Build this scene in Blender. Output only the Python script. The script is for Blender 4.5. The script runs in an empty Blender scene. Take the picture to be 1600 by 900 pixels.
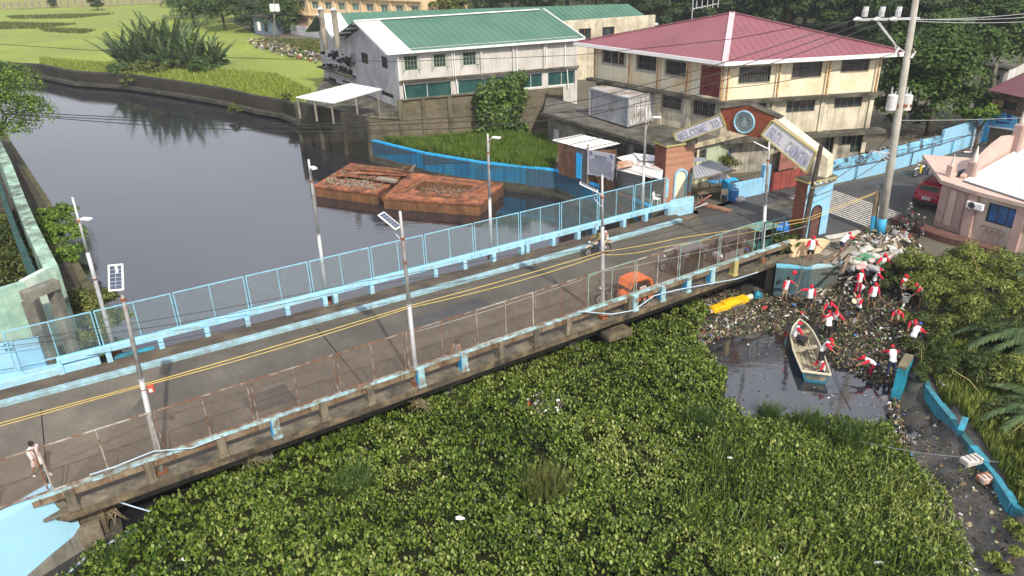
import bpy, bmesh, math, random
import numpy as np
from mathutils import Vector, Matrix, noise as mnoise
random.seed(7)
S = bpy.context.scene
COL = S.collection
# ------------------------------------------------------------------ camera
CH = 17.5
FPX, XV, YV = 1180.0, 872.0, 2900.0
_d = Vector((XV-800, -(YV-450), -FPX)).normalized()
_up = -_d
_f = Vector((0, 0, -1)); _y = (_f-_up*_f.dot(_up)).normalized(); _x = _y.cross(_up)
RM = Matrix((_x, _y, _up))                      # camera -> world
cam = bpy.data.objects.new('camera', bpy.data.cameras.new('camera'))
COL.objects.link(cam)
cam.matrix_world = Matrix.Translation((0, 0, CH)) @ RM.to_4x4()
cam.data.sensor_width = 36.0; cam.data.lens = FPX/1600*36
cam.data.clip_start = 0.5; cam.data.clip_end = 3000
S.camera = cam
# ------------------------------------------------------------------ light
AZ, EL = math.radians(157), math.radians(44)    # sun azimuth clockwise from +y, elevation
W = bpy.data.worlds.new('World'); S.world = W; W.use_nodes = True
nt = W.node_tree; bg = nt.nodes['Background']
sky = nt.nodes.new('ShaderNodeTexSky'); sky.sky_type = 'NISHITA'; sky.sun_disc = False
sky.sun_elevation = EL; sky.sun_rotation = AZ; sky.air_density = 1.4; sky.dust_density = 4.5; sky.ozone_density = 1.0
# thin bright cloud veil over the whole sky
tc = nt.nodes.new('ShaderNodeTexCoord'); cn = nt.nodes.new('ShaderNodeTexNoise'); cn.inputs['Scale'].default_value = 2.2; cn.inputs['Detail'].default_value = 6
nt.links.new(tc.outputs['Generated'], cn.inputs['Vector'])
cr = nt.nodes.new('ShaderNodeMapRange'); nt.links.new(cn.outputs[0], cr.inputs[0]); cr.inputs[1].default_value = .3; cr.inputs[2].default_value = .7; cr.inputs[3].default_value = .5; cr.inputs[4].default_value = .85
cm = nt.nodes.new('ShaderNodeMix'); cm.data_type = 'RGBA'; nt.links.new(cr.outputs[0], cm.inputs[0]); nt.links.new(sky.outputs[0], cm.inputs[6]); cm.inputs[7].default_value = (8.7, 8.9, 9.9, 1)
nt.links.new(cm.outputs[2], bg.inputs[0]); bg.inputs[1].default_value = 0.13
sun = bpy.data.objects.new('sun', bpy.data.lights.new('sun', 'SUN')); COL.objects.link(sun)
sun.data.energy = 4.7; sun.data.angle = math.radians(0.9); sun.data.color = (1.0, 0.92, 0.78)
sdir = Vector((math.sin(AZ)*math.cos(EL), math.cos(AZ)*math.cos(EL), math.sin(EL)))
sun.rotation_euler = sdir.to_track_quat('Z', 'Y').to_euler()
S.view_settings.view_transform = 'Standard'; S.view_settings.look = 'None'
S.view_settings.exposure = 0.0; S.view_settings.gamma = 1.0
S.cycles.max_bounces = 5; S.cycles.volume_bounces = 0; S.cycles.transparent_max_bounces = 12

# ------------------------------------------------------------------ surveying helpers (photo bearing -> place on a level)
def ray(px, py): return RM @ Vector((px-800, 450-py, -FPX))
def at(px, py, z=0.0):
    d = ray(px, py); t = (z-CH)/d.z; return Vector((d.x*t, d.y*t, z))
def atY(px, py, Y):
    d = ray(px, py); t = Y/d.y; return Vector((d.x*t, Y, CH+d.z*t))
def onp(px, py, P, Q):
    d = ray(px, py); n = Vector((-(Q[1]-P[1]), Q[0]-P[0], 0)); o = Vector((0, 0, CH))
    t = (Vector((P[0], P[1], 0))-o).dot(n)/d.dot(n); return o+d*t
def pr(X):
    c = RM.transposed() @ (Vector(X)-Vector((0, 0, CH))); return (800+FPX*c.x/-c.z, 450-FPX*c.y/-c.z)
def hgt(px, py, b):
    lo, hi = -20, 60
    for _ in range(40):
        m = (lo+hi)/2
        if pr((b[0], b[1], m))[1] > py: lo = m
        else: hi = m
    return lo
WZ = -2.0                                       # river level

# ------------------------------------------------------------------ object helpers
class MB:
    """collects shapes, then becomes ONE mesh object"""
    def __init__(s): s.v = []; s.f = []; s.m = []
    def add(s, vs, fs, mi=0):
        o = len(s.v); s.v += [tuple(v) for v in vs]
        s.f += [tuple(i+o for i in f) for f in fs]; s.m += [mi]*len(fs); return s
    def quad(s, a, b, c, d, mi=0): return s.add([a, b, c, d], [(0, 1, 2, 3)], mi)
    def box(s, c, sz, rz=0.0, mi=0, M=None):
        x, y, z = sz[0]/2, sz[1]/2, sz[2]/2
        vs = [Vector((i*x, j*y, k*z)) for k in (-1, 1) for j in (-1, 1) for i in (-1, 1)]
        R = M if M is not None else Matrix.Rotation(rz, 3, 'Z')
        c = Vector(c)
        return s.add([c+R@v for v in vs], [(0, 2, 3, 1), (4, 5, 7, 6), (0, 1, 5, 4), (2, 6, 7, 3), (0, 4, 6, 2), (1, 3, 7, 5)], mi)
    def bar(s, a, b, w, h, mi=0, up=(0, 0, 1)):
        a = Vector(a); b = Vector(b); d = b-a; L = d.length
        if L < 1e-6: return s
        x = d/L; u = Vector(up); y = u.cross(x)
        if y.length < 1e-4: y = Vector((1, 0, 0)).cross(x)
        y.normalize(); z = x.cross(y)
        R = Matrix((x, y, z)).transposed()
        return s.box((a+b)/2, (L, w, h), M=R, mi=mi)
    def prism(s, poly, z0, z1, mi=0, bottom=True):
        n = len(poly)
        def zz(z, i): return z[i] if isinstance(z, (list, tuple)) else z
        vs = [(p[0], p[1], zz(z0, i)) for i, p in enumerate(poly)]+[(p[0], p[1], zz(z1, i)) for i, p in enumerate(poly)]
        ar = sum(poly[i][0]*poly[(i+1) % n][1]-poly[(i+1) % n][0]*poly[i][1] for i in range(n))
        fs = [(i, (i+1) % n, n+(i+1) % n, n+i) for i in range(n)]+[tuple(range(n, 2*n))]
        if bottom: fs.append(tuple(range(n-1, -1, -1)))
        if ar < 0: fs = [f[::-1] for f in fs]
        return s.add(vs, fs, mi)
    def tube(s, pts, r, n=8, mi=0, cap=True):
        pts = [Vector(p) for p in pts]; k = len(pts)
        rr = r if isinstance(r, (list, tuple)) else [r]*k
        vs = []; u = None
        for i, p in enumerate(pts):
            t = (pts[min(i+1, k-1)]-pts[max(i-1, 0)])
            t = t.normalized() if t.length > 1e-9 else Vector((0, 0, 1))
            if u is None: u = t.orthogonal().normalized()
            u = (u-t*u.dot(t))
            u = u.normalized() if u.length > 1e-6 else t.orthogonal().normalized()
            w = t.cross(u)
            for j in range(n):
                a = 2*math.pi*j/n; vs.append(p+(u*math.cos(a)+w*math.sin(a))*rr[i])
        fs = [(i*n+j, i*n+(j+1) % n, (i+1)*n+(j+1) % n, (i+1)*n+j) for i in range(k-1) for j in range(n)]
        if cap: fs += [tuple(range(n-1, -1, -1)), tuple(range((k-1)*n, k*n))]
        return s.add(vs, fs, mi)
    def disc(s, c, ax, r, th, n=16, mi=0, r2=None):
        c = Vector(c); ax = Vector(ax).normalized()
        return s.tube([c-ax*th/2, c+ax*th/2], [r, r if r2 is None else r2], n, mi)
    def torus(s, c, ax, R, r, n=18, m=6, mi=0):
        c = Vector(c); ax = Vector(ax).normalized(); u = ax.orthogonal().normalized(); w = ax.cross(u); vs = []
        for i in range(n):
            a = 2*math.pi*i/n; d = u*math.cos(a)+w*math.sin(a)
            for j in range(m):
                b = 2*math.pi*j/m; vs.append(c+d*(R+r*math.cos(b))+ax*r*math.sin(b))
        return s.add(vs, [(i*m+j, ((i+1) % n)*m+j, ((i+1) % n)*m+(j+1) % m, i*m+(j+1) % m) for i in range(n) for j in range(m)], mi)
    def ball(s, c, r, n=10, m=6, mi=0, sc=(1, 1, 1), jit=0.0, seed=0):
        c = Vector(c); vs = []; rd = random.Random(seed)
        for j in range(m+1):
            th = math.pi*j/m
            for i in range(n):
                ph = 2*math.pi*i/n; k = r*(1+(rd.random()-.5)*jit)
                vs.append(c+Vector((math.sin(th)*math.cos(ph)*sc[0], math.sin(th)*math.sin(ph)*sc[1], math.cos(th)*sc[2]))*k)
        return s.add(vs, [(j*n+i, (j+1)*n+i, (j+1)*n+(i+1) % n, j*n+(i+1) % n) for j in range(m) for i in range(n)], mi)
    def mesh(s, name, mats, smooth=False):
        me = bpy.data.meshes.new(name); me.from_pydata(s.v, [], s.f)
        for m in (mats if isinstance(mats, (list, tuple)) else [mats]): me.materials.append(m)
        if any(s.m): me.polygons.foreach_set('material_index', s.m)
        if smooth: me.polygons.foreach_set('use_smooth', [True]*len(s.f))
        me.update(); return me
    def build(s, name, mats, parent=None, smooth=False, bevel=0):
        return link(name, s.mesh(name, mats, smooth), parent, bevel)
def link(name, me, parent=None, bevel=0):
    o = bpy.data.objects.new(name, me); COL.objects.link(o)
    if parent is not None:
        o.parent = parent
        q = parent.location.copy(); p = parent.parent
        if parent.type != 'EMPTY' : q = Vector((0, 0, 0))
        if not parent.get('local'): o.location = -q if parent.type == 'EMPTY' else Vector((0, 0, 0))
    if bevel:
        b = o.modifiers.new('bevel', 'BEVEL'); b.width = bevel; b.segments = 2; b.limit_method = 'ANGLE'
    return o
def tag(o, label, cat, group=None, kind=None):
    o['label'] = label; o['category'] = cat
    if group: o['group'] = group
    if kind: o['kind'] = kind
    return o
def struct(o): o['kind'] = 'structure'; return o
def stuff(o): o['kind'] = 'stuff'; return o
def thing(name, label, cat, loc=(0, 0, 0), rz=0.0, group=None, local=False):
    """Empty at the base. local=True: parts are modelled round the origin; else parts are modelled in world coordinates"""
    o = bpy.data.objects.new(name, None); COL.objects.link(o); o.empty_display_size = .3
    o.location = loc; o.rotation_euler = (0, 0, rz)
    if local: o['local'] = 1
    return tag(o, label, cat, group)
def copy_tree(o, parent=None):
    c = o.copy(); COL.objects.link(c)
    if parent is not None: c.parent = parent
    for ch in o.children: copy_tree(ch, c)
    return c
def finish_local():
    for o in list(S.objects):
        if 'local' in o: del o['local']

# ------------------------------------------------------------------ materials
MATS = {}
def M(name, col, rough=.8, var=.25, scale=2.0, col2=None, amt=.5, scale2=.6, soft=.12, streak=0.0, scol=(.03, .03, .028), bump=.15, bscale=18, metal=0.0, spec=.3, fine=0.0, emis=None, rough2=None, z2=1.0):
    """procedural: base colour with noise value variation, blotches of col2, vertical streaks of scol, bump"""
    if name in MATS: return MATS[name]
    m = bpy.data.materials.new(name); m.use_nodes = True; n = m.node_tree.nodes; L = m.node_tree.links
    b = n['Principled BSDF']; b.inputs['Roughness'].default_value = rough; b.inputs['Metallic'].default_value = metal
    b.inputs['Specular IOR Level'].default_value = spec
    geo = n.new('ShaderNodeNewGeometry'); P = geo.outputs['Position']
    def nz(sc, det=5, vec=None, rg=.6):
        t = n.new('ShaderNodeTexNoise'); t.inputs['Scale'].default_value = sc; t.inputs['Detail'].default_value = det; t.inputs['Roughness'].default_value = rg
        L.new(vec or P, t.inputs['Vector']); return t.outputs['Fac']
    def ramp(x, a, c):
        r = n.new('ShaderNodeMapRange'); r.inputs[1].default_value = a; r.inputs[2].default_value = c; L.new(x, r.inputs[0]); return r.outputs[0]
    def mix(fac, A, B, mode='MIX'):
        k = n.new('ShaderNodeMix'); k.data_type = 'RGBA'; k.blend_type = mode
        if isinstance(fac, float): k.inputs[0].default_value = fac
        else: L.new(fac, k.inputs[0])
        for i, q in ((6, A), (7, B)):
            if isinstance(q, tuple): k.inputs[i].default_value = (*q[:3], 1)
            else: L.new(q, k.inputs[i])
        return k.outputs[2]
    dark = tuple(max(0, c*(1-var)) for c in col); lite = tuple(min(1, c*(1+var)) for c in col)
    c = mix(ramp(nz(scale), .3, .7), dark, lite)
    if fine: c = mix(ramp(nz(scale*14, 3), .35, .65), c, mix(1.0, c, (1-fine, 1-fine, 1-fine), 'MULTIPLY'))
    if col2:
        v = P
        if z2 != 1.0:
            mp = n.new('ShaderNodeMapping'); mp.inputs['Scale'].default_value = (1, 1, z2); L.new(P, mp.inputs[0]); v = mp.outputs[0]
        th = 1-amt; c = mix(ramp(nz(scale2, 8, v, .65), .28+.44*th-soft/2, .28+.44*th+soft/2), c, col2)
    if streak:
        mp = n.new('ShaderNodeMapping'); mp.inputs['Scale'].default_value = (2.6, 2.6, .12); L.new(P, mp.inputs[0])
        s1 = ramp(nz(1.6, 6, mp.outputs[0], .7), .62-.3*streak, .80-.2*streak)
        k = n.new('ShaderNodeMath'); k.operation = 'MULTIPLY'; L.new(s1, k.inputs[0]); k.inputs[1].default_value = min(.9, .45+streak*.45)
        c = mix(k.outputs[0], c, scol)
    L.new(c, b.inputs['Base Color'])
    if rough2 is not None:
        rr = n.new('ShaderNodeMapRange'); L.new(nz(scale2*1.3, 4), rr.inputs[0]); rr.inputs[1].default_value = .35; rr.inputs[2].default_value = .65
        rr.inputs[3].default_value = rough; rr.inputs[4].default_value = rough2; L.new(rr.outputs[0], b.inputs['Roughness'])
    if bump:
        bp = n.new('ShaderNodeBump'); bp.inputs['Strength'].default_value = bump; bp.inputs['Distance'].default_value = .05
        L.new(nz(bscale, 4), bp.inputs['Height']); L.new(bp.outputs[0], b.inputs['Normal'])
    if emis:
        b.inputs['Emission Color'].default_value = (*emis[:3], 1); b.inputs['Emission Strength'].default_value = emis[3]
    MATS[name] = m; return m
def leafmat(name, cols, sheen=.35, rough=.45, trans=.25, nsc=.9):
    """foliage: colour varies per leaf (random per island), partly translucent"""
    if name in MATS: return MATS[name]
    m = bpy.data.materials.new(name); m.use_nodes = True; n = m.node_tree.nodes; L = m.node_tree.links
    b = n['Principled BSDF']; b.inputs['Roughness'].default_value = rough; b.inputs['Specular IOR Level'].default_value = sheen
    g = n.new('ShaderNodeNewGeometry'); r = n.new('ShaderNodeValToRGB'); el = r.color_ramp.elements
    el[0].color = (*cols[0], 1); el[1].color = (*cols[-1], 1)
    for i, c in enumerate(cols[1:-1]): e = el.new((i+1)/(len(cols)-1)); e.color = (*c, 1)
    t = n.new('ShaderNodeTexNoise'); t.inputs['Scale'].default_value = nsc; t.inputs['Detail'].default_value = 6; L.new(g.outputs['Position'], t.inputs['Vector'])
    ma = n.new('ShaderNodeMath'); ma.operation = 'MULTIPLY_ADD'; L.new(t.outputs[0], ma.inputs[0]); ma.inputs[1].default_value = 1.1
    mb_ = n.new('ShaderNodeMath'); mb_.operation = 'MULTIPLY_ADD'; L.new(g.outputs['Random Per Island'], mb_.inputs[0]); mb_.inputs[1].default_value = .95; mb_.inputs[2].default_value = -.52
    L.new(mb_.outputs[0], ma.inputs[2]); L.new(ma.outputs[0], r.inputs[0]); L.new(r.outputs[0], b.inputs['Base Color'])
    if trans:
        tr = n.new('ShaderNodeBsdfTranslucent'); L.new(r.outputs[0], tr.inputs[0]); mx = n.new('ShaderNodeMixShader'); mx.inputs[0].default_value = trans
        L.new(b.outputs[0], mx.inputs[1]); L.new(tr.outputs[0], mx.inputs[2]); L.new(mx.outputs[0], n['Material Output'].inputs[0])
    MATS[name] = m; return m

asphalt = M('asphalt', (.13, .118, .10), .75, .3, .5, (.078, .071, .06), .5, .35, .3, bump=.25, bscale=40, fine=.25)
asphalt_dark = M('asphalt_dark', (.06, .06, .064), .7, .25, .4, (.085, .083, .08), .4, .3, .3, bump=.25, bscale=40, fine=.25)
walkway_m = M('walkway_concrete', (.12, .095, .07), .85, .35, .8, (.06, .05, .04), .5, .7, .3, bump=.3)
deck_m = M('deck_concrete', (.24, .20, .14), .85, .35, 1.3, (.055, .05, .042), .55, .9, .35, streak=.5, bump=.35)
deckdirty = M('fascia_concrete', (.2, .15, .09), .85, .35, 1.6, (.04, .036, .03), .5, 1.2, .3, streak=.5, bump=.4)
blue_lt = M('pale_blue_paint', (.30, .58, .76), .6, .15, 1.5, (.33, .42, .42), .3, 2.2, .3, streak=.15, scol=(.2, .2, .15), bump=.15)
blue_kerb = M('kerb_blue_paint', (.33, .54, .64), .7, .2, 1.2, (.2, .28, .3), .45, 1.8, .3, bump=.25, fine=.2)
blue_worn = M('worn_blue_paint', (.30, .48, .53), .7, .3, 2.5, (.17, .13, .09), .42, 2.0, .15, streak=.3, scol=(.15, .07, .03), bump=.3)
blue_wall = M('bright_blue_paint', (.025, .40, .86), .65, .12, .8, (.06, .45, .70), .35, .9, .3, streak=.5, scol=(.025, .035, .04), bump=.25)
blue_wall2 = M('sky_blue_paint', (.25, .55, .80), .65, .14, .8, (.30, .45, .55), .35, 1.0, .4, streak=.12, scol=(.1, .2, .28), bump=.2)
teal_paint = M('teal_paint', (.02, .26, .38), .5, .25, 1.5, (.03, .1, .12), .3, 1.6, .2, bump=.2)
teal_wall = M('mint_paint', (.40, .56, .46), .8, .2, 1.2, (.16, .32, .26), .42, 1.1, .35, streak=.35, scol=(.12, .2, .16), bump=.25)
blue_rail = M('railing_blue', (.23, .52, .68), .5, .15, 2.0, (.3, .4, .42), .25, 3, .2, bump=.05)
rust_rail = M('railing_rust', (.17, .08, .045), .85, .4, 3.0, (.30, .27, .23), .42, 2.5, .15, bump=.3)
white_rust = M('railing_white_rust', (.38, .37, .33), .7, .2, 3.0, (.18, .09, .05), .42, 2.5, .15, bump=.2)
green_rail = M('railing_green_worn', (.22, .36, .32), .7, .2, 3.0, (.28, .13, .07), .35, 3, .15, bump=.2)
wire_rust = M('wire_rust', (.21, .135, .09), .7, .3, 4, bump=0)
wire_blue = M('wire_blue', (.25, .36, .38), .6, .2, 4, bump=0)
steel = M('galvanised_steel', (.50, .51, .54), .45, .12, 2, (.4, .38, .36), .3, 3, .3, metal=.25, bump=.05, spec=.5)
steel_rust = M('steel_with_rust', (.50, .50, .50), .5, .15, 2, (.3, .14, .07), .25, 1.6, .15, metal=.2, bump=.1)
rustmat = M('rust', (.30, .11, .045), .9, .45, 2.5, (.10, .045, .025), .45, 2.0, .25, bump=.4)
rust_deck = M('barge_rust_deck', (.40, .15, .07), .85, .4, 1.2, (.11, .05, .035), .5, 1.3, .2, bump=.35, fine=.3)
rust_side = M('barge_rust_side', (.22, .10, .045), .85, .4, 1.4, (.08, .05, .03), .45, 1.2, .3, streak=.5, scol=(.05, .03, .02), bump=.35)
concrete = M('old_concrete', (.27, .26, .22), .9, .25, 1.1, (.10, .095, .08), .5, .5, .3, streak=.4, bump=.3)
concrete_dk = M('dark_wet_concrete', (.075, .068, .055), .8, .4, .9, (.03, .03, .025), .5, .6, .35, streak=.4, scol=(.1, .1, .09), bump=.35)
blockwall = M('mossy_blockwork', (.20, .175, .12), .95, .3, 1.2, (.06, .06, .04), .52, .5, .3, streak=.5, scol=(.04, .04, .03), bump=.4)
blockdark = M('dark_blockwork', (.12, .11, .08), .95, .35, 1.2, (.045, .045, .035), .5, .5, .3, streak=.5, scol=(.03, .03, .025), bump=.4)
cream = M('cream_plaster', (.72, .66, .50), .85, .1, 1.0, (.60, .40, .17), .26, .5, .25, streak=.22, scol=(.12, .1, .07), bump=.12)
cream_lo = M('stained_cream_plaster', (.62, .57, .44), .85, .15, 1.0, (.30, .26, .19), .35, .6, .3, streak=.42, scol=(.07, .065, .05), bump=.15)
white_wall = M('weathered_white_plaster', (.60, .58, .56), .85, .1, .8, (.40, .38, .35), .35, .5, .4, streak=.3, scol=(.2, .19, .17), bump=.12)
grey_wall = M('gable_grey_plaster', (.55, .55, .56), .85, .1, .8, (.36, .36, .37), .4, .5, .4, streak=.35, scol=(.1, .1, .1), bump=.12)  # white plaster, greyed to paint in the gable end's shade; also an annex patch
green_wall_m = M('pale_green_plaster', (.42, .50, .34), .85, .15, 1.0, (.25, .28, .2), .38, .7, .3, streak=.35, scol=(.09, .09, .06), bump=.15)
beige_wall = M('beige_plaster', (.70, .55, .34), .85, .08, .6, (.6, .45, .27), .4, .4, .4, streak=.1, bump=.08)
soot = M('soot', (.025, .025, .027), .9, .4, 3, bump=.5, bscale=9)
grime = M('grimy_slab', (.17, .155, .125), .9, .4, 1.0, (.04, .04, .03), .55, .7, .3, streak=.5, bump=.4)
terrace_m = M('terrace_slab', (.15, .14, .125), .85, .35, .7, (.06, .055, .04), .5, .5, .3, bump=.3)
white_paint = M('white_paint', (.78, .78, .78), .5, .06, 1.0, bump=.05)
white_sheet = M('white_roof_sheet', (.74, .75, .77), .45, .07, .5, (.55, .55, .55), .3, .5, .4, bump=.05)
white_rustsheet = M('patched_tin_sheet', (.70, .70, .70), .5, .12, .8, (.40, .18, .09), .27, .8, .15, bump=.1)
grey_sheet = M('grey_tin_sheet', (.36, .38, .42), .45, .15, .8, (.2, .2, .2), .3, .8, .3, bump=.1)
green_roof = M('green_roof_sheet', (.055, .145, .10), .55, .15, .4, (.085, .18, .135), .4, .25, .4, bump=.04, spec=.4)
red_roof = M('red_roof_sheet', (.215, .07, .092), .55, .14, .3, (.25, .10, .12), .4, .25, .5, bump=.04, spec=.4)
red_cap = M('pink_ridge_cap', (.60, .42, .45), .5, .1, 1, bump=0)
glass_dk = M('dark_glass', (.02, .028, .03), .12, .4, 1.5, (.06, .08, .08), .4, 1.2, .3, bump=0, spec=.6)
glass_teal = M('teal_glass', (.02, .065, .065), .15, .3, .8, (.04, .11, .10), .4, .6, .3, bump=0, spec=.6)
glass_blue = M('blue_curtain_glass', (.05, .16, .42), .3, .4, 1.6, (.03, .06, .14), .45, 1.2, .3, bump=0)
grille_m = M('grille_iron', (.16, .15, .14), .7, .3, 4, (.25, .12, .06), .3, 4, .2, bump=0)
frame_green = M('green_window_frame', (.20, .30, .22), .7, .2, 3, bump=0)
dark_metal = M('dark_metal', (.03, .03, .033), .5, .3, 4, bump=0)
black = M('black_rubber', (.015, .015, .016), .7, .2, 4, bump=0)
wood_dk = M('dark_wood_pole', (.07, .055, .045), .9, .3, 3, bump=.4)
wood = M('weathered_wood', (.22, .165, .11), .9, .35, 3, (.1, .08, .06), .4, 2.5, .2, bump=.4)
plank_m = M('grey_plank', (.34, .30, .25), .9, .3, 3, (.13, .11, .09), .4, 3, .3, bump=.4)
plywood = M('peach_board', (.72, .52, .32), .8, .1, 1.5, (.55, .4, .26), .3, 1.2, .3, bump=.15)
brick_m = M('brick_red', (.30, .10, .06), .9, .4, 6, (.16, .06, .045), .4, 3, .3, bump=.3)
brick_or = M('brick_orange', (.44, .19, .11), .9, .35, 6, (.25, .12, .085), .4, 3, .3, bump=.3)
mortar = M('mortar', (.30, .22, .17), .95, .3, 4, bump=.3)
yellow_trim = M('yellow_trim_paint', (.45, .39, .15), .7, .2, 2, (.3, .27, .15), .35, 2, .3, bump=.1)
sign_white = M('sign_white', (.70, .69, .70), .6, .08, 1.5, (.5, .5, .48), .3, 1.5, .3, streak=.2, scol=(.3, .28, .22), bump=.05)
letter_m = M('letter_lilac', (.44, .43, .56), .6, .1, 2, bump=0)
cream_trim = M('cream_trim', (.72, .64, .48), .75, .15, 2, (.4, .33, .22), .3, 1.5, .3, bump=.15)
marking = M('road_marking_white', (.62, .60, .54), .8, .2, 2, (.12, .11, .1), .3, 5, .1, bump=.1)
yellow_cable = M('yellow_cable', (.60, .44, .11), .5, .15, 2, bump=0)
black_cable = M('black_cable', (.02, .02, .02), .6, .1, 2, bump=0)
pipe_blue = M('pale_blue_pipe', (.42, .55, .66), .5, .2, 2, bump=0)
# ================================================================== water and land
def water_mat():
    m = bpy.data.materials.new('river_water'); m.use_nodes = True; n = m.node_tree.nodes; L = m.node_tree.links
    b = n['Principled BSDF']; b.inputs['Roughness'].default_value = .045; b.inputs['IOR'].default_value = 2.35
    b.inputs['Base Color'].default_value = (.020, .020, .026, 1)
    g = n.new('ShaderNodeNewGeometry'); mp = n.new('ShaderNodeMapping'); mp.inputs['Scale'].default_value = (.7, 1.5, 1); mp.inputs['Rotation'].default_value = (0, 0, .35)
    L.new(g.outputs['Position'], mp.inputs[0])
    t = n.new('ShaderNodeTexNoise'); t.inputs['Scale'].default_value = 2.2; t.inputs['Detail'].default_value = 4; L.new(mp.outputs[0], t.inputs['Vector'])
    t2 = n.new('ShaderNodeTexNoise'); t2.inputs['Scale'].default_value = .25; t2.inputs['Detail'].default_value = 2; L.new(mp.outputs[0], t2.inputs['Vector'])
    k = n.new('ShaderNodeMath'); k.operation = 'MULTIPLY_ADD'; L.new(t2.outputs[0], k.inputs[0]); k.inputs[1].default_value = 2.0; L.new(t.outputs[0], k.inputs[2])
    bp = n.new('ShaderNodeBump'); bp.inputs['Strength'].default_value = .16; bp.inputs['Distance'].default_value = .035; L.new(k.outputs[0], bp.inputs['Height']); L.new(bp.outputs[0], b.inputs['Normal'])
    return m
o = MB().quad((-700, -60, WZ), (700, -60, WZ), (700, 900, WZ), (-700, 900, WZ)).build('river_water', water_mat()); struct(o)

soil = M('bank_soil', (.07, .058, .04), .95, .4, 1.2, (.035, .03, .022), .5, 1.5, .3, bump=.6, bscale=8)
dirt = M('yard_dirt', (.15, .135, .105), .95, .3, .6, (.08, .07, .05), .5, .3, .4, bump=.4)
field_m = M('field_grass', (.28, .34, .055), .95, .3, .12, (.17, .215, .055), .42, .06, .3, bump=.8, bscale=5, fine=.35)
# band where the field turns duller with distance is in the plants growing there, not in light
FW = [at(-260, 92, .1), at(-120, 95, .1), at(0, 98, .1), at(60, 101, .1), at(117, 112, .1), at(200, 117, .1), at(280, 128, .1), at(350, 139, .1), at(400, 151, .1), at(440, 157, .1), at(466, 166, .1)]
PW0 = Vector((-20.6, 76.0, 0)); PW1 = Vector((-12.45, 68.2, 0))
BW = [PW1, at(660, 240), at(750, 255), at(820, 262), at(866, 267), at(892, 277), at(912, 284), at(946, 296), at(990, 313), at(1018, 326)]
grd = [(-700, 330)]+[(p.x, p.y) for p in FW]+[(PW0.x, PW0.y), (PW1.x, PW1.y)]+[(p.x, p.y) for p in BW[1:]]
grd += [(10.6, 47.4), (13.2, 46.6), (16.2, 41.9), (15.0, 40.2), (14.6, 39.2), (16.5, 38.2), (18.9, 39.6), (21, 40.2), (24, 39), (28, 37), (34, 34), (60, 30), (700, 20), (700, 900), (-700, 900)]
mb = MB(); mb.prism(grd, -3.2, -.03, bottom=False)
o = mb.build('ground', dirt); struct(o)
# the field: a gently rolling sheet, from the river wall back to the horizon
fm = MB(); fx = []
def field_z(x, y): return .06+.25*mnoise.noise(Vector((x*.03, y*.03, 0)))**2
fpoly = [(-700, 330)]+[(p.x, p.y) for p in FW]+[(-22.3, 93.5)]+[(-26, 112), (-33, 128), (-47, 150), (-60, 175), (-60, 330), (-60, 900), (-700, 900)]
bm = bmesh.new(); vs = [bm.verts.new((x, y, .02)) for x, y in fpoly]; bm.faces.new(vs); bmesh.ops.recalc_face_normals(bm, faces=bm.faces)
if list(bm.faces)[0].normal.z < 0: bmesh.ops.reverse_faces(bm, faces=bm.faces)
me = bpy.data.meshes.new('field'); bm.to_mesh(me); bm.free(); me.materials.append(field_m)
struct(link('field', me))
# left bank
lp = [(-21.6, 31.5), (-24.2, 38.6), (-28.3, 44.5), (-34.4, 53.6), (-44.0, 66.4), (-58, 86), (-110, 118), (-700, 200), (-700, -50), (-24, -50), (-23, 8), (-20.5, 16), (-17.4, 20.6), (-17.6, 21.3), (-20.6, 27.6)]
struct(MB().prism(lp, -3.2, -.06, bottom=False).build('left_bank_ground', soil))

# right bank below the road: a height sheet through surveyed spots
ctrl = [(1075, 500, -2.3), (1110, 500, -1.97), (1160, 520, -1.97), (1110, 465, -2.3), (1150, 470, -1.96), (1200, 465, -1.95), (1300, 505, -1.86), (1235, 500, -1.95), (1320, 560, -1.95), (1350, 560, -1.93), (1270, 470, -1.85), (1300, 430, -1.55),
        (1340, 450, -1.5), (1340, 420, -1.0), (1350, 390, -.25), (1330, 385, -.1), (1400, 385, -.1), (1440, 420, -.4), (1400, 470, -1.35), (1430, 540, -1.4), (1390, 575, -1.9), (1380, 600, -2.15), (1450, 590, -1.0), (1500, 560, -.7), (1600, 500, -.3), (1700, 600, -.4),
        (1520, 640, -.9), (1600, 720, -.9), (1500, 400, -.05), (1600, 400, 0), (1700, 420, 0), (1540, 690, -1.0), (1620, 800, -1.05), (1700, 900, -1.0), (1140, 560, -2.7), (1200, 600, -2.7), (1260, 640, -2.7), (1340, 640, -2.6), (1250, 570, -2.7), (1330, 600, -2.3), (1390, 680, -2.5), (1100, 560, -2.7), (1000, 600, -2.8),
        (1430, 700, -1.75), (1480, 800, -1.8), (1520, 900, -1.8), (1440, 640, -1.55), (1500, 720, -1.5), (1570, 800, -1.55), (1410, 640, -1.8), (1420, 760, -2.4), (1450, 860, -2.5), (1300, 800, -2.8), (1600, 900, -1.5), (1650, 1000, -1.5)]
CP = np.array([(*at(a, b, c)[:2], c) for a, b, c in ctrl])
def bank_z(x, y):
    d = (CP[:, 0]-x)**2+(CP[:, 1]-y)**2+.02; w = 1/d**2.2
    return float((w*CP[:, 2]).sum()/w.sum())
NX, NY = 150, 140; x0, x1, y0, y1 = 8.0, 52.0, 9.0, 42.0
vs = []
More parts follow.
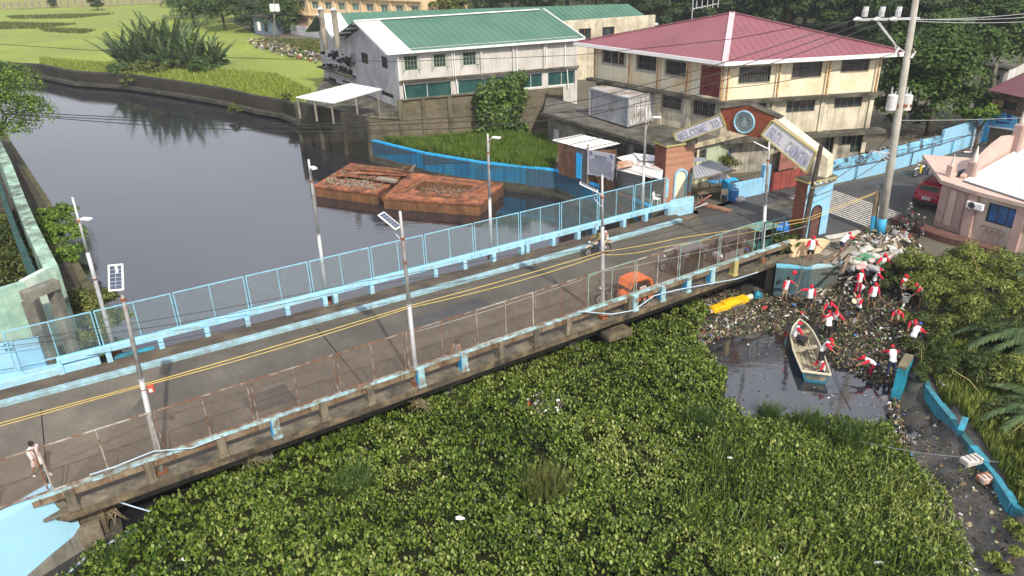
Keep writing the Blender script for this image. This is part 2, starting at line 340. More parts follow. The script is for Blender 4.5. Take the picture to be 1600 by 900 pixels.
for j in range(NY+1):
    for i in range(NX+1):
        x = x0+(x1-x0)*(i/NX)**1.25; y = y0+(y1-y0)*j/NY
        z = bank_z(x, y)+.05*mnoise.noise(Vector((x*1.3, y*1.3, 3)))+.04*mnoise.noise(Vector((x*4, y*4, 1)))
        if x > 44: z = z*(52-x)/8-.05
        if y < 12: z -= (12-y)*.3
        vs.append((x, y, z))
fs = [(j*(NX+1)+i, j*(NX+1)+i+1, (j+1)*(NX+1)+i+1, (j+1)*(NX+1)+i) for j in range(NY) for i in range(NX)
      if not (vs[j*(NX+1)+i][1] > 38.6+max(0, (16-vs[j*(NX+1)+i][0])*.5) and vs[j*(NX+1)+i][0] < 19)]
mud = M('black_mud', (.042, .038, .033), .45, .4, 1.2, (.085, .078, .068), .42, 1.6, .3, bump=.8, bscale=7, fine=.4, spec=.5)
struct(MB().add(vs, fs).build('muddy_bank', mud, smooth=True))
def wpoly(pts, n=40):
    return pts

# ================================================================== bridge
nX = np.array([-15, -8, 0, 8, 12.]); PN = np.polyfit(nX, [19.9, 24.5, 29.35, 34.4, 37.0], 2)
PD = np.polyfit(nX, [31.5, 35.55, 40.2, 45.0, 47.3], 2); PK = np.polyfit(nX, [30.25, 34.35, 38.95, 43.85, 46.3], 2)
def cN(x, off=0.0): return _off(PN, x, off)
def cD(x, off=0.0): return _off(PD, x, off)
def cK(x, off=0.0): return _off(PK, x, off)
def _off(P, x, off):
    y = np.polyval(P, x); s = np.polyval(np.polyder(P), x); n = Vector((-s, 1)).normalized()
    return Vector((x+n.x*off, y+n.y*off))
def strip(mb, f, xa, xb, o0, o1, z0, z1, n=40, mi=0):
    """a beam following curve f, between offsets o0,o1 and heights z0,z1"""
    xs = [xa+(xb-xa)*i/n for i in range(n+1)]; vs = []
    for x in xs:
        a = f(x, o0); b = f(x, o1); vs += [(a.x, a.y, z0), (b.x, b.y, z0), (b.x, b.y, z1), (a.x, a.y, z1)]
    fs = []
    for i in range(n):
        k = i*4; fs += [(k, k+4, k+5, k+1), (k+3, k+2, k+6, k+7), (k, k+3, k+7, k+4), (k+1, k+5, k+6, k+2)]
    fs += [(0, 1, 2, 3), (n*4+3, n*4+2, n*4+1, n*4)]
    mb.add(vs, fs, mi)
XL, XR = -27.0, 16.3
br = thing('bridge', 'long concrete road bridge with pale blue parapets crossing the dark river', 'bridge', (0, 34, 0))
mb = MB(); n = 48; vs = []
for i in range(n+1):
    x = XL+(XR-XL)*i/n; a = cN(x, 1.0 if x < -15.9 else 0); b = cD(x, -.02)
    vs += [(a.x, a.y, -.30), (b.x, b.y, -.30), (b.x, b.y, -.03), (a.x, a.y, -.03)]
fs = []
for i in range(n):
    k = i*4; fs += [(k, k+4, k+5, k+1), (k+3, k+2, k+6, k+7), (k, k+3, k+7, k+4), (k+1, k+5, k+6, k+2)]
fs += [(0, 1, 2, 3), (n*4+3, n*4+2, n*4+1, n*4)]
mb.add(vs, fs); mb.build('deck', deckdirty, br)
mb = MB(); strip(mb, cN, -15.8, XR, .02, .62, -.03, .03); mb.build('edge_kerb', deck_m, br)
mb = MB()
for o_ in (.9, 3.0, 5.1, 7.2): strip(mb, cN, -15.2, XR, o_, o_+.45, -1.15, -.30)
mb.build('girder', concrete_dk, br)
mb = MB(); strip(mb, cK, XL, 10.9, -.32, .0, -.03, .2); mb.build('kerb', blue_kerb, br, bevel=.03)
mb = MB(); strip(mb, cK, XL, 11.2, .0, 1.12, -.03, .145); mb.build('walkway', walkway_m, br)
# piers standing in the river
for x in (-9.6, 3.9):
    p = cN(x, 1.3); q = cN(x, 8.2); mbp = MB(); mbp.bar((p.x, p.y, -1.85), (q.x, q.y, -1.85), 1.0, 1.0)
    for k in range(5):
        c = p.lerp(q, k/4*.94+.03); mbp.tube([(c.x, c.y, -3.5), (c.x, c.y, -1.3)], .28, 10)
    mbp.build('pier', concrete, br)
p = cN(5.2, .15); MB().box((p.x, p.y, -.95), (1.5, .8, .4), math.radians(31)).build('pier_cap', deckdirty, br, bevel=.12)
# abutment right and left
def blk(name, pts, z0, z1, m, par, bev=0): return MB().prism([(p[0], p[1]) for p in pts], z0, z1).build(name, m, par, bevel=bev)
a = cN(15.3, -.0); b = cN(17.2, 0); c = cD(13.2, 0); d = cD(11.4, 0)
blk('abutment', [a, b, c, d], -3, -.66, concrete_dk, br)
# ---- parapets: posts, beams
def para_post(x, f, off, m, mi_face=None, z0=.0, z1=.90, w=.3, foot=True):
    p = f(x, off); s = math.atan(np.polyval(np.polyder(PN), x))
    mb = MB(); mb.box((p.x, p.y, (z0+z1)/2), (w, .36, z1-z0), s)
    if foot: mb.box((p.x, p.y, z0+.06), (w+.08, .42, .12), s)
    return mb.build('parapet_post', m, br, bevel=.02)
near_posts = [(350, 715), (433, 688), (508, 660), (581, 633), (661, 597), (727, 581), (785, 561), (839, 542), (890, 525), (985, 490), (993, 486), (1036, 471), (1076, 457), (1111, 440), (1150, 432)]
post_mats = [deck_m, blue_worn, deck_m, deck_m, blue_worn, blue_worn, deck_m, deck_m, deck_m, deck_m, blue_worn, blue_worn, blue_worn, blue_worn, yellow_trim]
for (px, py), pm in zip(near_posts, post_mats):
    x = at(px, py, .05).x; para_post(x, cN, .14, pm)
    if pm is blue_worn: q_ = cN(x-.14, .14); MB().box((q_.x, q_.y, .48), (.05, .3, .6), math.atan(.62)).build('painted_side', M('post_blue', (.035, .26, .50), .6, .15, 2, bump=0), br)
for x in (-12.9, -15.0): para_post(x, cN, .16, deck_m)
mb = MB(); strip(mb, cN, -15.9, XR-.4, .04, .34, .85, .93, 60); mb.build('parapet_beam', blue_worn, br, bevel=.02)
mb = MB(); strip(mb, cN, -15.9, XR-.4, .07, .31, .60, .85, 60); mb.build('beam_face', M('rusty_beam_face', (.24, .19, .13), .85, .3, 1.6, (.13, .07, .035), .5, 1.4, .25, streak=.4, bump=.3), br)
mb = MB(); strip(mb, cD, -20.0, 11.0, -.02, .22, .62, .92, 60); mb.build('parapet_beam', blue_lt, br, bevel=.02)
for px, py in [(112, 575), (182, 560), (257, 545), (327, 528), (390, 511), (452, 495), (511, 478), (527, 474), (583, 460), (636, 447), (681, 437), (727, 424), (772, 411), (816, 398), (824, 395), (864, 383), (932, 369), (903, 374), (974, 356), (1008, 347), (1043, 337)]:
    x = at(px, py, 0).x; para_post(x, cD, .10, blue_lt, z0=-.05, z1=.62, w=.24, foot=False)
# ---- fences on the parapets
BEAM = .94
def wire_mesh(Lx, H, sp=.066, r=.0032):
    mb = MB(); n = int((Lx+H)/sp)
    def seg(a, b):
        d = (b-a).normalized(); u = Vector((0, 1, 0)); w = d.cross(u); vs = []
        for p in (a, b):
            for k in range(3):
                an = 2*math.pi*k/3; vs.append(p+(u*math.cos(an)+w*math.sin(an))*r)
        mb.add(vs, [(0, 1, 4, 3), (1, 2, 5, 4), (2, 0, 3, 5)])
    for k in range(1, n):
        c = k*sp
        a = Vector((max(0, c-H), 0, min(c, H))); b = Vector((min(c, Lx), 0, max(0, c-Lx)))
        if (a-b).length > .02: seg(a, b); seg(Vector((Lx-a.x, .004, a.z)), Vector((Lx-b.x, .004, b.z)))
    return mb
def fence(name, label, f, off, xs, z0, z1, mats, wmat, nmid=1, far=False):
    p0 = f(xs[0], off); root = thing(name, label, 'fence', (p0.x, p0.y, z0))
    H = z1-z0; wm = wire_mesh(2.82, H-.08, r=.0025 if far else .0030).mesh('wire_mesh', wmat)
    for i in range(len(xs)-1):
        a = f(xs[i], off); b = f(xs[i+1], off); a3 = Vector((a.x, a.y, 0)); b3 = Vector((b.x, b.y, 0))
        d = (b3-a3).normalized(); a3 += d*.045; b3 -= d*.045; m = mats[i % len(mats)]; L = (b3-a3).length
        mb = MB(); e = Vector((0, 0, 1))
        w = .042
        mb.bar(a3+e*(z1-w/2), b3+e*(z1-w/2), w, w); mb.bar(a3+e*(z0+w/2), b3+e*(z0+w/2), w, w)
        for q in (a3+d*w/2, b3-d*w/2): mb.bar(q+e*(z0+w), q+e*(z1-w), w, w, up=(1, 0, 0))
        fr = mb.build('fence_frame', m, root)
        c = (a3+b3)/2
        MB().bar(c+e*(z0+w), c+e*(z1-w), .035, .035, up=(1, 0, 0)).build('middle_bar', m, root)
        w_ = link('wire_mesh', wm, root); w_.location = a3+e*(z0+.04)-Vector(root.location); w_.rotation_euler = (0, 0, math.atan2(d.y, d.x)); w_.scale = (L/2.82, 1, 1)
        # brackets down the beam face
        for t in (.08, .5, .92):
            q = a3.lerp(b3, t); n_ = Vector((-d.y, d.x, 0))*(-.19 if far else -.2)
            MB().bar(q+n_+e*(z0-.27), q+n_+e*(z0-.02), .03, .02, up=(1, 0, 0)).build('bracket', m, root)
    return root
nf = [at(x, y, 2.7).x for x, y in [(83, 675), (257, 622), (403, 577), (533, 539), (639, 508), (747, 474), (838, 449), (920, 422), (996, 400), (1065, 381), (1127, 360), (1185, 345)]]
nf = [nf[0]-6.7, nf[0]-3.35]+nf
fence('bridge_fence', 'rusty brown mesh fence on the near parapet of the bridge', cN, .22, nf, BEAM, 2.70, [rust_rail, rust_rail, white_rust, rust_rail, rust_rail, rust_rail, rust_rail, white_rust, rust_rail, green_rail, white_rust, green_rail, green_rail], wire_rust)
ff = [at(x, y, 2.7).x for x, y in [(14, 510), (150, 482), (272, 455), (388, 425), (486, 403), (580, 383), (664, 364), (741, 347), (813, 330), (878, 318), (937, 303), (993, 289), (1045, 278)]]
fence('bridge_fence', 'pale blue mesh fence on the far parapet of the bridge', cD, .12, ff, .92, 2.70, [blue_rail], wire_blue, far=True)
# dark open frame at the near fence's right end, by the brick arch pillar
fr = thing('gate_frame', 'dark bent iron frame at the right end of the near bridge fence', 'frame', (*cN(14.6, .3), 0))
mb = MB(); p = cN(14.0, .25); q = cN(15.7, .5)
for c in (p, q, p.lerp(q, .45)): mb.bar((c.x, c.y, 0), (c.x, c.y, 2.5), .06, .06, up=(1, 0, 0))
mb.bar((p.x, p.y, 2.5), (q.x, q.y, 2.3), .06, .06); mb.build('frame_bar', M('dark_green_iron', (.04, .07, .07), .6, bump=0), fr)

# ================================================================== roads
def ribbon(name, m, left, right, z, thick=None):
    vs = [(p[0], p[1], z) for p in left]+[(p[0], p[1], z) for p in right]; k = len(left)
    return struct(MB().add(vs, [(k+i, k+i+1, i+1, i) for i in range(k-1)]).build(name, m))
xs = [XL+(12.2-XL)*i/40 for i in range(41)]
ribbon('road', asphalt, [cK(x, -.322) for x in xs], [cN(x, .622) for x in xs], -.004)
ribbon('concrete_roadway', M('road_concrete', (.17, .15, .125), .85, .25, .6, (.10, .09, .075), .45, .5, .3, bump=.2, fine=.2), [cK(x, -.325) for x in (-27, -22, -15.7)], [cN(x, .63) for x in (-27, -22, -15.7)], 0)
dust = M('road_dust', (.15, .125, .095), .95, .35, 2.5, (.085, .075, .062), .5, 1.6, .3, bump=.3, fine=.3)
ribbon('road_dust', dust, [cK(x, -.33) for x in xs[12:]], [cK(x, -.62-.12*math.sin(x*1.3)) for x in xs[12:]], 0); ribbon('road_dust', dust, [cN(x, 1.05+.15*math.sin(x*1.7)) for x in xs[12:]], [cN(x, .63) for x in xs[12:]], 0)
for xa_, xb_, o0, o1 in ((-9.5, -7.9, 2.2, 3.6), (-2.2, 1.5, 4.6, 5.9), (6.0, 8.6, 2.0, 3.3)): ribbon('road_patch', asphalt_dark, [cN(xa_, o1), cN(xb_, o1+.1)], [cN(xa_+.1, o0), cN(xb_, o0)], .002)
# expansion joints recessed in the deck surfacing, and patches of newer asphalt
jm = M('joint_tar', (.02, .02, .02), .8, bump=.1)
for x, w in ((-15.6, .05), (-5.6, .06), (4.9, .06)):
    a = cN(x, .7); d_ = Vector((-math.sin(math.atan(.6)), math.cos(math.atan(.6)))); b = a+d_*7.0
    struct(MB().bar((a.x, a.y, -.002), (b.x, b.y, -.002), w, .008).build('road_joint', jm))
a0 = cN(12.2, .622); a1 = cK(12.2, -.322)
RP = [a0, cN(15.6, .6), Vector((17.3, 41.2)), at(1300, 372), at(1375, 345), at(1400, 342), at(1420, 335), at(1455, 318), at(1470, 300), at(1500, 270), at(1560, 235), at(1640, 215)]
LP = [a1, cK(13.2, 1.2), at(1130, 322), at(1200, 300), at(1250, 290), at(1310, 290), at(1370, 277), at(1420, 265), at(1470, 249), at(1500, 238), at(1540, 224), at(1620, 205)]
ribbon('road_junction', asphalt_dark, LP, RP, -.002)
# hatched yellow-white box painted on the junction
hp = thing('x', '', '') if False else None
mk = MB(); A = at(1300, 357, .004); c00 = at(1392, 348); 
L0, L1 = at(1285, 352, .004), at(1312, 300, .004); R0, R1 = at(1408, 335, .004), at(1345, 308, .004)
P00 = at(1296, 312, .004); P01 = at(1300, 338, .004)
# bars run down-right; corners read off the photograph
ha = [at(1232, 308, .004), at(1284, 292, .004)]; hb = [at(1356, 353, .004), at(1408, 334, .004)]
ns = 13
for i in range(ns):
    t = i/(ns-1)
    s = ha[0].lerp(ha[1], t); e = hb[0].lerp(hb[1], t)
    mk.bar(s, e, .11, .006)
struct(mk.build('road_marking', marking))
# left approach: lighter older concrete strip
# ================================================================== walls and buildings
def brickmat(name, c1, c2, cm, bw, bh, dirv, mort=.02, dirt=(.05, .05, .04), amt=.4, bump=.5):
    if name in MATS: return MATS[name]
    m = bpy.data.materials.new(name); m.use_nodes = True; n = m.node_tree.nodes; L = m.node_tree.links
    b = n['Principled BSDF']; b.inputs['Roughness'].default_value = .92; b.inputs['Specular IOR Level'].default_value = .2
    g = n.new('ShaderNodeNewGeometry'); dp = n.new('ShaderNodeVectorMath'); dp.operation = 'DOT_PRODUCT'; L.new(g.outputs['Position'], dp.inputs[0]); dp.inputs[1].default_value = (dirv[0], dirv[1], 0)
    sp = n.new('ShaderNodeSeparateXYZ'); L.new(g.outputs['Position'], sp.inputs[0]); cb = n.new('ShaderNodeCombineXYZ'); L.new(dp.outputs['Value'], cb.inputs[0]); L.new(sp.outputs[2], cb.inputs[1])
    br_ = n.new('ShaderNodeTexBrick'); L.new(cb.outputs[0], br_.inputs['Vector']); br_.inputs['Scale'].default_value = 1; br_.inputs['Brick Width'].default_value = bw; br_.inputs['Row Height'].default_value = bh
    br_.inputs['Mortar Size'].default_value = mort; br_.inputs['Color1'].default_value = (*c1, 1); br_.inputs['Color2'].default_value = (*c2, 1); br_.inputs['Mortar'].default_value = (*cm, 1)
    t = n.new('ShaderNodeTexNoise'); t.inputs['Scale'].default_value = .55; t.inputs['Detail'].default_value = 8; t.inputs['Roughness'].default_value = .7; L.new(g.outputs['Position'], t.inputs['Vector'])
    r = n.new('ShaderNodeMapRange'); L.new(t.outputs[0], r.inputs[0]); r.inputs[1].default_value = .60-.25*amt; r.inputs[2].default_value = .78-.25*amt; r.inputs[4].default_value = .85
    k = n.new('ShaderNodeMix'); k.data_type = 'RGBA'; L.new(r.outputs[0], k.inputs[0]); L.new(br_.outputs[0], k.inputs[6]); k.inputs[7].default_value = (*dirt, 1); L.new(k.outputs[2], b.inputs['Base Color'])
    bp = n.new('ShaderNodeBump'); bp.inputs['Strength'].default_value = bump; bp.inputs['Distance'].default_value = .03; bp.invert = True; L.new(br_.outputs['Fac'], bp.inputs['Height']); L.new(bp.outputs[0], b.inputs['Normal'])
    MATS[name] = m; return m
def V2(p, z=0.0): return Vector((p[0], p[1], z))
def sz(P, Q, px, py):
    X = onp(px, py, P, Q); d = (V2(Q)-V2(P)).normalized(); return (V2(X)-V2(P)).dot(d), X.z
def holes_px(P, Q, rects):
    out = []
    for r in rects:
        s0, z1 = sz(P, Q, r[0], r[1]); s1, z0 = sz(P, Q, r[2], r[3]); out.append((min(s0, s1), max(s0, s1), min(z0, z1), max(z0, z1)))
    return out
def wallmesh(P, Q, z0, z1, holes=(), t=.25, mb=None, mi=0):
    """wall seen from the right-hand side of P->Q, with real openings"""
    mb = mb or MB(); P = V2(P); Q = V2(Q); d = (Q-P); L = d.length; d.normalize(); n = Vector((d.y, -d.x, 0))
    def pt(s, z, k=0.0): return P+d*s+n*(-k)+Vector((0, 0, z))
    ss = sorted({0.0, L}|{max(0, min(L, h[i])) for h in holes for i in (0, 1)}); zs = sorted({z0, z1}|{max(z0, min(z1, h[i])) for h in holes for i in (2, 3)})
    def inh(s, z): return any(h[0]-1e-6 < s < h[1]+1e-6 and h[2]-1e-6 < z < h[3]+1e-6 for h in holes)
    for i in range(len(ss)-1):
        for j in range(len(zs)-1):
            if ss[i+1]-ss[i] < 1e-4 or zs[j+1]-zs[j] < 1e-4: continue
            if inh((ss[i]+ss[i+1])/2, (zs[j]+zs[j+1])/2): continue
            mb.quad(pt(ss[i], zs[j]), pt(ss[i+1], zs[j]), pt(ss[i+1], zs[j+1]), pt(ss[i], zs[j+1]), mi)
            mb.quad(pt(ss[i+1], zs[j], t), pt(ss[i], zs[j], t), pt(ss[i], zs[j+1], t), pt(ss[i+1], zs[j+1], t), mi)
    for h in holes:
        a, b, c, e = max(0, h[0]), min(L, h[1]), max(z0, h[2]), min(z1, h[3])
        mb.quad(pt(a, c), pt(a, c, t), pt(b, c, t), pt(b, c), mi); mb.quad(pt(a, e, t), pt(a, e), pt(b, e), pt(b, e, t), mi)
        mb.quad(pt(a, c, t), pt(a, c), pt(a, e), pt(a, e, t), mi); mb.quad(pt(b, c), pt(b, c, t), pt(b, e, t), pt(b, e), mi)
    mb.quad(pt(0, z1), pt(L, z1), pt(L, z1, t), pt(0, z1, t), mi); mb.quad(pt(0, z0), pt(0, z1), pt(0, z1, t), pt(0, z0, t), mi); mb.quad(pt(L, z1), pt(L, z0), pt(L, z0, t), pt(L, z1, t), mi)
    return mb
def frame_pts(P, Q):
    P = V2(P); d = (V2(Q)-P).normalized(); n = Vector((d.y, -d.x, 0)); return P, d, n
def window(root, P, Q, h, glass=None, frame=None, grid=(3, 1), grille=None, shutters=None, sill=None, rec=.12, name='window', fw=.05):
    P, d, n = frame_pts(P, Q); s0, s1, z0, z1 = h
    def pt(s, z, k): return P+d*s-n*k+Vector((0, 0, z))
    mb = MB(); k = rec-.03
    mb.bar(pt(s0, z0+fw/2, k), pt(s1, z0+fw/2, k), fw, fw); mb.bar(pt(s0, z1-fw/2, k), pt(s1, z1-fw/2, k), fw, fw)
    mb.bar(pt(s0+fw/2, z0+fw, k), pt(s0+fw/2, z1-fw, k), fw, fw, up=d); mb.bar(pt(s1-fw/2, z0+fw, k), pt(s1-fw/2, z1-fw, k), fw, fw, up=d)
    w = mb.build(name, frame or dark_metal, root)
    gx, gz = grid; e = .025
    for i in range(gx):
        a = s0+(s1-s0)*i/gx+e; b = s0+(s1-s0)*(i+1)/gx-e
        MB().box(pt((a+b)/2, (z0+z1)/2, rec+.03+random.random()*.02), (b-a, .02, z1-z0-.04), math.atan2(d.y, d.x)).build('pane', glass or glass_dk, w)
    mb = MB()
    for i in range(1, gx): s = s0+(s1-s0)*i/gx; mb.bar(pt(s, z0+fw, rec), pt(s, z1-fw, rec), .04, .04, up=d)
    for j in range(1, gz): z = z0+(z1-z0)*j/gz; mb.bar(pt(s0, z, rec-.01), pt(s1, z, rec-.01), .03, .03)
    if mb.v: mb.build('mullion', frame or dark_metal, w)
    if grille:
        mb = MB(); nx = max(3, int((s1-s0)/.2)); nz_ = max(2, int((z1-z0)/.42))
        for i in range(nx+1): s = s0+(s1-s0)*i/nx; mb.bar(pt(s, z0-.03, -.05), pt(s, z1+.03, -.05), .028, .028, up=d)
        for j in range(nz_+1): z = z0+(z1-z0)*j/nz_; mb.bar(pt(s0-.03, z, -.075), pt(s1+.03, z, -.075), .028, .028)
        mb.build('grille', grille, w)
    if shutters:
        for s, sg in ((s0, -1), (s1, 1)):
            c = pt(s+sg*.02, (z0+z1)/2, -.22); mb = MB(); H = z1-z0; a = pt(s, z0, -.02); b = a+(-d*0+n*.45+d*sg*.22)
            mb.bar(a+Vector((0, 0, .03)), b+Vector((0, 0, .03)), .03, .05); mb.bar(a+Vector((0, 0, H-.03)), b+Vector((0, 0, H-.03)), .03, .05); mb.bar(b, b+Vector((0, 0, H)), .04, .04, up=d)
            mb.bar((a+b)/2, (a+b)/2+Vector((0, 0, H)), .03, .03, up=d)
            mb.build('shutter', shutters, w)
    if sill: MB().box(pt((s0+s1)/2, z0-.05, -.06), (s1-s0+.3, .25, .1), math.atan2(d.y, d.x)).build('sill', sill, w)
    return w
def roofplane(root, a, b, c, d_, m, rib=.6, name='roof', th=.07, ribh=.02, trim=None):
    """a,b along the eave; c,d_ above them along the ridge (c over b)"""
    a, b, c, d_ = map(Vector, (a, b, c, d_)); n = (b-a).cross(d_-a).normalized()
    if n.z < 0: n = -n
    mb = MB(); lo = n*-th
    mb.add([a, b, c, d_, a+lo, b+lo, c+lo, d_+lo], [(0, 1, 2, 3), (7, 6, 5, 4), (0, 4, 5, 1), (1, 5, 6, 2), (2, 6, 7, 3), (3, 7, 4, 0)])
    k = max(1, int((b-a).length/rib))
    for i in range(k+1):
        t = i/k; p = a.lerp(b, t); q = d_.lerp(c, t)
        if (q-p).length > .1: mb.bar(p+n*ribh/2, q+n*ribh/2, .035, ribh, up=n)
    return mb.build(name, m, root)

# ---- river walls on the far side
E1 = Vector((.9535, .3014, 0)).normalized()
rw = thing('river_wall', 'long dark stained concrete river wall below the green field', 'wall', FW[4]+Vector((0, 0, -2)))
mb = MB()
for i in range(len(FW)-1): wallmesh(FW[i+0], FW[i+1], -3, .22, t=.3, mb=mb)
mb.build('wall_face', concrete_dk, rw)
mb = MB()
for i in range(len(FW)-1):
    a, b = V2(FW[i]), V2(FW[i+1]); d = (b-a).normalized(); n = Vector((d.y, -d.x, 0)); mb.bar(a+n*.35+Vector((0, 0, -1.55)), b+n*.35+Vector((0, 0, -1.55)), .7, .4)
mb.build('footing_ledge', concrete_dk, rw)
# perimeter wall of the warehouse
PD1 = V2(at(627, 222, 0)); PD2 = V2(at(752, 209, 0)); PD3 = V2(at(880, 196, 0)); PC = V2(PW1); PA = V2(PW0)
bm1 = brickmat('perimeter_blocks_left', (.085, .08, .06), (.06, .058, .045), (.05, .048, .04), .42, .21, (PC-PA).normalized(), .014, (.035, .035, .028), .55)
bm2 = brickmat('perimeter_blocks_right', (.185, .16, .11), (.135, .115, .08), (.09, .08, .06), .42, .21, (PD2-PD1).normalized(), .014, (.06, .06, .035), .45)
pw = thing('perimeter_wall', 'tall mossy block wall rising from the water round the white warehouse', 'wall', PC+Vector((0, 0, -2)))
PA2 = PA+(PA-PC).normalized()*.6
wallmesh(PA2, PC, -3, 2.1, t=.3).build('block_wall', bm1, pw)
wallmesh(PC, PD1, -3, 2.1, t=.3).build('block_wall', bm2, pw)
wallmesh(PD1, PD2, -1, 3.7, t=.3).build('block_wall', bm2, pw)
wallmesh(PD2, PD3, -1, 3.6, t=.3).build('block_wall', bm2, pw)
for t in (.0, .33, .66, .985):
    c = PA2.lerp(PC, t); d, n = frame_pts(PA2, PC)[1:]; MB().box(c+n*.06+Vector((0, 0, -.45)), (.35, .3, 5.0), math.atan2(d.y, d.x)).build('pilaster', blockdark, pw)
for t in (.02, .30, .62, .98):
    c = PD1.lerp(PD2, t); d, n = frame_pts(PD1, PD2)[1:]; MB().box(c+n*.05+Vector((0, 0, 1.4)), (.35, .25, 4.6), math.atan2(d.y, d.x)).build('pilaster', blockwall, pw)
MB().bar(PC+Vector((.1, .1, 2.16)), PD1+Vector((0, 0, 2.16)), .36, .1).build('coping', blockwall, pw)
MB().bar(PD1+Vector((0, 0, 3.76)), PD2+Vector((0, 0, 3.76)), .36, .1).build('coping', blockwall, pw)
# bright blue river wall
bw = thing('river_wall', 'bright blue stained river wall behind the rusty barges', 'wall', V2(BW[2], -2))
BP = [V2(BW[0]), V2(at(660, 240)), V2(at(750, 255)), V2(at(820, 262)), V2(at(866, 267)), V2(at(892, 277)), V2(at(912, 284)), V2(at(946, 296)), V2(at(990, 313)), V2(at(1018, 326))]
for i in range(len(BP)-1):
    wallmesh(BP[i], BP[i+1], -2.6, .12, t=.25).build('wall_face', blue_wall if i != 7 else brickmat('red_hollow_bricks', (.40, .12, .08), (.30, .09, .06), (.2, .15, .12), .4, .2, (1, 0, 0), .02), bw)
    wallmesh(BP[i]+Vector((-.02, -.03, 0)), BP[i+1]+Vector((-.02, -.03, 0)), -2.5, -1.35-.12*(i % 2), t=.05).build('waterline_stain', blockdark, bw)
    MB().bar(BP[i]+Vector((0, 0, -2.0)), BP[i+1]+Vector((0, 0, -2.0)), .75, .5).build('footing_ledge', concrete_dk, bw)

# ---- the white warehouse with two green roofs
A = Vector((-10.5, 75.5, 0)); B = V2(at(509.6, 138, 0)); Rt = A+E1*18.9; G = (B-A).normalized()
wh = thing('warehouse', 'white two-gabled warehouse with green sheet roofs and dark green glass', 'warehouse', A)
hf = holes_px(A, Rt, [(631, 88, 653, 109), (677, 85, 697, 104), (723, 82, 744, 101)])
lowb = [sz(A, Rt, x, 140)[0] for x in (629, 706, 716, 800, 812, 848, 856, 899)]
zg0, zg1 = 2.15, 3.55
hg = [(lowb[i], lowb[i+1], zg0, zg1) for i in (0, 2, 4, 6)]
wallmesh(A, Rt, 0, 6.95, hf+hg, .3).build('front_wall', white_wall, wh)
for h in hf: window(wh, A, Rt, h, frame=frame_green, grid=(4, 3), shutters=frame_green)
for h in hg: window(wh, A, Rt, h, glass=glass_teal, frame=white_paint, grid=(2, 1), name='window_band')
MB().bar(A+Vector((0, 0, 3.9))+Vector((.1, -.12, 0)), Rt+Vector((0, 0, 3.9))+Vector((.1, -.12, 0)), .3, .22).build('ledge', grime, wh)
for px in (622, 706.5, 710, 752, 802, 807, 850, 853, 882):
    s = sz(A, Rt, px, 100)[0]; w_ = .22 if px in (752, 802, 850) else .09
    MB().box(A+E1*s+Vector((.04, -.14, 5.3)), (w_, .12, 2.7), math.atan2(E1.y, E1.x)).build('pilaster' if w_ > .1 else 'downpipe', white_wall if w_ > .1 else white_paint, wh)
for px in (631, 713, 813, 885):
    s = sz(A, Rt, px, 140)[0]; MB().tube([A+E1*s+Vector((.05, -.2, 3.8)), A+E1*(s+.15)+Vector((.05, -.2, 1.8))], .05, 6).build('downpipe', white_paint, wh)
# gable side (left)
hgab = holes_px(B, A, [(563.4, 81, 576, 101), (595, 87, 606, 108), (513, 119, 526, 134), (534, 124, 550, 133), (596, 141, 615, 155), (598, 163, 616, 177)])
LB = (A-B).length
wallmesh(B, A, 0, 6.6, hgab, .3).build('gable_wall', grey_wall, wh)
for h in hgab: window(wh, B, A, h, glass=glass_dk, frame=dark_metal, grid=(2, 3))
def gable_tri(sa, sb, sr, zr, z0=6.6):
    P, d, n = frame_pts(B, A); mb = MB(); q = lambda s, z, k: P+d*s-n*k+Vector((0, 0, z))
    vs = [q(sa, z0, 0), q(sb, z0, 0), q(sr, zr, 0), q(sa, z0, .3), q(sb, z0, .3), q(sr, zr, .3)]
    mb.add(vs, [(0, 1, 2), (5, 4, 3), (0, 2, 5, 3), (1, 4, 5, 2)]); return mb
SV = LB-13.4
gable_tri(SV, LB, LB-6.9, 8.75).build('gable', grey_wall, wh)
gable_tri(0, SV, SV/2, 8.6).build('gable', grey_wall, wh)
def gp(k, x, z): return A+G*k+E1*x+Vector((0, 0, z))
# near roof
zr, ze = 9.05, 6.75; ov = 1.15
XR1 = 19.3; WHT = 2.5
def rp(k0, z0_, k1, z1_, xa, xb, m, nm='roof', **kw): return roofplane(wh, gp(k0, xa, z0_), gp(k0, xb, z0_), gp(k1, xb, z1_), gp(k1, xa, z1_), m, name=nm, **kw)
sl = (zr-ze)/7.4
rp(-.55, ze, 6.9, zr, -ov+WHT, XR1, green_roof, rib=.75); rp(-.55, ze, 6.9, zr, -ov, -ov+WHT, white_sheet, rib=.85)
rp(14.0, ze, 6.9, zr, -ov, XR1, green_roof, rib=.75)
MB().bar(gp(6.9, -ov, zr+.06), gp(6.9, XR1-.5, zr+.06), .5, .07).build('ridge_cap', white_paint, wh)
MB().bar(gp(-.62, -ov, ze-.06), gp(-.62, XR1, ze-.06), .14, .2).build('gutter', white_paint, wh)
for k0, z0_, k1, z1_ in ((-.55, ze, 6.9, zr), (14.0, ze, 6.9, zr)):
    MB().bar(gp(k0, XR1+.05, z0_+.02), gp(k1, XR1+.05, z1_+.02), .12, .2).build('barge_board', white_paint, wh)
MB().bar(gp(-.55, -ov-.04, ze), gp(6.9, -ov-.04, zr), .08, .22).build('barge_board', white_paint, wh)
for i in range(7):   # rafters showing under the overhang
    t = (i+.5)/7; MB().bar(gp(7+t*6.6, -ov, zr-.15-t*2.15), gp(7+t*6.6, 0, zr-.15-t*2.15), .1, .12).build('rafter', grille_m if i % 2 else white_paint, wh)
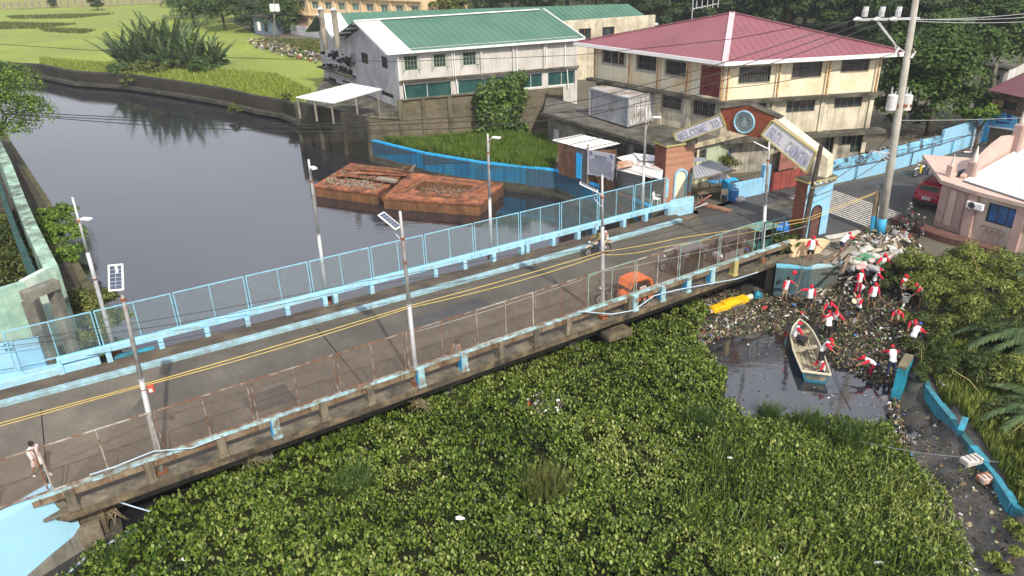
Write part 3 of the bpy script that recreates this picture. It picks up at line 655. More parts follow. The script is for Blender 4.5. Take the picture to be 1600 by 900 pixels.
# far roof, longer and higher to the right
k2 = 13.9; kr = 18.0; ke = 23.2; XF = 32.0
ze2, zr2 = 6.6, 8.95
P_ = gp(k2, 0, 0); Xe = onp(1027, 37, P_, P_+E1*10); xe = (V2(Xe)-P_).dot(E1); ze2r = Xe.z
P_ = gp(kr, 0, 0); Xr = onp(981, 6, P_, P_+E1*10); xr = (V2(Xr)-P_).dot(E1); zr2r = Xr.z
print('far roof', xe, ze2r, xr, zr2r)
roofplane(wh, gp(k2, -ov+WHT, ze2), gp(k2, xe, ze2r), gp(kr, xr, zr2r), gp(kr, -ov+WHT, zr2), green_roof, rib=.75)
roofplane(wh, gp(k2, -ov, ze2), gp(k2, -ov+WHT, ze2), gp(kr, -ov+WHT, zr2), gp(kr, -ov, zr2), white_sheet, rib=.85)
roofplane(wh, gp(ke, xr, ze2r), gp(ke, -ov, ze2), gp(kr, -ov, zr2), gp(kr, xr, zr2r), green_roof, rib=.75)
MB().bar(gp(k2, -ov-.04, ze2), gp(kr, -ov-.04, zr2), .08, .22).build('barge_board', white_paint, wh)
MB().bar(gp(k2-.1, XR1+.3, ze2+(ze2r-ze2)*.62), gp(k2-.1, xe, ze2r-.02), .12, .22).build('gutter', white_paint, wh)
for i in range(5):
    t = (i+.5)/5; MB().bar(gp(kr+.2+t*4.6, -ov, zr2-.15-t*2.1), gp(kr+.2+t*4.6, 0, zr2-.15-t*2.1), .1, .12).build('rafter', grille_m, wh)
q0 = gp(13.0, XR1, 0); q1 = gp(13.0, xe-1.0, 0)
hq = [(2+i*3.1, 3.6+i*3.1, 4.6, 6.0) for i in range(int(((q1-q0).length-3)/3.1))]
wallmesh(q0, q1, 0, 7.0, hq, .3).build('rear_wing_wall', cream_lo, wh)
for h in hq: window(wh, q0, q1, h, glass=glass_dk, frame=rustmat, grid=(2, 1))
# right end wall
wallmesh(Rt, gp(13.4, 18.9, 0), 0, 6.7, [], .3).build('end_wall', white_wall, wh)
# chimneys and soot on the gable
for px0, pyt, pyb in ((505, 16, 78), (524.5, 17, 76)):
    P, d, n = frame_pts(B, A); B_o, A_o = B+n*1.6, A+n*1.6; s, zb = sz(B_o, A_o, px0+4, pyb); _, zt = sz(B_o, A_o, px0-1, pyt); c = B_o+d*s
    MB().tube([c+Vector((0, 0, zb)), c+Vector((0, 0, zt))], .3, 10).build('chimney', M('flue_pipe', (.38, .34, .28), .7, .3, 2, (.08, .07, .06), .4, 1, .3), wh)
    MB().tube([c+Vector((0, 0, zt+.05)), c+Vector((0, 0, zt+.35))], [.42, .1], 10).build('chimney_cap', steel, wh)
mb = MB(); P, d, n = frame_pts(B, A)
rs = random.Random(3)
for i in range(70):
    t = rs.random(); px = 507+t*48; py = 78+t*22+rs.gauss(0, 3.2) if i % 2 else 100+t*13+rs.gauss(0, 2)
    s, z = sz(B, A, px, py); mb.ball(P+d*s+n*.04+Vector((0, 0, z)), .14+.28*rs.random(), 6, 4, sc=(1.3, .3, .5), jit=.5, seed=i)
stuff(mb.build('soot_crust', soot, wh))
s0_, z0_ = sz(B, A, 505, 103); s1_, z1_ = sz(B, A, 556, 117)
MB().bar(P+d*s0_+n*.4+Vector((0, 0, z0_)), P+d*s1_+n*.4+Vector((0, 0, (z0_+z1_)/2)), .8, .16).build('balcony_slab', grime, wh)
mb = MB(); s2_, z2_ = sz(B, A, 553, 78)
for j in range(3): c = P+d*(s2_-.2+.4*j)+n*.5; mb.tube([c+Vector((0, 0, 3.6)), c+Vector((.2, 0, z2_-.3))], .05, 5)
mb.build('exhaust_frame', grille_m, wh)
# lean-to with a white roof on the river side
ln = thing('lean_to', 'open lean-to with flat white roof on the wall beside the warehouse', 'shed', V2(at(530, 160, 3.4), 0))
ra, rb, rc, rd = at(462, 152, 3.3), at(520, 161, 3.3), at(597, 139, 3.9), at(549, 130, 3.9)
roofplane(ln, ra, rb, rc, rd, white_sheet, rib=.8)
for q in (ra.lerp(rb, .04), rb.lerp(ra, .05), rb.lerp(rc, .45), rb.lerp(rc, .9), ra.lerp(rb, .5)):
    MB().bar(q+Vector((0, .15, -.1)), Vector((q.x, q.y+.15, 1.3)), .16, .16, up=(1, 0, 0)).build('post', concrete, ln)
MB().prism([V2(p) for p in (PA2+Vector((.6, .3, 0)), PC+Vector((.1, .6, 0)), A, B)], -.02, 1.3).build('floor_slab', grime, ln)

# ---- the red roofed building
F0 = V2(at(1119, 272, 0)); ZE = hgt(1135.5, 95, F0)
FL = V2(at(930.5, 68, ZE)); FR = V2(at(1377, 82, ZE))
Z2 = hgt(1130, 157, F0); Z1 = hgt(1124.5, 215, F0); print('RB', F0, FL, FR, ZE, Z2, Z1)
rbd = thing('corner_building', 'three-storey cream building with a dusky red hipped roof', 'building', F0)
L1 = holes_px(FL, F0, [(943, 78, 975, 101), (997, 85, 1025, 111), (1042, 94, 1071, 119)])
L1d = holes_px(FL, F0, [(1096, 101, 1127, 150)]); L1d = [(L1d[0][0], L1d[0][1], Z2+.12, L1d[0][3])]
L2 = holes_px(FL, F0, [(934, 127, 950, 138), (968, 133, 990, 145), (998, 138, 1020, 153), (1037, 145, 1064, 172), (1085, 156, 1116, 184)])
R1 = holes_px(F0, FR, [(1156, 105, 1202, 127), (1240, 96, 1282, 119), (1317, 90, 1356, 110)])
R2 = holes_px(F0, FR, [(1152, 160, 1196, 180), (1231, 150, 1272, 174), (1307, 141, 1346, 167)])
R3 = holes_px(F0, FR, [(1240, 208, 1268, 240), (1292, 211, 1302, 250), (1318, 205, 1332, 225), (1333, 203, 1345, 238)])
wallmesh(FL, F0, Z2, ZE, L1+L1d, .3).build('upper_wall', cream, rbd); wallmesh(F0, FR, Z2, ZE, R1, .3).build('upper_wall', cream, rbd)
wallmesh(FL, F0, Z1, Z2-.2, L2, .3).build('middle_wall', cream_lo, rbd); wallmesh(F0, FR, Z1, Z2-.2, R2, .3).build('middle_wall', cream_lo, rbd)
wallmesh(FL, F0, -.1, Z1-.2, [], .3).build('ground_wall', cream_lo, rbd); wallmesh(F0, FR, -.1, Z1-.2, R3, .3).build('ground_wall', M('peeling_plaster', (.46, .43, .36), .9, .2, .9, (.17, .16, .13), .5, .7, .25, streak=.55, bump=.3), rbd)
for P, Q, hs in ((FL, F0, L1), (F0, FR, R1)):
    for h in hs: window(rbd, P, Q, h, grid=(3, 2), grille=grille_m)
for h in L2: window(rbd, FL, F0, h, grid=(3, 1), grille=grille_m)
for h in R2: window(rbd, F0, FR, h, grid=(4, 1), frame=grille_m)
for h in R3: window(rbd, F0, FR, h, grid=(2, 1), frame=grille_m)
red_door = M('oxblood_door', (.16, .03, .03), .6, .25, 2, (.22, .07, .06), .35, 2, .2, bump=.1)
P, d, n = frame_pts(FL, F0); h = L1d[0]
MB().box(P+d*((h[0]+h[1])/2)-n*.1+Vector((0, 0, (h[2]+h[3])/2)), (h[1]-h[0], .08, h[3]-h[2]), math.atan2(d.y, d.x)).build('door', red_door, rbd)
# grimy patches of render round the windows, proud of the wall
FX = M('window_surround_grime', (.30, .29, .27), .9, .3, 2, (.5, .46, .36), .4, 1.5, .3, bump=.3)
for P_, Q_, hs in ((FL, F0, L1), (FL, F0, L2[3:])):
    P, d, n = frame_pts(P_, Q_)
    for h in hs:
        for (a, b, c, e) in ((h[0]-.22, h[1]+.22, h[3]+.0, h[3]+.2), (h[0]-.22, h[1]+.22, h[2]-.25, h[2]), (h[0]-.22, h[0], h[2], h[3]), (h[1], h[1]+.22, h[2], h[3])):
            MB().box(P+d*((a+b)/2)+n*.01+Vector((0, 0, (c+e)/2)), (b-a, .03, e-c), math.atan2(d.y, d.x)).build('window_surround', FX, rbd)
# slabs that project between the storeys
def slab_out(P, Q, z, o, th, nm='ledge', m=grime, e0=0, e1=0):
    P, d, n = frame_pts(P, Q); L = (V2(Q)-P).length
    a = P-d*e0; b = P+d*(L+e1); return MB().prism([a-n*.05, b-n*.05, b+n*o, a+n*o], z-th, z).build(nm, m, rbd)
slab_out(FL, F0, Z2-.0, .55, .22, e0=.5, e1=.55); slab_out(F0, FR, Z2+.004, .55, .22, e0=.0, e1=.5); slab_out(F0, FR, Z1+.004, 1.0, .25, e0=.1, e1=.9)
slab_out(FL, F0, Z1, .3, .2)
pipe_or = M('rusty_orange_downpipe', (.42, .2, .07), .8, .3, 2, (.55, .42, .24), .4, 2, .2, bump=.2)
for P_, Q_, pxs, py, z0_, z1_ in ((FL, F0, (932, 986, 1031, 1078, 1134), 90, Z2, ZE), (F0, FR, (1139, 1219, 1297, 1374), 90, Z2, ZE), (FL, F0, (988, 1033, 1079), 150, Z1, Z2-.2), (F0, FR, (1210, 1287, 1362), 150, Z1, Z2-.2), (F0, FR, (1207, 1243, 1306, 1350), 215, 0, Z1-.2)):
    P, d, n = frame_pts(P_, Q_)
    for px in pxs:
        s = sz(P_, Q_, px, py)[0]; up_ = z0_ == Z2
        MB().box(P+d*s+n*.07+Vector((0, 0, (z0_+z1_)/2)), (.34, .16, z1_-z0_-.01), math.atan2(d.y, d.x)).build('pilaster', cream if up_ else cream_lo, rbd)
        if up_: MB().tube([P+d*(s+.0)+n*.2+Vector((0, 0, z0_)), P+d*s+n*.2+Vector((0, 0, z1_))], .06, 6).build('downpipe', pipe_or, rbd)
# hipped roof
Ofs = .95; Cn = (FL+FR)/2; BK = FL+FR-F0; corners = []
cs = [F0, FR, BK, FL]
def offc(i, o):
    p = cs[i]; a = (cs[i-1]-p).normalized(); b = (cs[(i+1) % 4]-p).normalized(); s = (a+b); k = o/max(.3, abs(a.cross(b).z)); return p-(a+b)*k
ec = [offc(i, Ofs) for i in range(4)]
ZR = hgt(1147.5, 20, Cn); ap = V2(Cn, ZR); print('apex', Cn, ZR)
for i in range(4):
    a = V2(ec[i], ZE+.05); b = V2(ec[(i+1) % 4], ZE+.05); n_ = (b-a).cross(ap-a).normalized()
    mb = MB(); mb.add([a, b, ap, a-n_*.07, b-n_*.07, ap-n_*.07], [(0, 1, 2), (5, 4, 3), (0, 3, 4, 1)])
    L = (b-a).length; u = (b-a).normalized(); foot = (ap-a).dot(u); k = int(L/.55)
    hv = (ap-a-u*foot)
    for j in range(1, k):
        s = j*L/k; t = s/foot if s < foot else (L-s)/(L-foot)
        mb.bar(a+u*s+n_*.008, a+u*s+hv*t*.985+n_*.008, .03, .018, up=n_)
    mb.build('roof', red_roof, rbd)
    MB().bar(a+Vector((0, 0, -.1)), b+Vector((0, 0, -.1)), .12, .26).build('fascia', white_paint, rbd)
    MB().bar(a+Vector((0, 0, .05)), ap+Vector((0, 0, .05)), .42 if i == 0 else .25, .05).build('hip_cap', red_cap if i == 0 else red_roof, rbd)
MB().prism([V2(c) for c in ec], ZE-.22, ZE-.05).build('soffit', cream_lo, rbd)
# antennas standing on the roof ridge
an = thing('antenna', 'thin steel television aerial standing behind the red roof', 'antenna', ap+Vector((-3, 1, -.4)))
q = ap+Vector((-2.7, 1.6, -.8)); mb = MB(); mb.tube([q, q+Vector((0, 0, 2.4))], .04, 5); mb.bar(q+Vector((0, 0, 1.0)), q+Vector((2.2, .6, 1.3)), .06, .06)
for j in range(5): mb.bar(q+Vector((.3+.45*j, .1*j, 1.0)), q+Vector((.3+.45*j, .1*j, 1.6)), .05, .05, up=(1, 0, 0))
mb.build('aerial', steel, an)

# ---- flat-roofed annex with a terrace
ZT = 2.85
T1 = V2(at(848, 178, ZT)); T2 = V2(at(1050, 238, ZT)); T3 = V2(at(1141, 216, ZT)); dT = (T3-T2).normalized(); T3 = T2+dT*((T3-T2).length+2.8)
ax_ = thing('annex', 'flat-roofed grimy concrete annex with a terrace in front of the cream building', 'building', T2)
MB().prism([T1, T2, T3, F0+Vector((.4, 0, 0)), FL, T1+(FL-F0).normalized()*2+Vector((2, 6, 0))], ZT-.25, ZT).build('terrace_slab', terrace_m, ax_)
P, d, n = frame_pts(T1, T2)
MB().bar(T1+Vector((0, 0, ZT+.06)), T2+Vector((0, 0, ZT+.06)), .35, .24).build('roof_edge', grime, ax_)
MB().bar(T2+Vector((0, 0, ZT+.08)), T3+Vector((0, 0, ZT+.08)), .3, .3).build('roof_edge', M('flaking_fascia', (.42, .36, .25), .9, .3, 1.5, (.16, .14, .11), .45, 1.3, .2, bump=.4), ax_)
LT = (T2-T1).length; ha = [(LT*.33, LT*.45, .9, 2.3), (LT*.5, LT*.66, .7, 2.3), (LT*.71, LT*.87, .7, 2.3)]
wallmesh(T1-n*.3+d*.3, T2-n*.3, -.1, ZT-.25, ha, .25).build('side_wall', concrete, ax_)
for h in ha: window(ax_, T1-n*.3+d*.3, T2-n*.3, h, grid=(4, 3), frame=grille_m, grille=grille_m)
MB().box(T1-n*.27+d*1.6+Vector((0, 0, 1.3)), (.7, .05, .9), math.atan2(d.y, d.x)).build('patch', grey_wall, ax_)
P2_, Q2_ = T2+Vector((.2, .3, 0)), T3+Vector((.1, .3, 0))
hb = holes_px(P2_, Q2_, [(1139, 232, 1187, 251), (1085, 237, 1102, 247)])
wallmesh(P2_, Q2_, -.1, ZT-.25, hb, .25).build('street_wall', green_wall_m, ax_)
window(ax_, P2_, Q2_, hb[0], glass=glass_blue, frame=dark_metal, grid=(3, 1), sill=cream_trim); window(ax_, P2_, Q2_, hb[1], grid=(3, 1), grille=grille_m)
MB().box(P2_.lerp(Q2_, .28)+Vector((.0, -.08, 1.25)), (.2, .1, 2.6), math.atan2(dT.y, dT.x)).build('downpipe', cream_trim, ax_)
# shipping container on the terrace
C0, C1_, C2_ = V2(at(921, 180, ZT+.12)), V2(at(981, 198.5, ZT+.12)), V2(at(1018, 188.5, ZT+.12))
hC = hgt(979.5, 153.5, C1_)-ZT; CB = C0+C2_-C1_
ct = thing('shipping_container', 'weathered grey shipping container with faded patches standing on the concrete terrace', 'container', V2(C1_, ZT))
contm = M('container_grey', (.33, .35, .39), .6, .15, 1, (.22, .20, .19), .35, .8, .3, streak=.35, scol=(.12, .1, .09), bump=.1)
cwm = M('container_door_white', (.60, .60, .60), .6, .15, 1.5, (.2, .18, .16), .35, 1.2, .25, streak=.3, scol=(.12, .1, .09), bump=.15)
z0_, z1_ = ZT+.12, ZT+hC
def corrug(P, Q, m, step, dep, nm):
    P, d, n = frame_pts(P, Q); L = (V2(Q)-V2(P)).length; k = int(L/step); mb = MB(); prof = []
    for i in range(k):
        s = i*L/k; w_ = L/k; prof += [(s, 0), (s+w_*.35, 0), (s+w_*.5, -dep), (s+w_*.85, -dep)]
    prof.append((L, 0)); vs = [P+d*s+n*o+Vector((0, 0, z)) for s, o in prof for z in (z0_+.15, z1_-.12)]
    mb.add(vs, [(2*i, 2*i+2, 2*i+3, 2*i+1) for i in range(len(prof)-1)]); return mb.build(nm, m, ct)
corrug(C0, C1_, contm, .28, .05, 'side_panel')
P, d, n = frame_pts(C1_, C2_); W_ = (C2_-C1_).length
for i in range(4):
    MB().box(P+d*(W_*(i+.5)/4)-n*.03+Vector((0, 0, (z0_+z1_)/2)), (W_/4-.06, .06, z1_-z0_-.25), math.atan2(d.y, d.x)).build('door_panel', cwm, ct)
for i in (.7, 1.3, 2.7, 3.3):
    q = P+d*(W_*i/4)+n*.05; MB().tube([q+Vector((0, 0, z0_+.1)), q+Vector((0, 0, z1_-.1))], .025, 5).build('locking_bar', steel, ct)
MB().prism([C0, C1_, C2_, CB], z1_-.06, z1_, bottom=True).build('roof_panel', white_rustsheet if False else M('container_roof', (.42, .41, .40), .6, .2, 1, (.22, .15, .1), .4, .8, .2), ct)
mb = MB()
for p in (C0, C1_, C2_, CB): mb.box(p+Vector((0, 0, (z0_+z1_)/2)), (.13, .13, z1_-z0_+.02), 0)
for a, b in ((C0, C1_), (C1_, C2_), (C2_, CB), (CB, C0)):
    for z in (z0_+.07, z1_-.05): mb.bar(a+Vector((0, 0, z)), b+Vector((0, 0, z)), .11, .13)
mb.build('corner_frame', contm, ct)

# ---- beige building far behind
def simple_block(name, label, P, Q, depth, H, wallm, rows, cols, z0=0, glass=None, frame=None, roofm=None, side=True, ledges=True, wz=(.32, .72), wx=(.25, .75), cat='building'):
    P = V2(P); Q = V2(Q); r = thing(name, label, cat, P+Vector((0, 0, z0))); d = (Q-P).normalized(); n = Vector((d.y, -d.x, 0)); L = (Q-P).length; fh = H/rows
    hs = []
    for i in range(cols):
        for j in range(rows): hs.append((L*(i+wx[0])/cols, L*(i+wx[1])/cols, z0+fh*(j+wz[0]), z0+fh*(j+wz[1])))
    wallmesh(P, Q, z0-1, z0+H, hs, .3).build('front_wall', wallm, r)
    for h in hs: window(r, P, Q, h, glass=glass, frame=frame, grid=(2, 1), rec=.15, fw=.08)
    if ledges:
        for j in range(1, rows+1): MB().bar(P+n*.25+Vector((0, 0, z0+fh*j-.1)), Q+n*.25+Vector((0, 0, z0+fh*j-.1)), .5, .25).build('ledge', wallm, r)
        for i in range(cols+1): MB().box(P+d*(L*i/cols)+n*.12+Vector((0, 0, z0+H/2)), (.4, .24, H), math.atan2(d.y, d.x)).build('pilaster', wallm, r)
    b = Q-n*depth; a = P-n*depth
    wallmesh(Q, b, z0-1, z0+H-.01, [], .3).build('side_wall', wallm, r); wallmesh(a, P, z0-1, z0+H-.01, [], .3).build('side_wall', wallm, r); wallmesh(b, a, z0-1, z0+H, [], .3).build('rear_wall', wallm, r)
    MB().prism([P+n*.3, Q+n*.3, b, a], z0+H, z0+H+.25).build('roof', roofm or concrete, r)
    return r
simple_block('apartment_block', 'beige multi-storey block with green-grey windows far behind the warehouse', at(468, 49, 0), at(664, 64, 0), 12, 13, beige_wall, 4, 9, glass=M('curtained_glass', (.12, .22, .21), .3, .4, .4), frame=beige_wall)
# ================================================================== plants
RNG = np.random.default_rng(11)
ORD = ['first', 'second', 'third', 'fourth', 'fifth', 'sixth', 'seventh', 'eighth', 'ninth', 'tenth', 'eleventh', 'twelfth', 'thirteenth', 'fourteenth', 'fifteenth', 'sixteenth']
def polymesh(name, V, mats, mi=None, smooth=False):
    """V: (N, k, 3) array -> N separate k-gons in one mesh"""
    N, k, _ = V.shape; me = bpy.data.meshes.new(name)
    me.vertices.add(N*k); me.vertices.foreach_set('co', V.reshape(-1).astype(np.float32)); me.loops.add(N*k); me.loops.foreach_set('vertex_index', np.arange(N*k, dtype=np.int32))
    me.polygons.add(N); me.polygons.foreach_set('loop_start', np.arange(0, N*k, k, dtype=np.int32)); me.polygons.foreach_set('loop_total', np.full(N, k, dtype=np.int32))
    for m in (mats if isinstance(mats, list) else [mats]): me.materials.append(m)
    if mi is not None: me.polygons.foreach_set('material_index', mi.astype(np.int32))
    me.update(calc_edges=True); return me
def basis(nrm):
    nrm = nrm/np.linalg.norm(nrm, axis=1, keepdims=True); r = RNG.normal(size=nrm.shape); u = r-(r*nrm).sum(1, keepdims=True)*nrm; u /= np.linalg.norm(u, axis=1, keepdims=True); return u, np.cross(nrm, u), nrm
def leaves(C, nrm, size, asp=.5, cup=.12):
    """folded four-cornered leaves at C facing nrm"""
    u, w, n = basis(nrm); s = (size*(.7+.6*RNG.random(len(C))))[:, None]
    return np.stack([C-u*s*.5, C-w*s*asp*.5+n*s*cup, C+u*s*.5, C+w*s*asp*.5+n*s*cup], 1)
def clump_cloud(R, nclump, nleaf, rc=.38, flat=.75, size=.3, seed=0, shell=.62, asp=.55):
    """crown: leaves on the outer skin of many small clumps"""
    g = np.random.default_rng(seed); out = []
    th = g.random(nclump)*2*np.pi; z = g.random(nclump)*1.7-.7; rr = shell+(1-shell)*g.random(nclump)*1.0
    z = np.clip(z, -.8, 1)
    cx = np.sqrt(1-z*z)*np.cos(th)*rr; cy = np.sqrt(1-z*z)*np.sin(th)*rr
    C = np.stack([cx, cy, z*rr*flat], 1)*R; k = nleaf//nclump
    for c in C:
        d = g.normal(size=(k, 3)); d /= np.linalg.norm(d, axis=1, keepdims=True); d[:, 2] = np.where(d[:, 2] < -.3, -d[:, 2], d[:, 2])
        r = R*rc*(.6+.55*g.random()); p = c+d*np.array([1, 1, .7])*r*(.75+.35*g.random(k))[:, None]
        out.append(leaves(p, d+np.array([0, 0, .6])+g.normal(size=(k, 3))*.45, np.full(k, size), asp))
    return np.concatenate(out)
LM_dark = leafmat('leaf_dark', [(.024, .05, .014), (.05, .095, .022), (.085, .14, .035)], .25, .5)
LM_mid = leafmat('leaf_mid', [(.03, .06, .012), (.06, .115, .022), (.10, .16, .04)], .3, .5)
LM_lite = leafmat('leaf_light', [(.05, .10, .015), (.11, .20, .025), (.20, .30, .04)], .3, .5)
LM_olive = leafmat('leaf_olive', [(.04, .058, .012), (.11, .135, .03), (.21, .215, .06)], .3, .5)
LM_far = leafmat('leaf_far', [(.03, .055, .025), (.05, .085, .035), (.085, .12, .05)], .2, .6)
bark = M('bark', (.11, .085, .06), .95, .35, 3, bump=.6)
def make_tree(label, h, R, seed, lm, nleaf=5000, size=.42, crown_z=.62, flat=.75, nclump=34, group=None, loc=(0, 0, 0)):
    t = thing('tree', label, 'tree', loc, group=group, local=True); g = random.Random(seed)
    mb = MB(); mb.tube([(0, 0, -.3), (.1, .05, h*.25), (.05*h*g.random(), .2, h*.5)], [h*.035, h*.026, h*.018], 8)
    top = Vector((.05*h*g.random(), .2, h*.45))
    for k in range(7):
        a = k*2.4+g.random(); e = Vector((math.cos(a)*R*.75, math.sin(a)*R*.75, h*(.55+.3*g.random()))); m = top.lerp(e, .5)+Vector((0, 0, h*.05))
        mb.tube([top*(.6+.4*g.random()), m, e], [h*.014, h*.009, h*.003], 5)
    mb.build('trunk', bark, t, smooth=True)
    V = clump_cloud(R, nclump, nleaf, size=size, seed=seed, flat=flat, shell=.5); V[:, :, 2] += h*crown_z
    link('crown', polymesh('crown', V, lm), t); return t
def place_copy(src, loc, rz, sc, label, group):
    c = copy_tree(src); c.location = loc; c.rotation_euler = (0, 0, rz); c.scale = (sc, sc, sc*(0.9+.25*random.random())); c['label'] = label
    if group: c['group'] = group
    return c
GW = 'trees of the dark wood beyond the buildings'
protos = [make_tree('leafy tree in the dark wood on the slope behind the red roofed building and warehouse', 11, 4.6, 1, LM_dark, group=GW, loc=at(1230, 55, 0), crown_z=.48, flat=1.1, nclump=40, nleaf=6500, size=.5),
          make_tree('leafy tree in the dark wood on the slope behind the red roofed building and warehouse', 12, 5.0, 2, LM_mid, group=GW, loc=at(1330, 48, 0), crown_z=.46, flat=1.1, nclump=40, nleaf=6500, size=.5),
          make_tree('leafy tree in the dark wood on the slope behind the red roofed building and warehouse', 10, 4.2, 3, LM_far, group=GW, loc=at(1100, 48, 0), crown_z=.46, flat=1.05, nclump=40, nleaf=6500, size=.5),
          make_tree('leafy tree in the dark wood on the slope behind the red roofed building and warehouse', 13, 5.2, 4, LM_dark, nclump=32, group=GW, loc=at(1420, 60, 0), crown_z=.44, flat=1.1, nleaf=6500, size=.5)]
gt = random.Random(5)
for px in range(720, 1780, 30):
    for (ylo, yhi) in ((-8, 10), (18, 34), (42, 56), (66, 84), (92, 104)) if px > 1395 else ((-8, 12), (20, 34), (42, 56)) if px > 1000 else ((-8, 8), (18, 30)):
        p = at(px+gt.uniform(-14, 14), gt.uniform(ylo, yhi), 0)
        place_copy(gt.choice(protos), (p.x, p.y, -.5), gt.random()*6.3, gt.uniform(.75, 1.25), protos[0]['label'], GW)
GL = 'trees at the far edge of the green field'
tl = [(285, 30, .8), (305, 42, .75), (330, 28, .95), (352, 48, .8), (378, 34, 1.0), (395, 50, .75), (420, 40, .95), (448, 52, .7), (452, 30, 1.0), (350, 8, 1.1), (420, 6, 1.2), (290, 4, .9), (480, 12, 1.0), (700, 10, 1.0), (690, 36, .6), (770, 14, .8)]
for px, py, sc in tl:
    p = at(px, py, 0); place_copy(gt.choice(protos[1:3]), (p.x, p.y, -.3), gt.random()*6.3, sc, 'hazy green tree of the far field edge, %s from the left' % ORD[sorted(tl).index((px, py, sc))], GL)
for px, py, sc, lb in [(153, 16, .45, 'small lone tree beside the low far railing across the field'), (85, 12, .3, 'low bush growing by the far railing at the top left of the field')]:
    p = at(px, py, 0); place_copy(protos[2], (p.x, p.y, -.3), 1, sc, lb, None)
# the broad tree by the utility pole, and the tree on the left bank
def big_tree(label, base, h, R, seed, lm, n, size, **k): return make_tree(label, h, R, seed, lm, nleaf=n, size=size, loc=base, **k)
big_tree('broad glossy-leaved tree standing behind the tall transformer pole', at(1448, 212, 0), 9.0, 4.5, 21, LM_mid, 9500, .38, nclump=46, crown_z=.6, flat=.95)
big_tree('second bushy tree to the left of the broad tree, half behind the cream building', at(1400, 205, 0), 6.0, 2.6, 22, LM_dark, 4500, .34, crown_z=.5, flat=1.1)
big_tree('bright green tree leaning over the left river wall', at(2, 262, 0), 7.4, 4.3, 23, LM_lite, 15000, .26, nclump=70, crown_z=.66, flat=.8)
big_tree('thin young tree with yellow green leaves by the billboard', at(1522, 232, 0), 3.6, 1.3, 24, LM_lite, 1600, .3, nclump=16, crown_z=.8, flat=.5)
big_tree('slim bare-trunked tree with olive leaves beside the beige block', at(706, 60, 0), 8, 3.0, 25, LM_olive, 3000, .5, nclump=22)

def shrub(name, label, base, R, H, lm, n, size, seed, asp=.35, group=None, stems=True):
    t = thing(name, label, 'shrub', base, group=group, local=True); g = np.random.default_rng(seed); k = max(5, n//130); V = []
    ph = g.random(k)*6.28; rr = np.sqrt(g.random(k))*R*.85; cz = H*(.25+.65*g.random(k))*(1-.5*(rr/R)**2)
    for i in range(k):
        m = n//k; d = g.normal(size=(m, 3)); d /= np.linalg.norm(d, axis=1, keepdims=True); d[:, 2] = np.abs(d[:, 2])*.9-.15
        c = np.array([np.cos(ph[i])*rr[i], np.sin(ph[i])*rr[i], cz[i]]); p = c+d*R*.3*(.5+.7*g.random((m, 1))); p[:, 2] = np.maximum(p[:, 2], .02)
        V.append(leaves(p, d+np.array([0, 0, .5])+g.normal(size=(m, 3))*.5, np.full(m, size), asp))
    link('foliage', polymesh('foliage', np.concatenate(V), lm), t)
    if stems:
        mb = MB()
        for i in range(min(k, 14)): mb.tube([(0, 0, -.1), (math.cos(ph[i])*rr[i]*.5, math.sin(ph[i])*rr[i]*.5, cz[i]*.6), (math.cos(ph[i])*rr[i], math.sin(ph[i])*rr[i], cz[i])], [.03, .02, .008], 4)
        mb.build('stems', bark, t)
    return t
def gz(px, py, z=0.0):
    """ground place on the sloping right bank under a bearing"""
    for _ in range(12): p = at(px, py, z); z = bank_z(p.x, p.y)
    return at(px, py, z)
LM_bush = leafmat('leaf_bush', [(.055, .09, .016), (.16, .21, .035), (.32, .35, .09)], .3, .5)
LM_bushd = leafmat('leaf_bush_dark', [(.025, .042, .01), (.06, .09, .018), (.13, .155, .04)], .3, .5)
rb_ = [(1395, 448, 1.0, 1.2, 1), (1425, 432, 1.3, 1.5, 0), (1460, 440, 1.5, 1.7, 0), (1500, 432, 1.5, 1.8, 0), (1545, 440, 1.5, 1.8, 0), (1590, 450, 1.6, 1.8, 0),
       (1450, 478, 1.4, 1.6, 0), (1492, 486, 1.5, 1.8, 0), (1537, 490, 1.5, 1.7, 0), (1585, 500, 1.6, 1.7, 0), (1462, 522, 1.3, 1.5, 1), (1505, 532, 1.4, 1.6, 0), (1550, 545, 1.5, 1.5, 1), (1598, 550, 1.5, 1.6, 1),
       (1452, 560, 1.0, 1.3, 1), (1490, 580, 1.2, 1.2, 1), (1540, 598, 1.3, 1.2, 1), (1595, 610, 1.4, 1.3, 0), (1585, 660, 1.2, .9, 1), (1612, 715, 1.0, .9, 0), (1412, 500, .6, .7, 0), (1420, 545, .6, .8, 1), (1640, 480, 1.6, 2, 0), (1640, 580, 1.6, 1.8, 1), (1432, 590, .6, .8, 1), (1600, 690, .9, .8, 0), (1575, 770, .35, .4, 0), (1604, 840, .7, .5, 0), (1570, 880, .6, .5, 0), (1625, 780, .8, .7, 0)]
def bush_label(i, px, py):
    bands = [(0, 455, 'uppermost row of the right bank thicket'), (455, 510, 'second row of the right bank thicket'), (510, 570, 'third row of the right bank thicket'), (570, 640, 'lowest row of the thicket above the channel'), (640, 999, 'strip right of the long teal channel wall')]
    for lo, hi, nm in bands:
        if lo <= py < hi: k = sorted(q[0] for q in rb_ if lo <= q[1] < hi).index(px); return 'leafy shrub, %s from the left in the %s' % (ORD[k], nm)
GB = 'leafy shrubs crowding the right bank below the pink building'
for i, (px, py, R, H, dk) in enumerate(rb_):
    p = gz(px, py); shrub('shrub', bush_label(i, px, py), (p.x, p.y, p.z-.1), R, H*1.2, LM_bushd if dk else LM_bush, int(1500*R), .19, 100+i, .32, GB)
p = gz(1375, 432); shrub('shrub', 'dark twiggy shrub between the pile of white sacks and the bending workers', (p.x, p.y, p.z), .8, 1.2, LM_bushd, 1500, .16, 77)
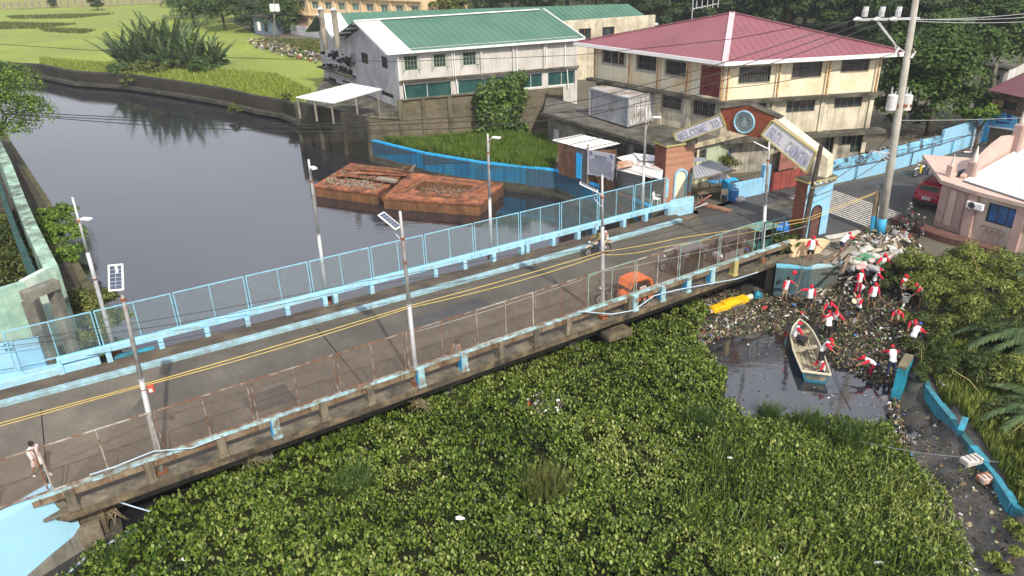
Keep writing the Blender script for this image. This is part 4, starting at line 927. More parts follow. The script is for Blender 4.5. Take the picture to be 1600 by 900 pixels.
p = at(1218, 398, -.9); shrub('shrub', 'leafy weeds climbing the gap between the bridge end and the peach board', (at(1222, 392, 0).x, at(1222, 392, 0).y, -.1), 1.0, 1.5, LM_bushd, 2600, .2, 78)
p = at(1240, 372, 0); shrub('shrub', 'green weeds with yellow blooms at the foot of the brick pillar', (p.x-.3, p.y-.6, 0), .55, 1.3, LM_mid, 900, .18, 79)
p = at(1140, 300, 0); shrub('shrub', 'overgrown weeds spilling over the blue wall beside the tarpaulin stall', (at(1128, 268, 0).x, at(1128, 268, 0).y, .2), 1.6, 1.9, LM_olive, 2600, .22, 80)
p = at(1100, 285, 0); shrub('shrub', 'low pale weeds behind the grey tarpaulin awning', (at(1108, 262, 0).x, at(1108, 262, 0).y, .2), 1.0, 1.4, LM_bush, 1200, .22, 81)
# vine mound climbing the warehouse wall
vm = thing('climbing_vine', 'thick bright green vine climbing the block wall up to the warehouse', 'vine', V2(at(785, 212, 0)))
pts = []; g = np.random.default_rng(9)
for i in range(95):
    px = g.uniform(752, 815); top = 128+6*math.sin(px*.11)+(px-752)*.02; py = g.uniform(top, 212) if i % 3 else g.uniform(112, 150) if px > 790 else g.uniform(top, 180)
    X = onp(px, py, PD1, PD3); pts.append((X.x, X.y-.5-.8*g.random(), X.z))
Vv = []
for c in pts:
    m = 95; d = g.normal(size=(m, 3)); d /= np.linalg.norm(d, axis=1, keepdims=True); d[:, 1] = -np.abs(d[:, 1])
    Vv.append(leaves(np.array(c)+d*.75*(.6+.5*g.random((m, 1))), d+g.normal(size=(m, 3))*.4, np.full(m, .33), .7))
link('foliage', polymesh('foliage', np.concatenate(Vv), LM_lite if False else leafmat('leaf_vine', [(.03, .06, .015), (.07, .13, .03), (.16, .25, .05)], .3, .5)), vm)
# left bank: vines over the river wall
for px, py, R, H, n, lb in [(88, 345, 1.5, 1.4, 2600, 'yellow green creeper spilling off the left river wall, upper clump'), (92, 372, 1.5, 1.3, 2800, 'lime green creeper on the left river wall, middle clump'),
                            (102, 405, 1.2, 1.1, 2000, 'lime green creeper on the left river wall, lower clump'), (128, 478, 1.6, .9, 2600, 'olive weeds beside the stone frame at the bridge foot'), (155, 478, 1.3, .8, 2200, 'olive weeds around the base of the leftmost lamp pole'),
                            (170, 500, 1.1, .7, 1600, 'low green weeds behind the blue mesh fence near the mint wall'), (110, 510, 1.2, .9, 1900, 'dark weeds behind the blue mesh fence against the stone frame'), (140, 535, 1.1, .8, 1500, 'dark low weeds at the foot of the blue mesh fence'), (178, 545, .8, .5, 900, 'sparse weeds under the blue parapet beside the rightward lamp pole')]:
    p = at(px, py, -.2); shrub('creeper', lb, (p.x, p.y, -.4), R, H, LM_lite if 'lime' in lb or 'yellow' in lb else LM_olive, n, .2, int(px), .6, stems=False)
for i, (px, py, R, H) in enumerate([(8, 395, 2.4, 2.2), (30, 430, 2.0, 1.8), (5, 440, 2.4, 1.8), (38, 380, 1.2, 1.2), (-30, 400, 2.5, 2.2), (15, 350, 1.3, .8)]):
    p = at(px, py, .5); shrub('shrub', 'olive shrub inside the mint green compound wall, %s from its front' % ORD[i], (p.x, p.y, .3), R, H, LM_olive if i % 2 else LM_bushd, 2600, .24, 300+i, .35, 'shrubs inside the mint green compound')
# weeds on the ledge of the far river wall
for px, py, R, H, lb in [(205, 138, 1.3, 2.2, 'spindly weed hanging on the far river wall below the palms'), (20, 132, 4, 1.4, 'low weeds growing at the waterline of the far river wall on the left'), (48, 134, 2.6, 1.6, 'pale grass tuft at the foot of the far river wall'), (375, 176, 1.2, 1.2, 'small pale weed at the waterline near the warehouse end of the river wall'), (450, 158, 1.0, 1.0, 'weed tuft on top of the river wall beside the lean-to')]:
    p = at(px, py, -1.6 if 'top' not in lb else 0); shrub('weed', lb, (p.x, p.y-.4, p.z), R, H, LM_olive, 700, .3, int(px)+9, .3, stems=False)

# ---- palms: fronds are parts
frond_m = leafmat('palm_leaf', [(.03, .06, .02), (.06, .105, .035), (.11, .155, .06)], .35, .45, .15)
def frond_mesh(L, droop, n=30, wmax=.95, seed=0, w=.10):
    g = random.Random(seed); mb = MB(); pts = []
    for i in range(n+1):
        t = i/n; pts.append(Vector((L*(math.sin(t*droop)/max(droop, .01)), 0, L*(1-math.cos(t*droop))/max(droop, .01)*-1)))
    mb.tube(pts[::3]+[pts[-1]], [.05*(1-i/(n/3+2))+.008 for i in range(len(pts[::3])+1)], 4)
    for i in range(4, n+1):
        t = i/n; p = pts[i]; d = (pts[i]-pts[i-1]).normalized(); ln = wmax*math.sin(min(1, t*1.15+.12)*math.pi*.9)**.6*(.85+.3*g.random())
        for sg in (-1, 1):
            tip = p+Vector((0, sg, 0))*ln*.75+d*ln*.55+Vector((0, 0, -ln*.25-.1*g.random())); m = p.lerp(tip, .5)+Vector((0, 0, ln*.08)); u = d*w
            mb.add([p-u, p+u, m+u*1.1, tip, m-u*.9], [(0, 1, 2, 3, 4)])
    return mb.mesh('frond', frond_m)
FR_up = [frond_mesh(6.6, .5, seed=1), frond_mesh(5.6, .9, seed=2), frond_mesh(7.2, .35, seed=3)]
def palm(label, base, n, el0, el1, sc, seed, meshes, group=None, azr=(0, 6.28)):
    t = thing('palm', label, 'palm', base, group=group, local=True); g = random.Random(seed); sc *= .82 if n == 15 else 1
    MB().tube([(0, 0, -.3), (0, 0, .9*sc)], [.4*sc, .25*sc], 8).build('trunk', bark, t)
    for i in range(n):
        o = link('frond', g.choice(meshes), t); a = azr[0]+(azr[1]-azr[0])*(i+.5*g.random())/n; e = math.radians(g.uniform(el0, el1))
        o.rotation_euler = (0, -e, a); o.location = (0.2*math.cos(a), .2*math.sin(a), .5*sc); s = sc*g.uniform(.8, 1.1); o.scale = (s, s, s)
    return t
GN = 'spiky palms in the clump on the green field'
for i, (px, py, sc) in enumerate([(188, 100, .85), (205, 106, .9), (232, 106, 1.0), (252, 100, 1.15), (270, 102, 1.2), (286, 100, 1.15), (300, 108, 1.0), (322, 100, .9), (338, 104, .75), (262, 110, .8), (222, 96, 1.0)]):
    p = at(px, py, .1); palm('%s feathery palm from the left in the spiky clump on the green field' % ORD[[188, 205, 222, 232, 252, 262, 270, 286, 300, 322, 338].index(px)], (p.x, p.y, .1), 15, 50, 88, sc, i, FR_up, GN)
for i, (px, py, R, H) in enumerate([(262, 108, 2.2, 3.6), (300, 104, 2.6, 4.4), (318, 112, 2.2, 2.2), (245, 113, 1.6, 1.6), (190, 112, 2, 1.4), (225, 112, 1.6, 1.6), (345, 100, 1.5, 1.5)]):
    p = at(px, py, .1); shrub('shrub', 'rounded bush, %s from the left at the foot of the spiky palms' % ORD[[190, 225, 245, 262, 300, 318, 345].index(px)], (p.x, p.y, .0), R, H, LM_lite if i == 1 else LM_olive if i % 2 else LM_mid, 1400, .38, 500+i, .5, 'bushes at the foot of the spiky palms')
FR_dr = [frond_mesh(4.6, 1.1, seed=5, wmax=.8), frond_mesh(4.0, 1.3, seed=6, wmax=.7)]
p = gz(1660, 560); palm('coconut palm reaching its feathery fronds in from the right edge', (p.x, p.y, p.z+.7), 9, 5, 35, .95, 40, FR_dr, azr=(2.3, 4.4))
p = gz(1650, 660); palm('second palm with low arching fronds over the blue channel wall', (p.x, p.y, p.z+.3), 7, 5, 30, .7, 41, FR_dr, azr=(2.2, 4.2))
p = gz(1690, 455); palm('feathery palm at the right edge in front of the pink building', (p.x, p.y, p.z+.6), 7, 10, 45, .8, 42, FR_dr, azr=(2.4, 4.2))
p = at(1205, 430, -1.6); palm('small fan of dark fronds under the bridge end by the blue wall', (p.x-.4, p.y+.9, -1.5), 8, 15, 60, .3, 43, FR_dr)

# ---- blades of grass: stuff
def blades(name, label, polyw, n, h, z, lm, w=.03, cat='grass', zf=None, seed=0, lean=.5):
    g = np.random.default_rng(seed); P = np.array([(p[0], p[1]) for p in polyw]); lo, hi = P.min(0), P.max(0); out = []
    def inside(Q):
        c = np.zeros(len(Q), bool); j = len(P)-1
        for i in range(len(P)):
            a, b = P[i], P[j]; cond = ((a[1] > Q[:, 1]) != (b[1] > Q[:, 1])) & (Q[:, 0] < (b[0]-a[0])*(Q[:, 1]-a[1])/(b[1]-a[1]+1e-12)+a[0]); c ^= cond; j = i
        return c
    Q = lo+(hi-lo)*g.random((int(n*2.2), 2)); Q = Q[inside(Q)][:n]; m = len(Q)
    zz = np.full(m, z) if zf is None else np.array([zf(a, b) for a, b in Q]); B_ = np.column_stack([Q, zz]); a = g.random(m)*6.28; H = h*(.5+.9*g.random(m)); ln = H*lean*g.random(m)
    s = np.stack([np.cos(a+1.57), np.sin(a+1.57), np.zeros(m)], 1)*w; d = np.stack([np.cos(a)*ln, np.sin(a)*ln, H], 1)
    V = np.stack([B_-s, B_+s, B_+d*.6+s*.8+[0, 0, .02], B_+d, B_+d*.6-s*.8], 1)
    o = link(name, polymesh(name, V, lm)); tag(o, label, cat, kind='stuff'); return o
LM_grass = leafmat('grass_blade', [(.05, .10, .015), (.10, .17, .025), (.17, .23, .05)], .2, .6)
gp_ = [BP[0]+Vector((.4, .4, 0)), BP[1]+Vector((0, .4, 0)), BP[2]+Vector((0, .4, 0)), BP[3], BP[4]+Vector((0, .4, 0)), V2(at(872, 232)), V2(at(868, 216)), V2(at(752, 211)), V2(at(660, 222))]
blades('grass', 'tall bright grass growing between the blue river wall and the block wall', gp_, 26000, .55, 0, LM_grass, .035, seed=1)
fe = [FW[i] for i in range(3, 11)]+[Vector((-23.4, 92, 0)), at(430, 118), at(360, 112), at(290, 112), at(200, 104), at(60, 92)]
blades('grass', 'ragged yellow green grass along the top of the field river wall', [V2(p)+Vector((.0, .4, 0)) for p in fe], 30000, .45, 0, leafmat('grass_field', [(.14, .20, .03), (.22, .28, .045), (.30, .34, .07)], .2, .6), .06, seed=2)
for k_, pg in enumerate([[(0, 36), (120, 38), (60, 45), (0, 46)], [(60, 44), (150, 48), (130, 53), (70, 50)], [(400, 62), (500, 64), (500, 84), (430, 72)], [(10, 26), (180, 22), (120, 29), (20, 30)]]): blades('grass', '%s band of taller dull green weeds across the field' % ['farthest left', 'middle', 'right-hand', 'nearest left'][k_], [at(a_, b_, 0) for a_, b_ in pg], 2600, .4, 0, LM_olive, .11, seed=50+k_)
blades('grass', 'weedy grass on the dark bank at the right of the channel wall', [gz(1460, 600), gz(1530, 680), gz(1612, 810), gz(1660, 800), gz(1680, 520), gz(1480, 500), gz(1440, 560)], 16000, .45, 0, LM_bush, .03, zf=bank_z, seed=3)

# ---- floating hyacinth
HP = [(60, 960), (110, 902), (155, 862), (217, 832), (250, 799), (282, 779), (317, 765), (352, 742), (380, 722), (442, 700), (490, 684), (536, 664), (583, 653), (617, 636), (661, 623), (724, 611), (770, 586), (817, 570), (850, 557), (925, 532), (1012, 512), (1062, 488), (1082, 476), (1112, 492), (1098, 512), (1088, 535), (1112, 560), (1137, 590), (1128, 618), (1160, 650), (1200, 670), (1240, 652), (1290, 665), (1340, 662), (1384, 668), (1402, 700), (1436, 742), (1478, 792), (1500, 840), (1530, 910), (1540, 960)]
HW = [at(a, b, WZ) for a, b in HP]
hyf = M('hyacinth_gap_shade', (.013, .019, .006), .8, .5, 2.5, (.026, .024, .014), .4, 1.5, .3, bump=.8, bscale=9, spec=.03)  # dark sheet painting the shaded gaps and low stems between leaves
o = MB().prism([V2(p) for p in HW], WZ-.05, WZ+.07).build('hyacinth_mat', hyf); tag(o, 'dark sheet standing in for stems and shade beneath the water hyacinths', 'shade sheet', kind='stuff')
def poly_sample(P, n, g):
    P = np.array([(p[0], p[1]) for p in P]); lo, hi = P.min(0), P.max(0); Q = lo+(hi-lo)*g.random((n, 2)); c = np.zeros(len(Q), bool); j = len(P)-1
    for i in range(len(P)):
        a, b = P[i], P[j]; c ^= ((a[1] > Q[:, 1]) != (b[1] > Q[:, 1])) & (Q[:, 0] < (b[0]-a[0])*(Q[:, 1]-a[1])/(b[1]-a[1]+1e-12)+a[0]); j = i
    return Q[c]
g = np.random.default_rng(4); Q = poly_sample(HW, 245000, g)
def fnoise(Q, s, o=0): return np.array([mnoise.noise(Vector((a*s+o, b*s-o, .3))) for a, b in Q])
ncl = fnoise(Q, 1.7, 3); nb = fnoise(Q, .25, 9)
keep = g.random(len(Q)) < np.clip(.85+ncl*1.7, .12, 1); Q = Q[keep]; ncl = ncl[keep]; nb = nb[keep]
m = len(Q); print('hyacinth leaves', m)
az = g.random(m)*6.28; tilt = np.radians(np.clip(g.normal(52, 22, m), 0, 89)); H = .16+.26*g.random(m)+.26*ncl+.12*nb
n_ = np.stack([np.cos(az)*np.sin(tilt), np.sin(az)*np.sin(tilt), np.cos(tilt)], 1)
u = np.stack([-np.cos(az)*np.cos(tilt), -np.sin(az)*np.cos(tilt), np.sin(tilt)], 1)   # leaf tip direction
w = np.cross(n_, u); C = np.column_stack([Q, WZ+.05+H]); s = ((.040+.042*g.random(m)**1.5)*(1+.35*nb))[:, None]
V = np.stack([C-u*s*1.15, C-w*s*.6-u*s*.45+n_*s*.2, C-w*s*.66+u*s*.35+n_*s*.24, C+u*s*1.25, C+w*s*.66+u*s*.35+n_*s*.24, C+w*s*.6-u*s*.45+n_*s*.2], 1)
LM_hy = leafmat('hyacinth_leaf', [(.014, .030, .005), (.048, .092, .011), (.105, .172, .02), (.175, .235, .032), (.34, .37, .12)], .3, .42, .2, .22)
o = link('water_hyacinth', polymesh('water_hyacinth', V, LM_hy)); tag(o, 'dense carpet of glossy green water hyacinth covering the river below the bridge', 'water hyacinth', kind='stuff')
# taller clumps of grass and reed standing in the hyacinth
for i, (px, py, R, H, n, lb) in enumerate([(548, 765, .8, .7, 220, 'pale spiky grass tuft in the hyacinth left of centre'), (850, 775, .9, .8, 260, 'dry straw-coloured reed clump in the middle of the hyacinth'), (1090, 665, .8, .6, 240, 'soft grey green fern clump near the open pool'), (1262, 672, .6, .7, 200, 'long-leaved tuft at the pool edge'), (1200, 655, .5, .6, 140, 'small reed tuft at the left pool edge'), (180, 885, .5, .5, 160, 'yellow green grass tuft at the bottom left'), (1330, 690, .9, .6, 240, 'broad grass tuft between pool and channel'), (720, 640, .9, .4, 260, 'yellowing tuft beside the floating rubbish')]):
    c = at(px, py, WZ); poly = [(c.x+R*math.cos(a), c.y+R*math.sin(a)) for a in [k*.785 for k in range(8)]]
    blades('grass_tuft', lb, poly, n*3, H, WZ+.05, LM_olive if i in (1, 7) else LM_mid, .012, cat='grass tuft', seed=20+i, lean=1.1)
blades('reeds', 'long thin grass leaves mixed through the hyacinth at the right side', [at(a, b, WZ) for a, b in [(1120, 660), (1200, 680), (1380, 680), (1440, 745), (1500, 860), (1520, 940), (1150, 940), (1050, 800)]], 9000, .5, WZ+.05, LM_hy, .012, cat='reeds', seed=33, lean=1.2)
# ================================================================== arch, stalls, pink building, walls, barges
def text_mesh(txt, m, name, parent, o, ux, uy, hgt_, depth=.03, width=None):
    """flat lettering laid on a plane: o = baseline start, ux along, uy up (unit)"""
    cu = bpy.data.curves.new('t', 'FONT'); cu.body = txt; cu.size = 1; cu.extrude = .02; cu.offset = .012
    ob = bpy.data.objects.new('t', cu); COL.objects.link(ob); dg = bpy.context.evaluated_depsgraph_get(); me = bpy.data.meshes.new_from_object(ob.evaluated_get(dg)); bpy.data.objects.remove(ob)
    xs_ = [v.co.x for v in me.vertices]; ys_ = [v.co.y for v in me.vertices]; sx = (width/(max(xs_)-min(xs_))) if width else hgt_/.72; sy = hgt_/max(.3, (max(ys_)-min(ys_) if len(txt) > 1 else .72))
    ux, uy = Vector(ux), Vector(uy); n = ux.cross(uy).normalized(); x0_ = min(xs_)
    for v in me.vertices: v.co = Vector(o)+ux*((v.co.x-x0_)*sx)+uy*(v.co.y*sy)+n*(.01+v.co.z*depth/.02*.5+depth*.5)
    me.materials.clear(); me.materials.append(m); me.name = name; ob = link(name, me, parent); return ob
def plate(poly, n, t, mb=None):
    """solid plate: polygon of 3-D points facing n, thickness t behind"""
    mb = mb or MB(); k = len(poly); f = [Vector(p) for p in poly]; b = [p-n*t for p in f]
    nn = (f[1]-f[0]).cross(f[2]-f[0])
    fs = [tuple(range(k)), tuple(range(2*k-1, k-1, -1))]+[(i, k+i, k+(i+1) % k, (i+1) % k) for i in range(k)]
    if nn.dot(n) < 0: fs = [q[::-1] for q in fs]
    return mb.add(f+b, fs)
# ---- welcome arch
pl0, pl1 = V2(at(1036, 321, 0)), V2(at(1079, 313, 0)); PLh = hgt(1087, 223, pl1)
pr0, pr1 = V2(at(1250, 374, 0)), V2(at(1290, 364, 0)); PRh = hgt(1304, 278, pr1)
arch = thing('welcome_arch', 'welcome arch on two pillars with brick pentagon, round seal and slanting name boards', 'arch', (pl1+pr0)/2)
def pillar(p, q, H, dep, fm, sm, cap):
    d = (q-p).normalized(); n = Vector((d.y, -d.x, 0)); bk = -n*dep
    MB().prism([p, q, q+bk, p+bk], -.3, H).build('pillar', fm, arch)
    MB().prism([p-d*.12+n*.12, q+d*.12+n*.12, q+d*.12+bk-n*.12, p-d*.12+bk-n*.12], H, H+.12).build('pillar_cap', cap, arch); MB().prism([p-d*.1+n*.1, q+d*.1+n*.1, q+d*.1+bk-n*.1, p-d*.1+bk-n*.1], H+.12, H+.17).build('cap_top', grime, arch); return d, n, bk
brk1 = brickmat('arch_bricks_front', (.46, .20, .12), (.38, .15, .09), (.42, .30, .22), .24, .085, (pl1-pl0).normalized(), .012, (.25, .14, .1), .15, .4)
d, n, bk = pillar(pl0, pl1, PLh, 1.3, brk1, None, yellow_trim)
brkS = brickmat('arch_bricks_shaded', (.24, .075, .045), (.16, .05, .035), (.13, .08, .06), .24, .085, Vector((-.75, .66, 0)), .012, (.06, .03, .02), .3, .4)  # front bricks darkened, painting shade onto the pillar's left side
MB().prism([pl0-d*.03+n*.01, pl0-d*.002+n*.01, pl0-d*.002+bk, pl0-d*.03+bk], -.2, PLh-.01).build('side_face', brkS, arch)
def archway(p, q, sx, w, z0, h, m_in, m_tr, trim=.09):
    d = (q-p).normalized(); n = Vector((d.y, -d.x, 0)); c = p.lerp(q, sx); prof = []
    for s, z in [(-w/2, z0)]+[(-w/2*math.cos(a), h-w/2+w/2*math.sin(a)) for a in [math.pi*i/8 for i in range(9)]]+[(w/2, z0)]: prof.append((s, z))
    plate([c+d*s+n*.02+Vector((0, 0, z)) for s, z in prof], n, .03).build('arched_niche', m_in, arch)
    mb = MB()
    for i in range(len(prof)-1):
        a = c+d*prof[i][0]+n*.05+Vector((0, 0, prof[i][1])); b = c+d*prof[i+1][0]+n*.05+Vector((0, 0, prof[i+1][1])); mb.bar(a, b, trim, trim, up=n)
    if trim > .03: mb.build('arch_trim', m_tr, arch)
archway(pl0, pl1, .56, .95, .1, 2.35, M('cream_door', (.72, .68, .52), .7, .1, 2, bump=.1), blue_lt, .13)
MB().box(pl0.lerp(pl1, .93)+n*.03+Vector((0, 0, 1.3)), (.16, .06, 1.3), math.atan2(d.y, d.x)).build('blue_panel', blue_lt, arch)
MB().box(pl0.lerp(pl1, .10)+n*.03+Vector((0, 0, 1.2)), (.16, .06, 1.3), math.atan2(d.y, d.x)).build('blue_panel', blue_lt, arch)
d, n, bk = pillar(pr0, pr1, PRh, .85, blue_wall2, None, yellow_trim)
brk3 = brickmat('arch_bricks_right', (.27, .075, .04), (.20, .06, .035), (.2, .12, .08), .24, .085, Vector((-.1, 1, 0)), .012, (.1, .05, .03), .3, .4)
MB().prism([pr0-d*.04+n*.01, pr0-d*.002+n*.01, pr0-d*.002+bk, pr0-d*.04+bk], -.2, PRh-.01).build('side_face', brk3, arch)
archway(pr0, pr1, .47, .78, -.1, 2.0, M('dark_brown_niche', (.12, .06, .05), .8, .3, 3, bump=.2), dark_metal, .05)
# sign plane from pillar to pillar
SP, SQ = (pl0+pl1)/2+Vector((0, .35, 0)), (pr0+pr1)/2-n*.6
sd = (SQ-SP).normalized(); sn = Vector((sd.y, -sd.x, 0)); UP = Vector((0, 0, 1))
def spx(px, py, o=0.0): return onp(px, py, SP+sn*o, SQ+sn*o)
brkP = brickmat('arch_bricks_pentagon', (.33, .09, .045), (.24, .06, .035), (.16, .07, .045), .22, .075, sd, .010, (.1, .04, .025), .25, .5)
plate([spx(*q) for q in [(1125, 170), (1173, 165.5), (1214, 186), (1184, 216), (1136, 204)]], sn, .7).build('brick_pentagon', brkP, arch)
MB().bar(spx(1124, 169, .05)-sn*.3, spx(1173, 164.5, .05)-sn*.42, .72, .07, up=UP).build('coping', grime, arch); MB().bar(spx(1173, 164.5, .05)-sn*.3, spx(1216, 185.5, .05)-sn*.42, .72, .07, up=UP).build('coping', grime, arch)
c = spx(1163.5, 190.5); rr = (spx(1163.5, 172.5)-c).length
MB().torus(c+sn*.06, sn, rr*.94, rr*.085, 28, 6).build('seal_ring', blue_lt, arch); sl = MB().disc(c+sn*.03, sn, rr*.9, .06, 28).build('seal_disc', M('seal_slate', (.10, .145, .155), .7, .2, 6, (.2, .25, .25), .4, 6, .2, bump=.2), arch)
grey_rel = M('seal_relief', (.28, .33, .33), .7, .2, 6, bump=.2); MB().torus(c+sn*.07, sn, rr*.68, rr*.022, 26, 5).build('seal_band', grey_rel, arch)
mb = MB(); e = lambda a, b: c+sd*(a*rr)+UP*(b*rr)+sn*.075
plate([e(-.34, -.22), e(.34, -.22), e(.24, -.38), e(-.24, -.38)], sn, .04, mb); plate([e(-.04, -.2), e(.04, -.2), e(.03, .45), e(-.03, .45)], sn, .04, mb); plate([e(.06, -.15), e(.34, -.15), e(.06, .36)], sn, .04, mb); plate([e(-.06, -.15), e(-.28, -.15), e(-.06, .25)], sn, .04, mb)
mb.build('seal_emblem', grey_rel, arch)
for k in range(22):
    a = math.pi*2*k/22; q = c+(sd*math.cos(a)+UP*math.sin(a))*rr*.79+sn*.07; t_ = (-sd*math.sin(a)+UP*math.cos(a)); MB().bar(q-t_*rr*.05, q+t_*rr*.05, rr*.09, .02, up=sn).build('seal_letter', grey_rel, arch)
def board(q4, txt, th=.35):
    TLp, TRp, BRp, BLp = [spx(*q) for q in q4]; plate([TLp, TRp, BRp, BLp], sn, th).build('name_board', cream_trim, arch)
    ce = (TLp+TRp+BRp+BLp)/4; ins = [ce+(p-ce)*.93 for p in (TLp, TRp, BRp, BLp)]
    plate([p+sn*.03 for p in ins], sn, .04).build('board_face', sign_white, arch)
    mb = MB(); o4 = [TLp, TRp, BRp, BLp]
    for i in range(4): mb.bar(o4[i]+sn*.04, o4[(i+1) % 4]+sn*.04, .08, .08, up=sn)
    mb.build('board_trim', yellow_trim, arch)
    a0, a1 = ins[3], ins[2]; up_ = (ins[0]-ins[3]); n_ = len(txt); x0, x1 = .05, .97
    for i, ch in enumerate(txt):
        if ch == ' ': continue
        t0 = x0+(x1-x0)*i/n_; t1 = x0+(x1-x0)*(i+.80)/n_; p = a0.lerp(a1, t0)+up_*.16+sn*.03; ux = (a0.lerp(a1, t1)-a0.lerp(a1, t0)); uy = (ins[0].lerp(ins[1], t0)-a0.lerp(a1, t0))
        w_ = ux.length*(.25 if ch == '.' else 1)
        text_mesh(ch, letter_m, 'letter', arch, p, ux.normalized(), uy.normalized(), uy.length*.66 if ch != '.' else uy.length*.66, .03, width=w_) if ch != '.' else MB().box(p+ux*.1+uy*.05, (.1, .04, .1), math.atan2(sd.y, sd.x)).build('letter', letter_m, arch)
board([(1052.5, 207), (1126.5, 178), (1134.5, 197), (1058.5, 224.5)], 'WELCOME TO')
board([(1207, 188), (1276, 238), (1261, 270), (1190, 210)], 'BRGY. CAINGIN')
# thick cream top of the right arm, and the upright end over the pillar
mb = MB(); a, b, c_, dd = spx(1209, 187), spx(1288, 243), spx(1285, 252), spx(1207, 196)
plate([spx(1211, 184.5, .02), spx(1294, 248, .02), spx(1290, 262, .02), spx(1274, 240, .02), spx(1207, 190, .02)], sn, .85, mb); mb.build('sloping_beam', cream_trim, arch)
plate([spx(1271, 243, .03), spx(1294, 249, .03), spx(1291, 279, .03), spx(1268, 279, .03)], sn, .8).build('end_block', cream_trim, arch)
plate([spx(1273.5, 249, .08), spx(1281, 253, .08), spx(1279, 276, .08), spx(1270, 276, .08)], sn, .06).build('end_panel', sign_white, arch)
plate([spx(1054, 226, .0), spx(1085, 215, .0), spx(1085, 226, .0), spx(1054, 234, .0)], sn, .35).build('support_block', grime, arch)
# the wooden pole by the right pillar
wp0 = V2(at(1251, 384, 0)); wph = hgt(1273, 228, wp0)
wpo = thing('utility_pole', 'dark weathered wooden pole leaning in front of the arch', 'pole', wp0); MB().tube([wp0-UP*.3, Vector((wp0.x+.35, wp0.y+.1, wph))], [.17, .12], 10).build('pole', wood_dk, wpo)
MB().bar(Vector((wp0.x+.0, wp0.y-.2, wph*.60)), Vector((wp0.x+1.5, wp0.y+.1, wph*.66)), .1, .1).build('cross_arm', wood, wpo)
for k in range(4): MB().disc((wp0.x+.2+.35*k, wp0.y-.15+.07*k, wph*.62+.16), UP, .06, .14, 8).build('insulator', cream_trim, wpo)

# ---- plank shack with a white roof
def post(mb, p, z0, z1, w=.1): mb.bar(V2(p, z0), V2(p, z1), w, w, up=(1, 0, 0))
sh = thing('plank_shack', 'small rusty plywood shack with a white sheet roof and blue door', 'shack', V2(at(905, 268, 0)))
r4 = [at(863, 219, 2.5), at(921, 236, 2.5), at(969, 225, 2.9), at(909, 210, 2.9)]
for i in range(3):
    a, b = r4[0].lerp(r4[1], i/3), r4[0].lerp(r4[1], (i+1)/3); e_, f_ = r4[3].lerp(r4[2], i/3), r4[3].lerp(r4[2], (i+1)/3); g_ = UP*(.02*i)
    roofplane(sh, a+g_, b+g_, f_+g_, e_+g_, white_sheet, rib=.3, name='roof_sheet', th=.03, ribh=.02)
w0, w1, w2 = V2(r4[0].lerp(r4[1], .18)), V2(r4[0].lerp(r4[1], .68)), V2(r4[0].lerp(r4[1], .97))
ply = M('rusty_plywood', (.17, .09, .06), .9, .35, 1.5, (.09, .05, .035), .45, 1.2, .3, streak=.3, bump=.3)
for k in range(4): a = w0.lerp(w1, k/4); b = w0.lerp(w1, (k+1)/4-.01); wallmesh(a, b, 0, 2.4+.01*k, t=.05).build('wall_board', ply, sh)
wallmesh(w1, w2, 0, 2.4, t=.05).build('wall_board', M('grey_shade_board', (.10, .10, .11), .9, .3, 2, bump=.2), sh)
MB().box(w1.lerp(w2, .16)-Vector((0, .05, -1.15)), (.55, .06, 1.9), math.atan2((w2-w1).y, (w2-w1).x)).build('door', blue_wall, sh)
bk_ = V2(r4[2]); wallmesh(w2, w2+(bk_-w2)*.9, 0, 2.5, t=.05).build('wall_board', ply, sh); wallmesh(w0+(V2(r4[3])-V2(r4[0]))*.9, w0, 0, 2.5, t=.05).build('wall_board', ply, sh)
for t in (.1, .5, .9): q = r4[0].lerp(r4[1], t)+UP*.08; q2 = r4[3].lerp(r4[2], t)+UP*.08; MB().bar(q, q2, .05, .04).build('roof_batten', wood, sh)
bar_ = thing('barrel', 'dark blue plastic drum standing by the plank shack wall', 'barrel', V2(at(893, 272, 0))); q = V2(at(893, 271, 0))
MB().tube([q, q+UP*.15, q+UP*.45, q+UP*.75, q+UP*.8], [.26, .29, .29, .27, .1], 14).build('drum', M('drum_navy', (.02, .05, .16), .5, .2, 3, bump=0), bar_)
# ragged notice board
nb_ = thing('notice_board', 'tall white printed tarpaulin notice, torn along its bottom edge', 'sign', V2(at(940, 300, 0)))
NP, NQ = V2(at(917, 287, 0)), V2(at(962, 303, 0)); nd = (NQ-NP).normalized(); nn_ = Vector((nd.y, -nd.x, 0))
npx = lambda x, y, o=0: onp(x, y, NP+nn_*o, NQ+nn_*o)
pts_ = [(918, 233.5), (961.5, 241.5), (960, 262), (959, 278), (957, 284), (953, 280), (950, 282), (946, 276), (942, 280), (938, 275), (934, 276), (930, 274), (917, 272.5)]
plate([npx(*q) for q in pts_], nn_, .03).build('tarpaulin', M('notice_white', (.56, .57, .62), .7, .08, 1.5, (.42, .43, .47), .35, 1.2, .3, bump=.1), nb_)
plate([npx(932, 274, -.05), npx(959, 277, -.05), npx(961, 302, -.05), npx(938, 296, -.05)], nn_, .03).build('torn_board', M('torn_wood', (.15, .085, .05), .9, .4, 4, bump=.4), nb_)
ink = M('notice_ink', (.22, .23, .30), .8, .2, 6, bump=0)
mb = MB(); rz_ = random.Random(8)
for r in range(13):
    y = 240.5+r*2.35
    x = 921+(8 if r < 3 else 0); xe_ = 956-(8 if r < 3 else 0)
    while x < xe_:
        w_ = rz_.uniform(1.2, 4.5); mb.bar(npx(x, y+(x-918)*.18, .012), npx(min(x+w_, xe_), y+(min(x+w_, xe_)-918)*.18, .012), .012, .055 if r > 2 else .09, up=nn_ if False else UP); x += w_+.9
stuff(mb.build('printed_lines', ink, nb_))
